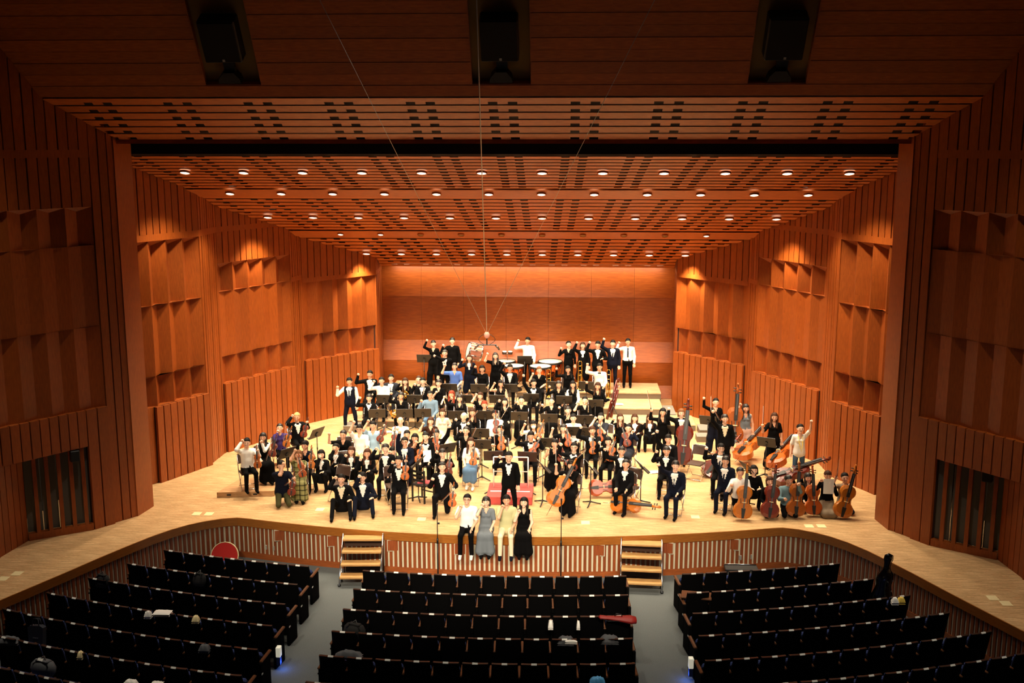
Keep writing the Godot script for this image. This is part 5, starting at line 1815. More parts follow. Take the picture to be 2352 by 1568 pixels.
func aisle_light(p: Vector3, label: String) -> void:
	var t := thing("aisle_lamp", label, "light", at(p.x, p.y, p.z))
	part("lamp_box", soft_box(0.09, 0.20, 0.12, 0.01), mats.aisle_glow, t, at(0, 0.06, 0))
	part("lamp_foot", box(0.07, 0.16, 0.10), mats.seat_cloth, t, at(0, -0.12, 0))
	var l := OmniLight3D.new()
	l.name = "aisle_lamp_light_%03d" % int(absf(p.x * 10))
	l.light_color = Color(0.35, 0.55, 1.0)
	l.light_energy = 0.05
	l.light_size = 0.03
	l.omni_range = 12.0
	l.omni_attenuation = 2.0
	l.shadow_enabled = true
	l.position = p + V(0.08 if p.x < 0 else -0.08, -0.16, 0.02)
	add_child(l)

func build_people() -> void:
	people_shapes()
	person({p = V(-6.74, 0.14, -2.30), yaw = 28.0, tall = 1.70, pose = "sit", man = true, top = "shirt", tc = "white", bot = "trousers", bc = "black", hair = "crop", hc = "black", r = V(-6.82, 1.41, -2.14), l = V(-6.39, 1.22, -2.04), look = V(-14, 0, -5), grip = true, label = "man in white shirt with violin seated leftmost on the low platform"})
	person({p = V(-6.52, 0.14, -3.00), yaw = 28.0, tall = 1.58, pose = "sit", man = false, top = "cardigan", tc = "black", bot = "long", bc = "black", hair = "long", hc = "dark", l = V(-6.51, 1.20, -2.84), look = V(-18, 2, -3), grip = true, label = "woman in white cardigan over dark dress holding up a violin beside the leftmost man"})
	person({p = V(-6.47, 0.00, -4.44), yaw = 25.0, tall = 1.58, pose = "sit", man = false, top = "shirt", tc = "purple", bot = "trousers", bc = "black", hair = "tied", hc = "dark", r = V(-6.49, 1.08, -4.28), l = V(-6.11, 1.14, -4.18), look = V(-11, -5, -3), grip = true, label = "woman in purple blouse with violin behind the woman in a white cardigan"})
	person({p = V(-6.26, 0.00, -5.48), yaw = 30.0, tall = 1.70, pose = "sit", man = true, top = "suit", tc = "suit", bot = "trousers", bc = "suit", hair = "crop", hc = "blond", r = V(-6.36, 1.25, -5.32), l = V(-5.90, 1.12, -5.22), look = V(-24, 3, -4), extra = "bow", grip = true, label = "blond man in black suit holding a violin upright, hand at his head"})
	person({p = V(-5.67, 0.00, -1.58), yaw = 20.0, tall = 1.70, pose = "kneel", man = true, top = "tee", tc = "navy", bot = "trousers", bc = "olive", hair = "short", hc = "black", r = V(-5.57, 1.05, -1.42), l = V(-5.29, 0.75, -1.32), look = V(-9, 5, -4), grip = true, label = "man in dark T-shirt and olive trousers kneeling at the front left with violin"})
	person({p = V(-5.33, 0.00, -2.02), yaw = 12.0, tall = 1.58, pose = "sit", man = false, top = "dress", tc = "plaid", bot = "long", bc = "plaid", hair = "bob", hc = "light", r = V(-5.36, 1.30, -1.76), l = V(-5.21, 1.11, -1.66), lean = Vector2(0.00, 0.10), look = V(-7, -5, -1), grip = true, label = "woman in yellow plaid dress seated with a violin"})
	person({p = V(-5.36, 0.00, -2.79), yaw = 8.0, tall = 1.58, pose = "sit", man = false, top = "sleeveless", tc = "navy", bot = "trousers", bc = "black", hair = "short", hc = "black", l = V(-5.12, 1.09, -2.53), look = V(-13, 5, -1), grip = true, label = "woman in sleeveless navy top with violin behind the plaid dress"})
	person({p = V(-4.91, 0.00, -2.67), yaw = 0.0, tall = 1.58, pose = "squat", man = false, top = "suit", tc = "suit", bot = "trousers", bc = "suit", hair = "bob", hc = "black", r = V(-4.92, 0.91, -2.51), look = V(7, 3, 4), label = "small woman with black bob crouching in a black suit left of centre"})
	person({p = V(-4.66, 0.00, -3.26), yaw = 0.0, tall = 1.58, pose = "squat", man = false, top = "suit", tc = "suit", bot = "trousers", bc = "suit", hair = "tied", hc = "black", r = V(-4.68, 0.95, -3.10), look = V(-5, -4, 1), label = "woman in black suit with tied hair crouching and holding a bow"})
	person({p = V(-4.56, 0.00, -3.90), yaw = 0.0, tall = 1.58, pose = "sit", man = false, top = "tee", tc = "black", bot = "trousers", bc = "black", hair = "tied", hc = "dark", r = V(-4.92, 1.20, -3.69), lean = Vector2(-0.02, 0.05), look = V(-5, 2, -1), label = "woman in black V-neck stretching one arm out to the left"})
	person({p = V(-4.22, 0.00, -4.29), yaw = 0.0, tall = 1.70, pose = "sit", man = true, top = "tee", tc = "white", bot = "trousers", bc = "beige", hair = "short", hc = "black", r = V(-4.35, 1.41, -4.13), look = V(0, 4, 0), extra = "glasses", label = "man in white T-shirt and beige trousers punching the air"})
	person({p = V(-3.92, 0.00, -4.66), yaw = 5.0, tall = 1.70, pose = "sit", man = true, top = "tee", tc = "pale_blue", bot = "trousers", bc = "beige", hair = "short", hc = "black", r = V(-4.03, 1.35, -4.50), l = V(-3.55, 1.26, -4.40), look = V(-10, -3, 1), grip = true, label = "man in pale blue T-shirt with violin beside the white T-shirt"})
	person({p = V(-4.19, 0.00, -3.01), yaw = 0.0, tall = 1.58, pose = "squat", man = false, top = "suit", tc = "suit", bot = "trousers", bc = "suit", hair = "long", hc = "brown", r = V(-4.32, 0.85, -2.85), look = V(0, 1, -1), label = "woman with long brown hair in black suit crouching behind an empty chair"})
	person({p = V(-3.74, 0.00, -2.82), yaw = 0.0, tall = 1.58, pose = "squat", man = false, top = "suit", tc = "suit", bot = "trousers", bc = "suit", hair = "long", hc = "brown", r = V(-3.90, 0.81, -2.66), look = V(2, -1, 1), label = "woman with very long brown hair in black suit crouching beside another long-haired woman"})
	person({p = V(-4.06, 0.00, -1.09), yaw = 8.0, tall = 1.70, pose = "floor", man = true, top = "suit", tc = "suit", bot = "trousers", bc = "suit", hair = "short", hc = "black", r = V(-4.18, 0.87, -0.93), look = V(-2, -3, -1), extra = "bow", ic = "cream", label = "man in dinner suit sitting on the floor at the front left"})
	person({p = V(-3.57, 0.00, -1.26), yaw = 10.0, tall = 1.70, pose = "floor", man = true, top = "suit", tc = "navy", bot = "trousers", bc = "navy", hair = "short", hc = "black", r = V(-3.59, 0.92, -0.94), look = V(-7, 2, -3), label = "man in navy suit sitting on the floor with his fist before his face"})
	person({p = V(-5.33, 0.00, -8.42), yaw = 0.0, tall = 1.70, pose = "stand", man = true, top = "vest", tc = "navy", bot = "trousers", bc = "navy", hair = "short", hc = "black", r = V(-5.67, 1.42, -8.26), look = V(1, 1, 5), extra = "tie", spread = 1.6, label = "standing man in navy waistcoat and white shirt at the left"})
	person({p = V(-4.93, 0.20, -9.70), yaw = 0.0, tall = 1.70, pose = "perch", man = true, top = "suit", tc = "suit", bot = "trousers", bc = "suit", hair = "crop", hc = "black", r = V(-5.28, 1.54, -9.54), look = V(-2, 1, -4), label = "man in black suit stretching his arm high beside the waistcoat man"})
	person({p = V(-4.49, 0.20, -9.35), yaw = 0.0, tall = 1.70, pose = "sit", man = true, top = "shirt", tc = "white", bot = "trousers", bc = "black", hair = "crop", hc = "black", r = V(-4.72, 1.40, -9.19), look = V(-0, -3, 5), label = "man in loose white shirt in the left horn row"})
	person({p = V(-4.66, 0.00, -8.08), yaw = 0.0, tall = 1.58, pose = "sit", man = false, top = "suit", tc = "suit", bot = "trousers", bc = "suit", hair = "short", hc = "dark", r = V(-4.92, 1.17, -7.92), look = V(-1, 3, -1), extra = "bow", label = "woman in black dinner suit behind the leftmost stand on the low riser"})
	person({p = V(-4.26, 0.20, -9.80), yaw = 0.0, tall = 1.70, pose = "sit", man = true, top = "suit", tc = "charcoal", bot = "trousers", bc = "charcoal", hair = "crop", hc = "black", r = V(-4.61, 1.32, -9.90), look = V(6, -1, -2), extra = "tie", label = "man in charcoal suit and tie in the left horn row"})
	person({p = V(-3.76, 0.20, -9.53), yaw = 0.0, tall = 1.58, pose = "sit", man = false, top = "blouse", tc = "black", bot = "trousers", bc = "black", hair = "long", hc = "brown", r = V(-3.90, 1.34, -9.37), look = V(1, 3, 4), label = "woman with brown fringe and black top holding a horn"})
	person({p = V(-3.37, 0.20, -9.85), yaw = 0.0, tall = 1.58, pose = "sit", man = false, top = "blouse", tc = "black", bot = "trousers", bc = "black", hair = "tied", hc = "brown", r = V(-3.48, 1.20, -9.69), look = V(2, -4, 1), label = "woman in black half hidden beside the horn player"})
	person({p = V(-3.17, 0.20, -9.35), yaw = 0.0, tall = 1.70, pose = "sit", man = true, top = "suit", tc = "suit", bot = "trousers", bc = "suit", hair = "crop", hc = "black", look = V(-4, 2, 5), extra = "tie", label = "man in dark suit with white shirt behind a pair of music stands"})
	person({p = V(-3.72, 0.00, -8.40), yaw = 0.0, tall = 1.58, pose = "sit", man = false, top = "blouse", tc = "black", bot = "trousers", bc = "black", hair = "bob", hc = "dark", r = V(-4.00, 1.25, -8.24), look = V(0, 1, -5), label = "woman in black scoop-neck top with her arm out over a stand"})
	person({p = V(-2.81, 0.00, -8.37), yaw = 0.0, tall = 1.70, pose = "sit", man = true, top = "shirt", tc = "chambray", bot = "trousers", bc = "denim", hair = "crop", hc = "black", r = V(-3.07, 1.03, -8.21), look = V(1, -4, 1), extra = "glasses", label = "man in light denim shirt and glasses pointing up"})
	person({p = V(-2.66, 0.20, -9.35), yaw = 0.0, tall = 1.58, pose = "sit", man = false, top = "tee", tc = "black", bot = "trousers", bc = "black", hair = "short", hc = "dark", r = V(-2.73, 1.09, -9.19), look = V(-2, 3, -5), label = "woman in black top covering her mouth with her fist"})
	person({p = V(-2.18, 0.00, -8.67), yaw = 0.0, tall = 1.58, pose = "sit", man = false, top = "blouse", tc = "black", bot = "trousers", bc = "black", hair = "long", hc = "red", r = V(-2.16, 1.06, -8.47), look = V(-6, 2, 0), label = "woman with reddish long hair in black in the middle of the woodwinds"})
	person({p = V(-1.87, 0.00, -8.15), yaw = 0.0, tall = 1.58, pose = "sit", man = false, top = "blouse", tc = "black", bot = "trousers", bc = "black", hair = "long", hc = "dark", r = V(-2.31, 1.22, -7.99), look = V(1, 3, -0), label = "woman in black V-neck with long dark hair in the second woodwind row"})
	person({p = V(-3.19, 0.60, -12.30), yaw = 0.0, tall = 1.58, pose = "stand", man = false, top = "blouse", tc = "black", bot = "long", bc = "black", hair = "fringe_tied", hc = "dark", r = V(-3.40, 2.20, -12.14), look = V(5, 0, 5), label = "woman in black dress standing leftmost on the top riser"})
	person({p = V(-2.53, 0.60, -12.24), yaw = 0.0, tall = 1.70, pose = "stand", man = true, top = "shirt", tc = "black", bot = "trousers", bc = "black", hair = "short", hc = "dark", r = V(-2.83, 2.04, -12.08), look = V(3, -4, -2), label = "man in open black shirt standing behind a stand on the top riser"})
	person({p = V(-2.66, 0.40, -11.07), yaw = 0.0, tall = 1.70, pose = "stand", man = true, top = "suit", tc = "suit", bot = "trousers", bc = "suit", hair = "crop", hc = "dark", l = V(-2.95, 1.92, -10.91), look = V(6, -1, -4), extra = "tie", label = "man in black suit and pale tie standing on the middle riser"})
	person({p = V(-2.30, 0.40, -10.83), yaw = 0.0, tall = 1.70, pose = "sit", man = true, top = "tee", tc = "blue", bot = "trousers", bc = "grey", hair = "short", hc = "dark", r = V(-2.61, 1.65, -10.62), lean = Vector2(0.00, 0.05), look = V(-0, -1, 1), label = "man in bright blue T-shirt raising his fist"})
	person({p = V(-1.83, 0.40, -10.99), yaw = 0.0, tall = 1.55, pose = "stand", man = false, top = "suit", tc = "navy", bot = "skirt", bc = "navy", hair = "long", hc = "brown", r = V(-2.06, 1.80, -10.83), look = V(-1, -2, -1), label = "woman with long brown hair in navy suit and skirt standing beside the drum"})
	person({p = V(-1.38, 0.40, -10.67), yaw = 0.0, tall = 1.58, pose = "sit", man = false, top = "turtle", tc = "black", bot = "trousers", bc = "black", hair = "bob", hc = "black", r = V(-1.60, 1.64, -10.51), look = V(-1, 4, 6), label = "woman in dark satin blouse seated below the drum"})
	person({p = V(-0.98, 0.40, -11.24), yaw = 0.0, tall = 1.58, pose = "stand", man = false, top = "tee", tc = "black", bot = "long", bc = "black", hair = "long", hc = "dark", r = V(-1.24, 1.96, -11.08), look = V(2, -4, 3), label = "woman in long black dress standing in front of the timpani"})
	person({p = V(-0.46, 0.40, -10.65), yaw = 0.0, tall = 1.70, pose = "sit", man = true, top = "suit", tc = "suit", bot = "trousers", bc = "suit", hair = "short", hc = "black", r = V(-0.65, 1.76, -10.49), look = V(3, 3, -2), label = "smiling man in open black suit seated before the timpani"})
	person({p = V(0.05, 0.60, -12.45), yaw = 0.0, tall = 1.70, pose = "stand", man = true, top = "shirt", tc = "white", bot = "trousers", bc = "black", hair = "short", hc = "black", r = V(-0.27, 2.19, -12.29), look = V(-7, 1, -5), label = "man in white shirt standing behind the timpani"})
	person({p = V(-0.68, 0.20, -9.35), yaw = 0.0, tall = 1.58, pose = "sit", man = false, top = "sleeveless", tc = "black", bot = "trousers", bc = "black", hair = "long", hc = "black", r = V(-0.88, 1.39, -9.19), look = V(4, 3, -1), label = "woman with long black hair in sleeveless black top among the clarinets"})
	person({p = V(-1.27, 0.00, -8.49), yaw = 0.0, tall = 1.58, pose = "sit", man = false, top = "tee", tc = "black", bot = "trousers", bc = "black", hair = "bob", hc = "brown", r = V(-1.39, 1.22, -8.33), look = V(7, -3, -2), label = "woman in black tilting her head beside a large stand"})
	person({p = V(-1.05, 0.00, -7.39), yaw = 0.0, tall = 1.58, pose = "sit", man = false, top = "blouse", tc = "black", bot = "trousers", bc = "black", hair = "short", hc = "red", look = V(-1, 3, 3), label = "woman with auburn hair peeping over a music stand"})
	person({p = V(-2.22, 0.00, -6.62), yaw = 0.0, tall = 1.58, pose = "half", man = false, top = "loose", tc = "rose", bot = "long", bc = "cream", hair = "bob", hc = "brown", l = V(-2.02, 0.72, -6.46), look = V(8, 5, -6), label = "woman in cream top kneeling up in front of the risers"})
	person({p = V(-1.53, 0.00, -5.91), yaw = 0.0, tall = 1.62, pose = "sit", man = true, top = "suit", tc = "suit", bot = "trousers", bc = "suit", hair = "thin", hc = "grey", r = V(-1.75, 1.09, -5.75), l = V(-1.37, 0.98, -5.75), look = V(-8, 0, -6), extra = "bow", label = "elderly bald man in dinner suit with bow raised"})
	person({p = V(-1.33, 0.00, -6.44), yaw = 0.0, tall = 1.58, pose = "sit", man = false, top = "blouse", tc = "black", bot = "trousers", bc = "black", hair = "long", hc = "brown", look = V(3, 0, 2), label = "woman with brown hair in black behind the elderly man"})
	person({p = V(-0.64, 0.00, -6.09), yaw = 0.0, tall = 1.70, pose = "sit", man = true, top = "shirt", tc = "white", bot = "trousers", bc = "black", hair = "short", hc = "black", l = V(-0.60, 1.15, -5.83), look = V(-1, -2, 5), extra = "tie", grip = true, label = "man in white shirt and dark tie with viola in the centre"})
	person({p = V(-0.46, 0.00, -7.78), yaw = 0.0, tall = 1.58, pose = "sit", man = false, top = "blouse", tc = "black", bot = "long", bc = "black", hair = "long", hc = "black", r = V(-0.63, 1.21, -7.62), look = V(4, -5, -5), label = "woman with straight black fringe in long black dress holding a flute"})
	person({p = V(0.03, 0.00, -8.03), yaw = 0.0, tall = 1.58, pose = "sit", man = false, top = "blouse", tc = "black", bot = "long", bc = "black", hair = "tied", hc = "black", r = V(-0.11, 1.10, -7.87), look = V(2, -2, -1), label = "woman in round-necked black top seated right of the flute player"})
	person({p = V(-3.24, 0.00, -5.19), yaw = 0.0, tall = 1.70, pose = "sit", man = true, top = "shirt", tc = "white", bot = "trousers", bc = "black", hair = "thin", hc = "black", r = V(-3.31, 0.99, -5.03), l = V(-3.36, 0.97, -4.97), look = V(5, -1, 5), grip = true, label = "balding man in white shirt raising a violin"})
	person({p = V(-2.51, 0.00, -6.15), yaw = 0.0, tall = 1.58, pose = "squat", man = false, top = "tee", tc = "brown", bot = "trousers", bc = "black", hair = "bob", hc = "brown", r = V(-2.72, 0.91, -5.99), look = V(4, 1, -4), label = "woman in brown cardigan clenching her fist in front of the risers"})
	person({p = V(-2.08, 0.00, -3.92), yaw = 8.0, tall = 1.70, pose = "sit", man = true, top = "suit", tc = "suit", bot = "trousers", bc = "suit", hair = "short", hc = "dark", l = V(-1.70, 1.44, -3.76), look = V(-7, 3, 6), extra = "bow", grip = true, label = "man in black suit flinging his left arm out"})
	person({p = V(-2.31, 0.00, -3.59), yaw = 0.0, tall = 1.70, pose = "sit", man = true, top = "suit", tc = "suit", bot = "trousers", bc = "suit", hair = "crop", hc = "black", look = V(-7, -4, 3), extra = "bow", label = "man in dinner suit behind the sheet of paper"})
	person({p = V(-2.98, 0.00, -4.68), yaw = 0.0, tall = 1.58, pose = "squat", man = false, top = "suit", tc = "suit", bot = "trousers", bc = "suit", hair = "short", hc = "black", look = V(5, -4, 4), label = "woman with wavy dark hair behind the man in glasses"})
	person({p = V(-2.61, 0.00, -3.63), yaw = 0.0, tall = 1.58, pose = "sit", man = false, top = "blouse", tc = "brown", bot = "trousers", bc = "black", hair = "bob", hc = "black", r = V(-2.54, 1.12, -3.33), l = V(-2.41, 1.02, -3.37), look = V(5, 2, -2), sleeve = "short", grip = true, label = "woman with black bob stretching her fist sideways, violin in hand"})
	person({p = V(-2.83, 0.00, -3.30), yaw = 0.0, tall = 1.70, pose = "half", man = true, top = "suit", tc = "navy", bot = "trousers", bc = "navy", hair = "crop", hc = "black", r = V(-2.93, 1.52, -3.14), look = V(-1, -1, 4), extra = "glasses tie", label = "man in glasses and dark suit throwing his right arm up"})
	person({p = V(-3.19, 0.00, -2.44), yaw = 0.0, tall = 1.70, pose = "sit", man = true, top = "suit", tc = "suit", bot = "trousers", bc = "suit", hair = "short", hc = "dark", r = V(-3.41, 1.22, -2.28), look = V(-3, -2, 5), label = "laughing man in dinner suit left of the raised violin"})
	person({p = V(-3.08, 0.00, -2.86), yaw = 0.0, tall = 1.70, pose = "squat", man = true, top = "shirt", tc = "white", bot = "trousers", bc = "black", hair = "short", hc = "black", r = V(-3.12, 1.03, -2.61), look = V(7, 5, 4), extra = "bow", label = "man in white shirt and bow tie shouting below the raised violin"})
	person({p = V(-2.69, 0.00, -1.39), yaw = 6.0, tall = 1.70, pose = "sit", man = true, top = "suit", tc = "suit", bot = "trousers", bc = "suit", hair = "short", hc = "black", r = V(-2.78, 1.26, -1.03), l = V(-2.46, 1.26, -1.13), look = V(-11, -4, 1), extra = "bow", grip = true, label = "young man in dinner suit thrusting his fist at the camera, violin on knee"})
	person({p = V(-1.71, 0.00, -2.25), yaw = 0.0, tall = 1.58, pose = "sit", man = false, top = "blouse", tc = "black", bot = "trousers", bc = "black", hair = "fringe_tied", hc = "dark", r = V(-1.85, 1.22, -2.09), l = V(-1.49, 1.12, -1.99), look = V(6, 4, 2), grip = true, label = "smiling woman in black blouse with dark violin and bow left of centre"})
	person({p = V(-1.09, 0.00, -3.31), yaw = 0.0, tall = 1.58, pose = "sit", man = false, top = "tee", tc = "white", bot = "midi", bc = "denim", hair = "long", hc = "brown", l = V(-0.98, 1.06, -3.05), look = V(7, -3, -3), sc = "white", grip = true, label = "woman in white T-shirt and denim skirt with violin in the centre"})
	person({p = V(-1.32, 0.00, -4.42), yaw = 0.0, tall = 1.58, pose = "sit", man = false, top = "blouse", tc = "black", bot = "trousers", bc = "black", hair = "tied", hc = "dark", r = V(-1.47, 1.17, -4.26), look = V(-3, -2, -2), label = "woman in black in front of the elderly man with a bow raised"})
	person({p = V(-0.39, 0.00, -4.59), yaw = 0.0, tall = 1.58, pose = "sit", man = false, top = "tee", tc = "black", bot = "trousers", bc = "black", hair = "tied", hc = "black", r = V(-0.55, 0.78, -4.43), l = V(-0.35, 1.10, -4.33), look = V(-6, -1, -6), grip = true, label = "woman in black with violin in front of the white-shirted viola player"})
	person({p = V(0.47, 0.00, -3.83), yaw = 0.0, tall = 1.70, pose = "sit", man = true, top = "suit", tc = "suit", bot = "trousers", bc = "suit", hair = "short", hc = "black", r = V(0.21, 1.26, -3.67), l = V(0.69, 1.18, -3.57), look = V(1, 4, -1), extra = "bow", grip = true, label = "man in dinner suit with violin behind the right centre stand"})
	person({p = V(0.49, 0.00, -5.14), yaw = 0.0, tall = 1.58, pose = "sit", man = false, top = "tee", tc = "white", bot = "trousers", bc = "black", hair = "long", hc = "black", r = V(0.25, 1.19, -4.98), l = V(0.72, 1.23, -4.88), look = V(2, 1, 5), extra = "mask", grip = true, label = "woman in white face mask and white top with violin"})
	person({p = V(0.04, 0.00, -0.94), yaw = 0.0, tall = 1.60, pose = "stand", man = true, top = "suit", tc = "black", bot = "trousers", bc = "black", hair = "crop", hc = "black", r = V(-0.18, 1.50, -0.78), look = V(4, 3, -2), extra = "bow", spread = 1.4, label = "conductor in black dinner suit raising his fist before the red podium"})
	person({p = V(-1.59, 0.00, -1.15), yaw = 0.0, tall = 1.70, pose = "half", man = true, top = "suit", tc = "suit", bot = "trousers", bc = "suit", hair = "crop", hc = "dark", r = V(-1.81, 0.87, -0.99), l = V(-1.29, 0.70, -0.87), look = V(7, -3, -1), grip = true, label = "man in dinner suit kneeling at the front beside a black chair with violin"})
	person({p = V(1.46, 0.60, -12.40), yaw = 0.0, tall = 1.58, pose = "stand", man = false, top = "blouse", tc = "black", bot = "trousers", bc = "black", hair = "tied", hc = "black", r = V(1.20, 1.95, -12.24), look = V(4, -2, 5), label = "woman in black top and trousers standing right of the timpani"})
	person({p = V(1.94, 0.60, -12.21), yaw = 0.0, tall = 1.58, pose = "stand", man = false, top = "suit", tc = "suit", bot = "skirt", bc = "suit", hair = "bob", hc = "brown", r = V(1.73, 2.19, -12.05), look = V(6, -3, -3), label = "woman with brown bob in black suit standing on the top riser"})
	person({p = V(2.44, 0.60, -11.85), yaw = 0.0, tall = 1.70, pose = "stand", man = true, top = "suit", tc = "suit", bot = "trousers", bc = "suit", hair = "short", hc = "black", r = V(2.15, 2.26, -11.69), l = V(2.60, 1.74, -11.69), look = V(-7, 4, -2), label = "man in black suit standing between two suits on the top riser"})
	person({p = V(2.95, 0.60, -12.05), yaw = 0.0, tall = 1.70, pose = "stand", man = true, top = "suit", tc = "navy", bot = "trousers", bc = "navy", hair = "short", hc = "black", r = V(2.64, 2.34, -11.89), look = V(-2, -2, -5), extra = "tie", label = "man in dark suit and tie next to the tall white-shirted man"})
	person({p = V(3.48, 0.60, -12.39), yaw = 0.0, tall = 1.70, pose = "stand", man = true, top = "shirt", tc = "white", bot = "trousers", bc = "black", hair = "short", hc = "black", r = V(3.16, 2.16, -12.23), look = V(-1, -3, 1), extra = "tie", label = "tall man in white shirt and black tie standing rightmost on the top riser"})
	person({p = V(2.48, 0.40, -10.95), yaw = 0.0, tall = 1.70, pose = "sit", man = true, top = "shirt", tc = "white", bot = "trousers", bc = "black", hair = "short", hc = "black", r = V(2.08, 1.70, -10.79), look = V(-5, 0, 5), extra = "bow", label = "man in white shirt and bow tie reaching out among the trombones"})
	person({p = V(2.36, 0.00, -8.60), yaw = 0.0, tall = 1.60, pose = "stand", man = false, top = "blouse", tc = "black", bot = "long", bc = "black", hair = "long", hc = "brown", r = V(2.02, 1.62, -8.44), l = V(2.75, 1.13, -8.44), look = V(-2, 5, -5), label = "woman in black lace dress standing with arms spread beside the bassoon"})
	person({p = V(1.44, 0.40, -10.72), yaw = 0.0, tall = 1.58, pose = "sit", man = false, top = "turtle", tc = "black", bot = "trousers", bc = "black", hair = "long", hc = "black", r = V(1.07, 1.59, -10.56), look = V(1, 1, 6), label = "woman in black turtleneck among the trombones"})
	person({p = V(0.50, 0.40, -10.55), yaw = 0.0, tall = 1.58, pose = "sit", man = false, top = "tee", tc = "black", bot = "trousers", bc = "black", hair = "crop", hc = "light", r = V(0.29, 1.45, -10.39), l = V(0.56, 1.02, -10.39), look = V(7, 0, 3), label = "person with light brown hair in black polo shirt in front of the timpani"})
	person({p = V(0.36, 0.20, -9.35), yaw = 0.0, tall = 1.70, pose = "sit", man = true, top = "suit", tc = "suit", bot = "trousers", bc = "suit", hair = "short", hc = "black", r = V(0.05, 1.65, -9.19), look = V(8, 2, 5), extra = "bow", label = "man in dark suit and silver bow tie among the clarinets"})
	person({p = V(1.15, 0.20, -9.35), yaw = 0.0, tall = 1.58, pose = "sit", man = false, top = "blouse", tc = "black", bot = "trousers", bc = "black", hair = "bob", hc = "dark", r = V(0.86, 1.30, -9.19), look = V(7, -0, 2), label = "woman in sheer black top behind the dark double stand"})
	person({p = V(1.60, 0.20, -9.35), yaw = 0.0, tall = 1.58, pose = "sit", man = false, top = "cardigan", tc = "black", bot = "long", bc = "black", hair = "long", hc = "black", look = V(-5, -1, 4), label = "woman with very long straight black hair in a black and white cardigan"})
	person({p = V(1.96, 0.00, -8.09), yaw = 0.0, tall = 1.58, pose = "sit", man = false, top = "tee", tc = "black", bot = "trousers", bc = "black", hair = "tied", hc = "black", r = V(1.75, 1.10, -7.93), look = V(1, -2, -5), label = "woman with flowers in her hair holding an oboe"})
	person({p = V(0.95, 0.00, -7.95), yaw = 0.0, tall = 1.58, pose = "sit", man = false, top = "blouse", tc = "black", bot = "long", bc = "black", hair = "tied", hc = "dark", r = V(0.67, 1.05, -7.79), look = V(-4, -4, -3), label = "woman in sheer-sleeved black dress behind a right-hand stand"})
	person({p = V(1.45, 0.00, -6.82), yaw = 0.0, tall = 1.58, pose = "sit", man = false, top = "blouse", tc = "black", bot = "trousers", bc = "black", hair = "fringe_tied", hc = "dark", r = V(1.19, 1.26, -6.66), look = V(-2, -5, 4), label = "woman with white hair ornaments holding a silver flute"})
	person({p = V(1.60, 0.00, -5.76), yaw = 0.0, tall = 1.70, pose = "sit", man = true, top = "tee", tc = "white", bot = "trousers", bc = "black", hair = "crop", hc = "black", look = V(-2, 1, 2), label = "man with cropped hair in white T-shirt behind a stand"})
	person({p = V(2.38, 0.00, -5.91), yaw = 0.0, tall = 1.70, pose = "sit", man = true, top = "tee", tc = "charcoal", bot = "trousers", bc = "black", hair = "crop", hc = "black", r = V(2.21, 1.19, -5.75), l = V(2.35, 1.01, -5.65), look = V(-6, -4, -4), grip = true, label = "man in charcoal polo shirt with violin at right of centre"})
	person({p = V(2.98, 0.00, -6.84), yaw = 0.0, tall = 1.58, pose = "squat", man = false, top = "blouse", tc = "black", bot = "trousers", bc = "black", hair = "long", hc = "brown", r = V(2.78, 0.93, -6.68), look = V(8, -4, -1), label = "leftmost of the three women crouching before the right riser, in black"})
	person({p = V(3.40, 0.00, -6.81), yaw = 0.0, tall = 1.58, pose = "squat", man = false, top = "suit", tc = "brown", bot = "trousers", bc = "black", hair = "long", hc = "brown", look = V(6, 1, -6), label = "woman with auburn hair in suit crouching between two others at right"})
	person({p = V(3.84, 0.00, -6.83), yaw = 0.0, tall = 1.58, pose = "squat", man = false, top = "suit", tc = "suit", bot = "trousers", bc = "suit", hair = "long", hc = "brown", r = V(3.61, 0.82, -6.67), look = V(6, -1, -4), label = "rightmost of the three crouching women, in black suit"})
	person({p = V(4.09, 0.00, -5.58), yaw = 0.0, tall = 1.58, pose = "stand", man = false, top = "blouse", tc = "black", bot = "trousers", bc = "black", hair = "long", hc = "black", r = V(3.76, 1.55, -5.34), lean = Vector2(0.00, 0.08), look = V(-3, 1, -6), label = "woman in black with long black hair waving a bow beside the double bass"})
	person({p = V(4.58, 0.00, -5.30), yaw = 0.0, tall = 1.62, pose = "stand", man = true, top = "suit", tc = "suit", bot = "trousers", bc = "suit", hair = "bob", hc = "light", r = V(4.22, 1.64, -5.14), l = V(4.71, 1.23, -5.14), look = V(2, 1, -3), label = "bass player with light hair in black suit behind the upright double bass"})
	person({p = V(3.11, 0.00, -4.90), yaw = -15.0, tall = 1.58, pose = "sit", man = false, top = "blouse", tc = "navy", bot = "midi", bc = "charcoal", hair = "tied", hc = "black", l = V(3.24, 1.09, -4.74), look = V(10, -3, -6), grip = true, label = "woman in navy blouse and patterned skirt holding up a viola"})
	person({p = V(2.11, 0.00, -4.45), yaw = -5.0, tall = 1.70, pose = "sit", man = true, top = "suit", tc = "suit", bot = "trousers", bc = "suit", hair = "short", hc = "brown", r = V(1.79, 1.31, -4.29), l = V(2.12, 1.07, -4.19), look = V(5, -1, 4), grip = true, label = "brown-haired man in black suit holding a violin upright before him"})
	person({p = V(1.33, 0.00, -4.81), yaw = -6.0, tall = 1.58, pose = "sit", man = false, top = "tee", tc = "black", bot = "trousers", bc = "black", hair = "bob", hc = "dark", r = V(1.03, 1.17, -4.65), l = V(1.42, 1.17, -4.55), look = V(-0, -1, 2), grip = true, label = "woman in black with violin behind the woman in the long dress"})
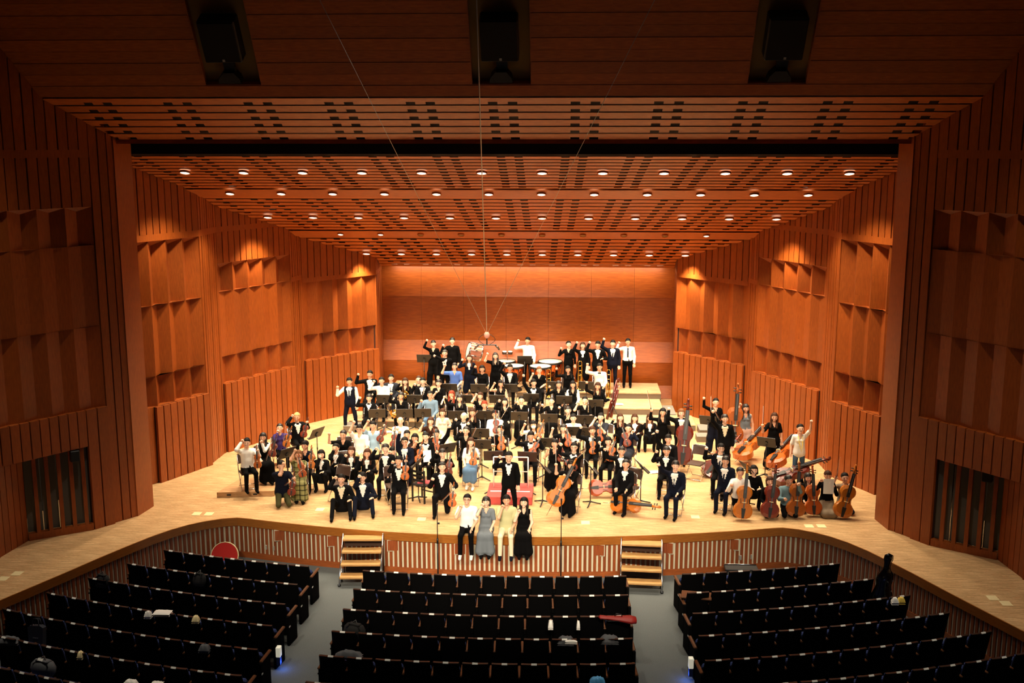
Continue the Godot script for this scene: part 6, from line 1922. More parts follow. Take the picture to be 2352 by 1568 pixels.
	person({p = V(1.11, 0.00, -3.29), yaw = -10.0, tall = 1.58, pose = "sit", man = false, top = "sleeveless", tc = "black", bot = "long", bc = "black", hair = "bob", hc = "black", r = V(0.93, 1.03, -3.13), l = V(1.25, 1.21, -3.03), look = V(1, -1, 2), grip = true, label = "woman in long black dress with dark red violin right of the podium"})
	person({p = V(1.61, 0.00, -2.82), yaw = -10.0, tall = 1.70, pose = "sit", man = true, top = "suit", tc = "suit", bot = "trousers", bc = "suit", hair = "crop", hc = "black", r = V(1.27, 1.29, -2.66), l = V(1.35, 0.99, -2.56), look = V(3, -1, 1), extra = "bow glasses", grip = true, label = "man in glasses and dinner suit shouting at right of centre"})
	person({p = V(2.51, 0.00, -3.59), yaw = -12.0, tall = 1.58, pose = "sit", man = false, top = "blouse", tc = "black", bot = "trousers", bc = "black", hair = "bob", hc = "black", r = V(2.27, 1.14, -3.43), l = V(2.63, 1.13, -3.33), look = V(8, 4, 4), grip = true, label = "woman with black bob holding a viola and bow at right"})
	person({p = V(2.82, 0.00, -2.68), yaw = -12.0, tall = 1.58, pose = "sit", man = false, top = "suit", tc = "suit", bot = "trousers", bc = "suit", hair = "fringe_tied", hc = "dark", r = V(2.40, 1.23, -2.52), look = V(14, -1, -4), label = "woman in black suit behind the lying cello"})
	person({p = V(2.87, 0.00, -1.56), yaw = -22.0, tall = 1.58, pose = "sit", man = false, top = "suit", tc = "suit", bot = "trousers", bc = "suit", hair = "tied", hc = "dark", look = V(19, -1, 0), label = "woman in black suit seated at the front behind a cello on the floor"})
	person({p = V(1.53, 0.00, -1.43), yaw = -12.0, tall = 1.58, pose = "sit", man = false, top = "dress", tc = "black", bot = "long", bc = "black", hair = "bob", hc = "black", r = V(1.17, 1.19, -1.27), l = V(1.39, 0.92, -1.27), look = V(11, 4, 4), label = "cellist in long black dress at the front right of the podium"})
	person({p = V(4.09, 0.00, -3.72), yaw = -12.0, tall = 1.70, pose = "sit", man = true, top = "suit", tc = "suit", bot = "trousers", bc = "suit", hair = "short", hc = "black", r = V(3.78, 1.43, -3.56), look = V(3, 4, 2), extra = "tie", label = "man in dark suit and tie in the right cello rows"})
	person({p = V(3.96, 0.00, -2.76), yaw = -12.0, tall = 1.58, pose = "sit", man = false, top = "suit", tc = "suit", bot = "trousers", bc = "suit", hair = "fringe_tied", hc = "dark", r = V(3.69, 1.16, -2.60), look = V(6, 2, -0), label = "woman in black suit seated behind the front right man"})
	person({p = V(4.05, 0.00, -1.35), yaw = -18.0, tall = 1.70, pose = "sit", man = true, top = "suit", tc = "navy", bot = "trousers", bc = "navy", hair = "short", hc = "dark", r = V(3.60, 1.33, -1.05), look = V(14, 1, -4), extra = "tie", label = "man in navy suit and patterned tie seated at the front right"})
	person({p = V(5.71, 0.00, -6.67), yaw = 0.0, tall = 1.60, pose = "stand", man = false, top = "blouse", tc = "black", bot = "long", bc = "navy", hair = "tied", hc = "black", r = V(5.35, 1.63, -6.51), look = V(-2, -1, -5), label = "woman in black standing with fist high at the right wall"})
	person({p = V(5.65, 0.00, -4.44), yaw = 0.0, tall = 1.70, pose = "stand", man = true, top = "suit", tc = "suit", bot = "trousers", bc = "suit", hair = "short", hc = "dark", r = V(5.31, 1.80, -4.28), look = V(4, -2, -0), extra = "bow", ic = "cream", label = "man in dinner suit standing among the double basses"})
	person({p = V(6.48, 0.00, -6.09), yaw = 0.0, tall = 1.58, pose = "stand", man = false, top = "sleeveless", tc = "grey", bot = "long", bc = "rose", hair = "long", hc = "dark", r = V(6.29, 1.60, -5.93), look = V(7, 4, -3), label = "woman in sleeveless grey dress with pale pattern standing at right"})
	person({p = V(7.10, 0.00, -5.13), yaw = 0.0, tall = 1.58, pose = "stand", man = false, top = "blouse", tc = "black", bot = "long", bc = "black", hair = "long", hc = "brown", r = V(6.76, 1.27, -4.97), look = V(-2, 1, -5), sleeve = "short", label = "woman with long brown hair in black holding a bow upright at right"})
	person({p = V(7.55, 0.00, -3.94), yaw = 0.0, tall = 1.58, pose = "stand", man = false, top = "tee", tc = "white", bot = "trousers", bc = "denim", hair = "tied", hc = "black", l = V(7.79, 1.70, -3.78), look = V(5, -2, -5), extra = "lanyard", label = "woman in white T-shirt and jeans waving at the far right"})
	person({p = V(5.35, 0.00, -2.91), yaw = -15.0, tall = 1.70, pose = "sit", man = true, top = "suit", tc = "suit", bot = "trousers", bc = "suit", hair = "short", hc = "black", r = V(4.96, 1.22, -2.75), look = V(15, 0, -6), extra = "glasses tie", label = "man in glasses and suit seated among the right cellos"})
	person({p = V(5.31, 0.00, -1.80), yaw = -20.0, tall = 1.70, pose = "sit", man = true, top = "suit", tc = "navy", bot = "trousers", bc = "navy", hair = "short", hc = "dark", r = V(4.96, 1.44, -1.64), look = V(16, 3, -6), extra = "tie", label = "laughing man in navy suit seated at the right with fist up"})
	person({p = V(5.64, 0.00, -1.60), yaw = 0.0, tall = 1.70, pose = "kneel", man = true, top = "shirt", tc = "white", bot = "trousers", bc = "black", hair = "short", hc = "dark", r = V(5.38, 0.77, -1.25), l = V(5.73, 0.68, -1.40), look = V(3, -2, -1), label = "man in white shirt kneeling behind the leftmost front cello"})
	person({p = V(6.02, 0.00, -1.90), yaw = 0.0, tall = 1.58, pose = "squat", man = false, top = "turtle", tc = "black", bot = "trousers", bc = "black", hair = "bob", hc = "black", look = V(-7, 0, 5), label = "woman in high-necked black top crouching behind the white-shirted cellist"})
	person({p = V(6.34, 0.00, -1.47), yaw = 0.0, tall = 1.50, pose = "seiza", man = false, top = "blouse", tc = "black", bot = "trousers", bc = "black", hair = "bob", hc = "brown", l = V(6.38, 0.72, -1.31), look = V(-3, -4, 4), label = "woman peeping over the dark red cello"})
	person({p = V(6.78, 0.00, -1.46), yaw = 0.0, tall = 1.62, pose = "seiza", man = true, top = "shirt", tc = "teal", bot = "trousers", bc = "black", hair = "short", hc = "dark", r = V(6.64, 0.50, -1.11), l = V(6.95, 0.85, -1.11), look = V(7, -0, 5), label = "man in blue-grey shirt kneeling behind a large cello"})
	person({p = V(7.33, 0.00, -1.83), yaw = 0.0, tall = 1.50, pose = "seiza", man = false, top = "blouse", tc = "black", bot = "trousers", bc = "black", hair = "long", hc = "dark", l = V(7.42, 0.66, -1.67), look = V(7, 2, 4), label = "woman in black with dark hair behind the glossy orange cello"})
	person({p = V(7.74, 0.00, -1.59), yaw = 0.0, tall = 1.58, pose = "kneel", man = false, top = "blouse", tc = "black", bot = "long", bc = "taupe", hair = "fringe_tied", hc = "brown", r = V(7.55, 0.85, -1.43), l = V(7.85, 0.71, -1.43), look = V(-5, 3, -1), label = "woman in taupe skirt kneeling and holding a white sheet of paper"})
	person({p = V(8.20, 0.00, -1.77), yaw = 0.0, tall = 1.58, pose = "seiza", man = false, top = "tee", tc = "taupe", bot = "trousers", bc = "charcoal", hair = "tied", hc = "black", r = V(7.94, 0.86, -1.61), l = V(8.30, 0.68, -1.61), look = V(-3, 1, 4), label = "woman in khaki T-shirt with the rightmost cello"})
	person({p = V(-0.86, 0.00, 0.20), yaw = 0.0, tall = 1.70, pose = "edge", man = true, top = "shirt", tc = "white", bot = "trousers", bc = "black", hair = "crop", hc = "black", r = V(-1.00, 0.65, 0.36), look = V(-1, -4, -3), extra = "glasses", sc = "white", sleeve = "short", label = "man in white shirt and black trousers sitting on the stage edge"})
	person({p = V(-0.42, 0.00, 0.20), yaw = 0.0, tall = 1.58, pose = "edge", man = false, top = "dress", tc = "grey", bot = "long", bc = "grey", hair = "bob", hc = "dark", r = V(-0.51, 0.70, 0.36), look = V(-3, 2, 5), label = "woman in grey dress sitting on the stage edge"})
	person({p = V(0.05, 0.00, 0.20), yaw = 0.0, tall = 1.70, pose = "edge", man = true, top = "tee", tc = "sage", bot = "trousers", bc = "cream", hair = "short", hc = "black", r = V(-0.04, 0.67, 0.36), look = V(1, -2, 2), sc = "navy", label = "man in sage T-shirt and cream trousers sitting on the stage edge"})
	person({p = V(0.45, 0.00, 0.20), yaw = 0.0, tall = 1.58, pose = "edge", man = false, top = "sleeveless", tc = "black", bot = "long", bc = "black", hair = "long", hc = "black", r = V(0.34, 0.57, 0.36), look = V(-6, -4, 2), label = "woman in sleeveless black dress sitting on the stage edge"})

func build_things() -> void:
	folding_chair(-6.74, 0.14, -2.30, 0.49, "folding chair under the man in white shirt with violin seated leftmost on the low platform")
	folding_chair(-6.52, 0.14, -3.00, 0.49, "folding chair under the woman in white cardigan over dark dress")
	folding_chair(-6.47, 0.00, -4.44, 0.44, "folding chair under the woman in purple blouse with violin behind the woman")
	folding_chair(-6.26, 0.00, -5.48, 0.52, "folding chair under the blond man in black suit holding a violin upright")
	folding_chair(-5.33, 0.00, -2.02, 0.21, "folding chair under the woman in yellow plaid dress")
	folding_chair(-5.36, 0.00, -2.79, 0.14, "folding chair under the woman in sleeveless navy top with violin behind the plaid dress")
	folding_chair(-4.56, 0.00, -3.90, 0.00, "folding chair under the woman in black V-neck stretching one arm")
	folding_chair(-4.22, 0.00, -4.29, 0.00, "folding chair under the man in white T-shirt and beige trousers punching the air")
	folding_chair(-3.92, 0.00, -4.66, 0.09, "folding chair under the man in pale blue T-shirt with violin beside the white T-shirt")
	folding_chair(-4.49, 0.20, -9.35, 0.00, "folding chair under the man in loose white shirt in the left horn row")
	folding_chair(-4.66, 0.00, -8.08, 0.00, "folding chair under the woman in black dinner suit behind the leftmost stand")
	folding_chair(-4.26, 0.20, -9.80, 0.00, "folding chair under the man in charcoal suit and tie in the left horn row")
	folding_chair(-3.76, 0.20, -9.53, 0.00, "folding chair under the woman with brown fringe and black top holding a horn")
	folding_chair(-3.37, 0.20, -9.85, 0.00, "folding chair under the woman in black half hidden beside the horn player")
	folding_chair(-3.17, 0.20, -9.35, 0.00, "folding chair under the man in dark suit with white shirt")
	folding_chair(-3.72, 0.00, -8.40, 0.00, "folding chair under the woman in black scoop-neck top with her arm out over a stand")
	folding_chair(-2.81, 0.00, -8.37, 0.00, "folding chair under the man in light denim shirt and glasses pointing")
	folding_chair(-2.66, 0.20, -9.35, 0.00, "folding chair under the woman in black top covering her mouth with her fist")
	folding_chair(-2.18, 0.00, -8.67, 0.00, "folding chair under the woman with reddish long hair")
	folding_chair(-1.87, 0.00, -8.15, 0.00, "folding chair under the woman in black V-neck with long dark hair in the second woodwind")
	folding_chair(-2.30, 0.40, -10.83, 0.00, "folding chair under the man in bright blue T-shirt raising his fist")
	folding_chair(-1.38, 0.40, -10.67, 0.00, "folding chair under the woman in dark satin blouse seated below the drum")
	folding_chair(-0.46, 0.40, -10.65, 0.00, "folding chair under the smiling man in open black suit seated before the timpani")
	folding_chair(-0.68, 0.20, -9.35, 0.00, "folding chair under the woman with long black hair in sleeveless black top among the clarinets")
	folding_chair(-1.27, 0.00, -8.49, 0.00, "folding chair under the woman in black tilting her head beside a large stand")
	folding_chair(-1.05, 0.00, -7.39, 0.00, "folding chair under the woman with auburn hair peeping over a music stand")
	folding_chair(-1.53, 0.00, -5.91, 0.00, "folding chair under the elderly bald man in dinner suit with bow raised")
	folding_chair(-1.33, 0.00, -6.44, 0.00, "folding chair under the woman with brown hair in black behind the elderly man")
	folding_chair(-0.64, 0.00, -6.09, 0.00, "folding chair under the man in white shirt and dark tie with viola in the centre")
	folding_chair(-0.46, 0.00, -7.78, 0.00, "folding chair under the woman with straight black fringe in long black dress holding a flute")
	folding_chair(0.03, 0.00, -8.03, 0.00, "folding chair under the woman in round-necked black top seated right of the flute player")
	folding_chair(-3.24, 0.00, -5.19, 0.00, "folding chair under the balding man in white shirt")
	folding_chair(-2.08, 0.00, -3.92, 0.14, "folding chair under the man in black suit flinging his left arm")
	folding_chair(-2.31, 0.00, -3.59, 0.00, "folding chair under the man in dinner suit behind the sheet of paper")
	folding_chair(-2.61, 0.00, -3.63, 0.00, "folding chair under the woman with black bob stretching her fist sideways")
	folding_chair(-3.19, 0.00, -2.44, 0.00, "folding chair under the laughing man in dinner suit left of the raised")
	folding_chair(-2.69, 0.00, -1.39, 0.10, "folding chair under the young man in dinner suit thrusting his fist at the camera")
	folding_chair(-1.71, 0.00, -2.25, 0.00, "folding chair under the smiling woman in black blouse with dark violin and bow")
	folding_chair(-1.09, 0.00, -3.31, 0.00, "folding chair under the woman in white T-shirt and denim skirt with violin in the centre")
	folding_chair(-1.32, 0.00, -4.42, 0.00, "folding chair under the woman in black in front of the elderly man with a bow")
	folding_chair(-0.39, 0.00, -4.59, 0.00, "folding chair under the woman in black with violin in front of the white-shirted viola player")
	folding_chair(0.47, 0.00, -3.83, 0.00, "folding chair under the man in dinner suit with violin behind the right centre stand")
	folding_chair(0.49, 0.00, -5.14, 0.00, "folding chair under the woman in white face mask")
	folding_chair(2.48, 0.40, -10.95, 0.00, "folding chair under the man in white shirt and bow tie reaching out among the trombones")
	folding_chair(1.44, 0.40, -10.72, 0.00, "folding chair under the woman in black turtleneck among the trombones")
	folding_chair(0.50, 0.40, -10.55, 0.00, "folding chair under the person with light brown hair in black polo shirt")
	folding_chair(0.36, 0.20, -9.35, 0.00, "folding chair under the man in dark suit and silver bow tie among the clarinets")
	folding_chair(1.15, 0.20, -9.35, 0.00, "folding chair under the woman in sheer black top behind the dark double stand")
	folding_chair(1.60, 0.20, -9.35, 0.00, "folding chair under the woman with very long straight black hair")
	folding_chair(1.96, 0.00, -8.09, 0.00, "folding chair under the woman with flowers in her hair holding an oboe")
	folding_chair(0.95, 0.00, -7.95, 0.00, "folding chair under the woman in sheer-sleeved black dress behind a right-hand stand")
	folding_chair(1.45, 0.00, -6.82, 0.00, "folding chair under the woman with white hair ornaments holding a silver flute")
	folding_chair(1.60, 0.00, -5.76, 0.00, "folding chair under the man with cropped hair in white T-shirt behind a stand")
	folding_chair(2.38, 0.00, -5.91, 0.00, "folding chair under the man in charcoal polo shirt with violin at right of centre")
	folding_chair(3.11, 0.00, -4.90, -0.26, "folding chair under the woman in navy blouse and patterned skirt holding up a viola")
	folding_chair(2.11, 0.00, -4.45, -0.09, "folding chair under the brown-haired man in black suit holding a violin upright before him")
	folding_chair(1.33, 0.00, -4.81, -0.10, "folding chair under the woman in black with violin behind the woman in the long dress")
	folding_chair(1.11, 0.00, -3.29, -0.17, "folding chair under the woman in long black dress")
	folding_chair(1.61, 0.00, -2.82, -0.17, "folding chair under the man in glasses and dinner suit shouting at right of centre")
	folding_chair(2.51, 0.00, -3.59, -0.21, "folding chair under the woman with black bob holding a viola and bow")
	folding_chair(2.82, 0.00, -2.68, -0.21, "folding chair under the woman in black suit behind the lying cello")
	folding_chair(2.87, 0.00, -1.56, -0.38, "folding chair under the woman in black suit seated at the front behind a cello")
	folding_chair(1.53, 0.00, -1.43, -0.21, "folding chair under the cellist in long black dress at the front right of the podium")
	folding_chair(4.09, 0.00, -3.72, -0.21, "folding chair under the man in dark suit and tie in the right cello rows")
	folding_chair(3.96, 0.00, -2.76, -0.21, "folding chair under the woman in black suit seated behind the front right man")
	folding_chair(4.05, 0.00, -1.35, -0.31, "folding chair under the man in navy suit and patterned tie")
	folding_chair(5.35, 0.00, -2.91, -0.26, "folding chair under the man in glasses and suit seated among the right cellos")
	folding_chair(5.31, 0.00, -1.80, -0.35, "folding chair under the laughing man in navy suit seated at the right with fist")
	fiddle_thing("violin", "violin", "violin held by the man in white shirt with violin seated leftmost on the low platform", Transform3D(Basis.from_euler(V(-0.24, 0, 0.07)), V(-6.36, 0.80, -1.91)), 1.0, Color(0.78, 0.41, 0.13), "violins and violas")
	fiddle_thing("violin", "violin", "violin held by the woman in white cardigan over dark dress", Transform3D(Basis.from_euler(V(-0.24, 0, -0.21)), V(-6.20, 0.89, -2.62)), 1.0, Color(0.52, 0.20, 0.09), "violins and violas")
	fiddle_thing("violin", "violin", "violin held by the woman in purple blouse with violin behind the woman", Transform3D(Basis.from_euler(V(-0.24, 0, -0.28)), V(-6.22, 0.74, -4.05)), 1.0, Color(0.80, 0.46, 0.16), "violins and violas")
	fiddle_thing("violin", "violin", "violin held by the blond man in black suit holding a violin upright", Transform3D(Basis.from_euler(V(-0.24, 0, -0.24)), V(-6.00, 0.72, -5.10)), 1.0, Color(0.52, 0.20, 0.09), "violins and violas")
	fiddle_thing("violin", "violin", "violin held by the man in dark T-shirt and olive trousers", Transform3D(Basis.from_euler(V(-0.24, 0, -0.10)), V(-5.34, 0.34, -1.20)), 1.0, Color(0.52, 0.20, 0.09), "violins and violas")
	fiddle_thing("violin", "violin", "violin held by the woman in yellow plaid dress", Transform3D(Basis.from_euler(V(-0.24, 0, 0.24)), V(-5.11, 0.71, -1.54)), 1.0, Color(0.72, 0.34, 0.11), "violins and violas")
	fiddle_thing("violin", "violin", "violin held by the woman in sleeveless navy top with violin behind the plaid dress", Transform3D(Basis.from_euler(V(-0.24, 0, 0.00)), V(-5.12, 0.67, -2.40)), 1.0, Color(0.80, 0.46, 0.16), "violins and violas")
	fiddle_thing("violin", "violin", "violin held by the man in pale blue T-shirt with violin beside the white T-shirt", Transform3D(Basis.from_euler(V(-0.24, 0, -0.35)), V(-3.69, 0.86, -4.27)), 1.0, Color(0.52, 0.20, 0.09), "violins and violas")
	fiddle_thing("viola", "viola", "viola held by the man in white shirt and dark tie with viola in the centre", Transform3D(Basis.from_euler(V(-0.24, 0, 0.07)), V(-0.57, 0.74, -5.71)), 1.1, Color(0.52, 0.20, 0.09), "violins and violas")
	fiddle_thing("violin", "violin", "violin held by the balding man in white shirt", Transform3D(Basis.from_euler(V(-0.24, 0, -0.10)), V(-3.41, 0.55, -4.85)), 1.0, Color(0.52, 0.20, 0.09), "violins and violas")
	fiddle_thing("violin", "violin", "violin held by the man in black suit flinging his left arm", Transform3D(Basis.from_euler(V(-0.24, 0, 0.17)), V(-2.01, 0.84, -3.54)), 1.0, Color(0.72, 0.34, 0.11), "violins and violas")
	fiddle_thing("violin", "violin", "violin held by the woman with black bob stretching her fist sideways", Transform3D(Basis.from_euler(V(-0.24, 0, -0.24)), V(-2.51, 0.61, -3.25)), 1.0, Color(0.78, 0.41, 0.13), "violins and violas")
	fiddle_thing("violin", "violin", "violin held by the young man in dinner suit thrusting his fist at the camera", Transform3D(Basis.from_euler(V(-0.24, 0, -0.07)), V(-2.49, 0.85, -1.01)), 1.0, Color(0.78, 0.41, 0.13), "violins and violas")
	fiddle_thing("violin", "violin", "violin held by the smiling woman in black blouse with dark violin and bow", Transform3D(Basis.from_euler(V(-0.24, 0, -0.10)), V(-1.53, 0.70, -1.86)), 1.0, Color(0.52, 0.20, 0.09), "violins and violas")
	fiddle_thing("violin", "violin", "violin held by the woman in white T-shirt and denim skirt with violin in the centre", Transform3D(Basis.from_euler(V(-0.24, 0, -0.07)), V(-1.01, 0.65, -2.93)), 1.0, Color(0.80, 0.46, 0.16), "violins and violas")
	fiddle_thing("viola", "viola", "viola held by the woman in black with violin in front of the white-shirted viola player", Transform3D(Basis.from_euler(V(-0.24, 0, 0.00)), V(-0.35, 0.69, -4.20)), 1.1, Color(0.78, 0.41, 0.13), "violins and violas")
	fiddle_thing("violin", "violin", "violin held by the man in dinner suit with violin behind the right centre stand", Transform3D(Basis.from_euler(V(-0.24, 0, -0.52)), V(0.48, 0.82, -3.45)), 1.0, Color(0.72, 0.34, 0.11), "violins and violas")
	fiddle_thing("violin", "violin", "violin held by the woman in white face mask", Transform3D(Basis.from_euler(V(-0.24, 0, -0.35)), V(0.58, 0.84, -4.76)), 1.0, Color(0.80, 0.46, 0.16), "violins and violas")
	fiddle_thing("violin", "violin", "violin held by the man in dinner suit kneeling at the front beside a black chair", Transform3D(Basis.from_euler(V(-0.24, 0, -0.07)), V(-1.32, 0.28, -0.75)), 1.0, Color(0.78, 0.41, 0.13), "violins and violas")
	fiddle_thing("violin", "violin", "violin held by the man in charcoal polo shirt with violin at right of centre", Transform3D(Basis.from_euler(V(-0.24, 0, 0.00)), V(2.35, 0.60, -5.53)), 1.0, Color(0.72, 0.34, 0.11), "violins and violas")
	fiddle_thing("viola", "viola", "viola held by the woman in navy blouse and patterned skirt holding up a viola", Transform3D(Basis.from_euler(V(-0.24, 0, 0.31)), V(3.09, 0.76, -4.52)), 1.1, Color(0.52, 0.20, 0.09), "violins and violas")
	fiddle_thing("violin", "violin", "violin held by the brown-haired man in black suit holding a violin upright before him", Transform3D(Basis.from_euler(V(-0.24, 0, 0.00)), V(2.12, 0.66, -4.07)), 1.0, Color(0.78, 0.41, 0.13), "violins and violas")
	fiddle_thing("violin", "violin", "violin held by the woman in black with violin behind the woman in the long dress", Transform3D(Basis.from_euler(V(-0.24, 0, 0.10)), V(1.47, 0.76, -4.42)), 1.0, Color(0.72, 0.34, 0.11), "violins and violas")
	fiddle_thing("violin", "violin", "violin held by the woman in long black dress", Transform3D(Basis.from_euler(V(-0.24, 0, 0.10)), V(1.29, 0.79, -2.91)), 1.0, Color(0.52, 0.20, 0.09), "violins and violas")
	fiddle_thing("violin", "violin", "violin held by the man in glasses and dinner suit shouting at right of centre", Transform3D(Basis.from_euler(V(-0.24, 0, 0.87)), V(1.67, 0.72, -2.44)), 1.0, Color(0.52, 0.20, 0.09), "violins and violas")
	fiddle_thing("viola", "viola", "viola held by the woman with black bob holding a viola and bow", Transform3D(Basis.from_euler(V(-0.24, 0, -0.24)), V(2.53, 0.73, -3.21)), 1.1, Color(0.78, 0.41, 0.13), "violins and violas")
	bow_thing(V(-6.42, 0.67, -2.75), V(-6.19, 1.32, -2.72), "bow of the woman in the white cardigan")
	bow_thing(V(-6.33, 0.77, -4.20), V(-6.21, 1.41, -4.17), "bow of the woman in the purple blouse")
	bow_thing(V(-5.49, 0.59, -1.20), V(-5.00, 1.07, -1.17), "bow of the kneeling man in olive trousers")
	bow_thing(V(-4.76, 0.54, -3.00), V(-4.52, 0.89, -2.97), "bow of the crouching woman with tied hair")
	bow_thing(V(-1.45, 1.04, -5.60), V(-1.09, 1.44, -5.57), "bow raised by the elderly bald man")
	bow_thing(V(-1.15, 1.06, -4.10), V(-1.01, 1.36, -4.07), "bow raised in front of the elderly man")
	bow_thing(V(-2.97, 0.88, -2.50), V(-2.94, 1.48, -2.47), "upright bow left of the man in glasses")
	bow_thing(V(-3.46, 0.73, -2.20), V(-3.24, 1.12, -2.17), "bow of the laughing man in dinner suit")
	bow_thing(V(-1.70, 0.79, -1.85), V(-1.44, 1.23, -1.82), "bow of the smiling woman in black blouse")
	bow_thing(V(-0.52, 0.80, -4.30), V(-0.55, 1.17, -4.27), "bow hanging from the hand of the centre violinist in black")
	bow_thing(V(3.75, 1.59, -5.30), V(3.62, 2.15, -5.27), "bow waved high beside the double bass")
	bow_thing(V(1.65, 0.99, -2.50), V(1.92, 1.28, -2.47), "bow of the man in glasses right of centre")
	bow_thing(V(2.42, 0.69, -3.25), V(2.70, 1.30, -3.22), "bow of the viola player with black bob")
	bow_thing(V(1.15, 0.73, -2.95), V(1.14, 1.30, -2.92), "bow upright before the long black dress")
	bow_thing(V(3.11, 0.45, -4.60), V(3.01, 0.72, -4.57), "bow of the woman in the patterned skirt")
	bow_thing(V(5.55, 1.27, -6.40), V(5.53, 1.77, -6.37), "bow upright at the right wall beside a raised fist")
	bow_thing(V(5.50, 1.58, -4.30), V(5.29, 1.96, -4.27), "bow held by the man among the double basses")
	bow_thing(V(6.76, 1.27, -4.95), V(6.75, 1.87, -4.92), "bow held upright by the long-haired woman at right")
	bow_thing(V(7.85, 0.98, -1.25), V(7.91, 1.56, -1.22), "bow of the rightmost cellist")
	bow_thing(V(-1.60, 0.37, -0.80), V(-1.31, 0.68, -0.77), "bow across the knee of the kneeling front violinist")
	music_stand(-3.51, 0.60, -12.21, 0.00, "black music stand behind the leftmost woman of the top riser", 0.98, 0.50, false)
	music_stand(-2.50, 0.60, -12.49, 0.00, "black music stand before the man in the open black shirt", 0.98, 0.50, false)
	music_stand(-2.34, 0.20, -9.53, 0.00, "black music stand before the bright blue T-shirt", 0.98, 0.50, false)
	music_stand(-1.41, 0.20, -9.52, 0.00, "black music stand before the woman in the dark satin blouse", 0.98, 0.50, false)
	music_stand(-0.41, 0.20, -9.57, 0.00, "black music stand before the smiling man by the timpani", 0.98, 0.50, false)
	music_stand(-0.04, 0.60, -12.16, 0.00, "black music stand before the timpanist in white", 0.98, 0.50, false)
	music_stand(-4.30, 0.00, -8.72, 0.00, "black music stand before the left horn row, leftmost of two", 0.98, 0.50, false)
	music_stand(-3.35, 0.00, -8.77, 0.00, "black music stand before the left horn row, right of two", 0.98, 0.50, false)
	music_stand(-4.21, 0.00, -6.90, 0.17, "black music stand leftmost in the row below the denim shirt", 0.98, 0.50, false)
	music_stand(-3.40, 0.00, -6.95, 0.14, "black music stand second in the row below the denim shirt", 0.98, 0.50, false)
	music_stand(-2.86, 0.00, -7.03, 0.09, "black music stand directly below the light denim shirt", 0.98, 0.50, false)
	music_stand(-1.78, 0.00, -8.85, 0.00, "black music stand right of the reddish-haired woman", 0.98, 0.50, false)
	music_stand(-0.77, 0.00, -8.90, 0.00, "black music stand below the sleeveless long-haired woman", 0.98, 0.50, false)
	music_stand(-1.84, 0.00, -6.82, 0.00, "black music stand behind the elderly bald man", 0.98, 0.50, false)
	music_stand(-0.99, 0.00, -6.87, 0.00, "black music stand below the auburn-haired peeping woman", 0.98, 0.50, false)
	music_stand(0.29, 0.00, -9.13, 0.00, "black music stand below the silver bow tie", 0.98, 0.50, false)
	music_stand(0.02, 0.00, -6.82, 0.00, "black music stand left of the white face mask", 0.98, 0.50, false)
	music_stand(0.90, 0.00, -6.61, 0.00, "black music stand right of the white face mask", 0.98, 0.50, false)
	music_stand(1.33, 0.00, -8.90, 0.00, "black music stand dark one below the sheer black top", 0.98, 0.50, false)
	music_stand(1.94, 0.00, -6.51, 0.00, "black music stand behind the charcoal polo shirt", 0.98, 0.50, false)
	music_stand(2.29, 0.00, -8.43, 0.00, "black music stand left of the black lace dress", 0.98, 0.50, false)
	music_stand(2.04, 0.20, -10.07, -0.14, "black music stand below the white-shirted trombone player", 0.98, 0.50, false)
	music_stand(1.02, 0.20, -10.02, -0.17, "black music stand below the black turtleneck", 0.98, 0.50, false)
	music_stand(-0.97, 0.00, -4.89, 0.00, "black music stand in the centre, behind the woman in white", 0.98, 0.50, false)
	music_stand(-0.84, 0.00, -3.76, 0.00, "black music stand right of the woman in the white T-shirt", 0.98, 0.50, false)
	music_stand(-0.46, 0.00, -2.73, 0.07, "black music stand left behind the conductor", 0.98, 0.50, false)
	music_stand(0.42, 0.00, -2.70, -0.10, "black music stand right behind the conductor", 0.98, 0.50, false)
	music_stand(-1.72, 0.00, -3.34, 0.61, "black music stand turned aside left of centre", 0.98, 0.50, false)
	music_stand(1.55, 0.00, -5.20, 0.00, "black music stand before the white T-shirt at right", 0.98, 0.50, false)
	music_stand(1.88, 0.00, -5.17, -0.21, "black music stand right one of a close pair at right", 0.98, 0.50, false)
	music_stand(0.84, 0.00, -4.02, 0.00, "black music stand behind the long black dress", 0.98, 0.50, false)
	music_stand(4.27, 0.00, -5.53, -0.70, "black music stand turned left beside the upright double bass", 0.98, 0.50, false)
	music_stand(5.50, 0.00, -6.60, -0.35, "black music stand before the man among the double basses", 0.98, 0.50, false)
	music_stand(6.77, 0.00, -4.37, -0.44, "black music stand before the double basses at the right", 0.98, 0.50, false)
	music_stand(-5.49, 0.00, -4.65, 1.08, "black music stand turned sideways by the blond violinist", 0.98, 0.50, false)
	music_stand(-5.81, 0.00, -2.69, 0.96, "black music stand turned sideways among the left violins", 0.98, 0.50, false)
	music_stand(-2.31, 0.00, -2.03, 1.31, "black music stand turned edge-on left of centre with pages", 0.98, 0.65, true)
	music_stand(0.83, 0.00, -1.89, -1.26, "black music stand turned edge-on right of the podium with pages", 0.98, 0.65, true)
	music_stand(2.02, 0.00, -1.88, -1.36, "black music stand turned edge-on behind the front cellist", 0.98, 0.65, true)
	music_stand(3.27, 0.00, -2.02, -1.31, "black music stand turned edge-on between the right cellos", 0.98, 0.65, true)
	music_stand(5.87, 0.00, -2.01, -1.22, "black music stand turned edge-on among the far right cellos", 0.98, 0.65, true)
	fiddle_thing("cello", "cello", "leftmost cello of the front right row, held by the white shirt", Transform3D(Basis.from_euler(V(-0.24, 0.00, -0.10)), V(5.61, 0.05, -0.94)), 2.20, Color(0.80, 0.46, 0.12), "cellos")
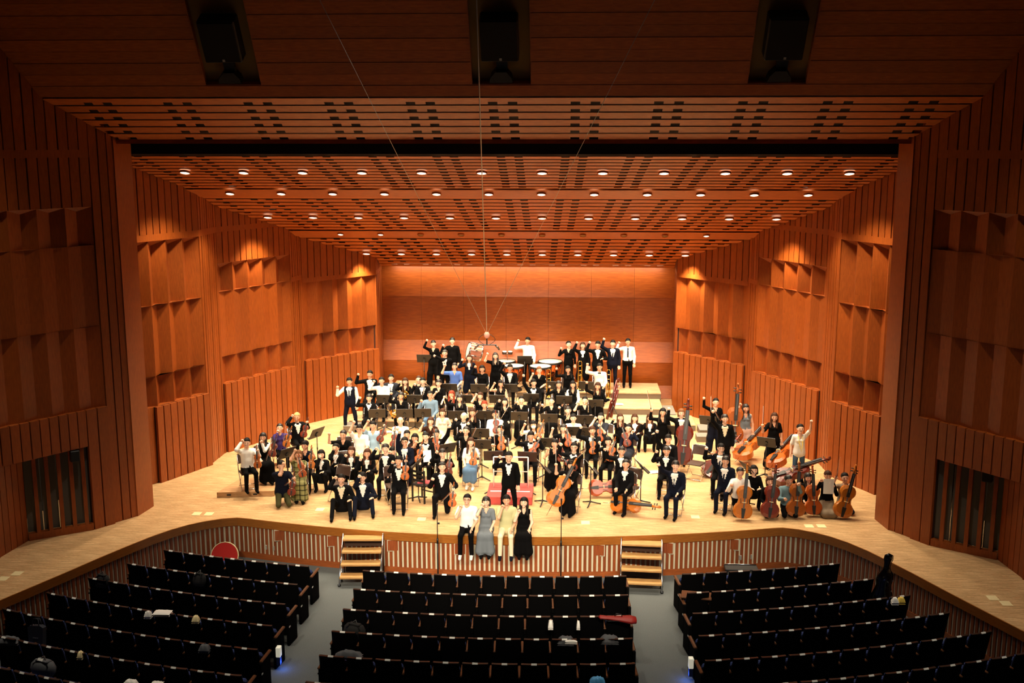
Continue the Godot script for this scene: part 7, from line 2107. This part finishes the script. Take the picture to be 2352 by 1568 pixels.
	fiddle_thing("cello", "cello", "dark red cello of the front right row", Transform3D(Basis.from_euler(V(-0.24, 0.00, -0.14)), V(6.26, 0.05, -1.04)), 2.15, Color(0.50, 0.17, 0.09), "cellos")
	fiddle_thing("cello", "cello", "brown cello before the blue-grey shirt", Transform3D(Basis.from_euler(V(-0.21, 0.00, -0.07)), V(6.91, 0.05, -1.16)), 2.20, Color(0.70, 0.37, 0.08), "cellos")
	fiddle_thing("cello", "cello", "glossy orange cello second from the right", Transform3D(Basis.from_euler(V(-0.21, 0.00, 0.03)), V(7.38, 0.05, -1.31)), 2.00, Color(0.78, 0.36, 0.08), "cellos")
	fiddle_thing("cello", "cello", "rightmost cello, leaning right", Transform3D(Basis.from_euler(V(-0.24, 0.00, -0.28)), V(7.99, 0.05, -1.16)), 2.20, Color(0.80, 0.46, 0.12), "cellos")
	fiddle_thing("cello", "cello", "cello leaning on the cellist in the long black dress", Transform3D(Basis.from_euler(V(-0.44, 0.21, -0.56)), V(1.08, 0.35, -0.80)), 2.15, Color(0.80, 0.46, 0.12), "cellos")
	fiddle_thing("double_bass", "double bass", "upright dark red double bass before the light-haired player", Transform3D(Basis.from_euler(V(-0.21, 0.00, -0.10)), V(4.56, 0.20, -4.74)), 3.05, Color(0.42, 0.13, 0.06), "double basses")
	fiddle_thing("double_bass", "double bass", "double bass with pale scroll before the grey dress", Transform3D(Basis.from_euler(V(-0.17, 0.00, -0.07)), V(6.06, 0.63, -5.51)), 2.80, Color(0.70, 0.36, 0.14), "double basses")
	fiddle_thing("cello", "cello", "cello lying on its side at the front right", Transform3D(Basis(Vector3(-0.179, -0.755, 0.631), Vector3(0.951, 0.031, 0.307), Vector3(-0.251, 0.655, 0.713)), V(2.51, 0.21, -1.41)), 2.10, Color(0.80, 0.46, 0.12), "cellos")
	fiddle_thing("cello", "cello", "cello lying on its side behind a stand", Transform3D(Basis(Vector3(0.087, -0.928, 0.361), Vector3(0.993, 0.052, -0.105), Vector3(0.078, 0.368, 0.927)), V(1.99, 0.23, -2.49)), 2.10, Color(0.66, 0.26, 0.07), "cellos")
	fiddle_thing("double_bass", "double bass", "orange double bass lying tilted behind the glasses man", Transform3D(Basis(Vector3(0.816, 0.032, 0.577), Vector3(0.545, 0.293, -0.786), Vector3(-0.194, 0.955, 0.222)), V(6.21, 0.26, -5.30)), 3.00, Color(0.80, 0.42, 0.12), "double basses")
	fiddle_thing("double_bass", "double bass", "orange double bass lying beside the woman in jeans", Transform3D(Basis(Vector3(0.790, 0.180, 0.587), Vector3(0.535, 0.267, -0.802), Vector3(-0.301, 0.947, 0.115)), V(6.96, 0.31, -4.43)), 3.00, Color(0.78, 0.38, 0.11), "double basses")
	fiddle_thing("double_bass", "double bass", "dark red double bass lying behind the front cellos", Transform3D(Basis(Vector3(0.403, -0.334, 0.852), Vector3(0.912, 0.228, -0.342), Vector3(-0.080, 0.915, 0.396)), V(6.86, 0.18, -3.57)), 2.90, Color(0.40, 0.12, 0.06), "double basses")
	fiddle_thing("double_bass", "double bass", "dark red double bass lying behind the seated man in glasses", Transform3D(Basis(Vector3(0.767, -0.513, 0.386), Vector3(0.641, 0.568, -0.517), Vector3(0.046, 0.643, 0.764)), V(5.17, 0.05, -4.26)), 2.70, Color(0.46, 0.15, 0.07), "double basses")

func build_small_things() -> void:
	timpano(0.83, 0.6, -12.57, 0.42, "largest timpano, rightmost of the set")
	timpano(0.51, 0.6, -11.75, 0.37, "timpano in front of the largest one")
	timpano(-0.38, 0.6, -11.77, 0.34, "timpano behind the smiling man in black")
	timpano(-0.69, 0.6, -12.57, 0.31, "rear timpano under the small drums")
	trombone(0.80, 0.40, -11.35, "gold trombone standing upright left of the turtleneck")
	trombone(1.85, 0.60, -11.75, "gold trombone standing upright behind the reaching white shirt")
	trombone(2.80, 0.40, -11.35, "gold trombone standing upright right of the reaching white shirt")
	horn(V(-3.73, 1.01, -9.20), "gold horn held by the woman with a fringe")
	horn(V(-3.86, 0.72, -7.90), "gold horn bell left of the balding man")
	wind_pipe(V(-0.57, 0.72, -7.40), V(-0.33, 1.13, -7.40), "chrome", "silver flute of the woman with the black fringe")
	wind_pipe(V(2.06, 1.24, -7.80), V(2.06, 0.88, -7.80), "chrome", "silver-keyed oboe of the woman with flowers")
	wind_pipe(V(1.38, 0.94, -6.50), V(1.52, 1.28, -6.50), "chrome", "silver flute of the woman with hair ornaments")
	wind_pipe(V(-3.16, 0.99, -9.10), V(-3.14, 1.07, -9.10), "chrome", "silver piccolo behind the stand pair")
	wind_pipe(V(-0.60, 1.66, -9.00), V(-0.59, 1.44, -9.00), "black", "dark clarinet of the sleeveless woman")
	bassoon(V(2.77, 0.26, -9.60), V(3.07, 1.40, -9.90))
	bass_drum(V(-1.73, 1.91, -11.80))
	small_drums(V(-0.66, 1.78, -12.60))
	hanging_microphones(V(-0.71, 3.86, -4.00), V(-0.17, 11.26, 5.00), V(-2.26, 10.06, 5.00), V(2.22, 10.01, 5.00))
	mic_stand(-1.50, 0.66, 0.76, "tall black microphone stand left of the four people on the edge")
	mic_stand(1.31, 0.66, 0.93, "tall black microphone stand right of the four people on the edge")
	paper(V(7.68, 0.80, -1.20), Basis.from_euler(V(-0.15, 0.05, -0.03)), 0.25, 0.36, "white sheet held by the kneeling woman at the right")
	paper(V(-2.19, 0.89, -2.90), Basis.from_euler(V(-0.3, -0.2, 0.15)), 0.22, 0.30, "sheet of music held up left of centre")
	paper(V(-4.19, 0.01, -8.35), Basis.from_euler(V(-1.57, 0.4, 0)), 0.32, 0.24, "white sheets on the floor beside the balding man")
	paper(V(3.11, 0.41, -10.73), Basis.from_euler(V(-1.57, 0.0, 0)), 0.32, 0.24, "white sheet on the middle riser at right")
	paper(V(7.79, 0.01, -1.42), Basis.from_euler(V(-1.57, 0.5, 0)), 0.32, 0.24, "white sheet on the floor by the rightmost cello")
	paper(V(3.85, 0.01, -4.64), Basis.from_euler(V(-1.57, 0.2, 0)), 0.32, 0.24, "white sheet on the floor between the right cellos")
	paper(V(-4.12, 0.47, -3.02), Basis.from_euler(V(-1.57, 0.3, 0)), 0.32, 0.24, "white pages on an empty chair at left")
	folding_chair(-4.33, 0, -3.05, 0.30, "empty folding chair before the long-haired crouching women")
	folding_chair(-4.29, 0, -1.83, -0.40, "empty folding chair behind the man on the floor")
	folding_chair(-4.68, 0, -4.45, 0.20, "empty folding chair below the black V-neck")
	folding_chair(-2.89, 0, -1.83, 0.40, "empty folding chair behind the front left violinist")
	folding_chair(3.00, 0, -1.96, -0.60, "empty folding chair behind the front cello")
	folding_chair(2.52, 0, -6.17, -0.20, "empty folding chair near the three crouching women")
	folding_chair(4.89, 0, -4.13, -0.50, "empty folding chair beside the upright double bass")
	black_chair(-2.18, -1.98)
	cello_case(V(8.03, -0.35, 2.12))
	red_disc(V(-6.63, -0.80, 0.12))
	violin_case(V(2.36, -0.12, 4.43))
	low_trolley(V(5.43, -0.75, 0.29))
	tote_bag(V(-8.57, -0.30, 5.24))
	backpack(V(-7.74, -0.20, 6.65), 0.5, "grey backpack with a white patch on a left front seat", "grey_case", true)
	backpack(V(-8.31, -0.18, 2.94), 0.35, "black bag on the outer seat of the third left row", "black_cloth", false)
	backpack(V(-6.31, -0.20, 2.72), 0.3, "black bag hung over the second left row", "black_cloth", false)
	backpack(V(-2.57, -0.22, 4.89), 0.45, "black bag at the left end of the fourth middle row", "black_cloth", false)
	soft_thing(V(-6.41, -0.10, 4.53), 0.34, 0.22, "paper", "white papers lying over the fourth left row")
	soft_thing(V(-6.70, -0.14, 4.53), 0.14, 0.12, "white", "white pouch beside the papers on the left")
	soft_thing(V(-5.69, -0.13, 4.71), 0.14, 0.12, "hatch", "crumpled plastic bag on the fourth left row")
	soft_thing(V(1.43, -0.14, 5.20), 0.30, 0.20, "grey_case", "dark jacket over the fourth middle row")
	soft_thing(V(2.24, -0.14, 5.11), 0.34, 0.20, "grey_case", "grey jacket over the right seats of the fourth middle row")
	soft_thing(V(1.14, -0.20, 4.42), 0.10, 0.22, "white", "white shirt sleeve hanging in the third middle row")
	soft_thing(V(1.67, -0.22, 4.38), 0.07, 0.18, "paper", "white bag strap in the third middle row")
	soft_thing(V(1.53, -0.12, 5.31), 0.22, 0.06, "white", "white towel over the fourth middle row")
	soft_thing(V(1.97, -0.10, 6.77), 0.26, 0.16, "blue_light", "light blue pouch on the sixth middle row")
	soft_thing(V(8.01, -0.13, 3.16), 0.14, 0.10, "white", "white plastic bag beside the cello case")
	soft_thing(V(8.14, -0.12, 3.15), 0.15, 0.10, "yellow", "yellow plastic bag beside the cello case")
	soft_thing(V(-2.46, -0.13, 5.99), 0.50, 0.15, "grey_case", "grey garment over the fifth middle row")
	soft_thing(V(-5.13, -0.14, 5.86), 0.20, 0.14, "grey_case", "grey cap on the sixth left row")
	soft_thing(V(-5.93, -0.12, 7.25), 0.26, 0.16, "paper", "white bag at the bottom left")
	soft_thing(V(-5.48, -0.12, 7.23), 0.20, 0.14, "paper", "white book at the bottom left")
	soft_thing(V(-7.26, -0.14, 6.24), 0.10, 0.12, "hatch", "cream pouch on the seventh left row")
	soft_thing(V(-8.87, -0.16, 5.70), 0.40, 0.16, "grey_case", "dark jacket over the far left seats")
	side_table(V(4.11, -0.28, 2.81))
	aisle_light(V(-4.02, -0.70, 4.98), "white aisle lamp box at the end of the fifth left row")
	aisle_light(V(3.76, -0.70, 5.02), "white aisle lamp box at the end of the fifth right row")
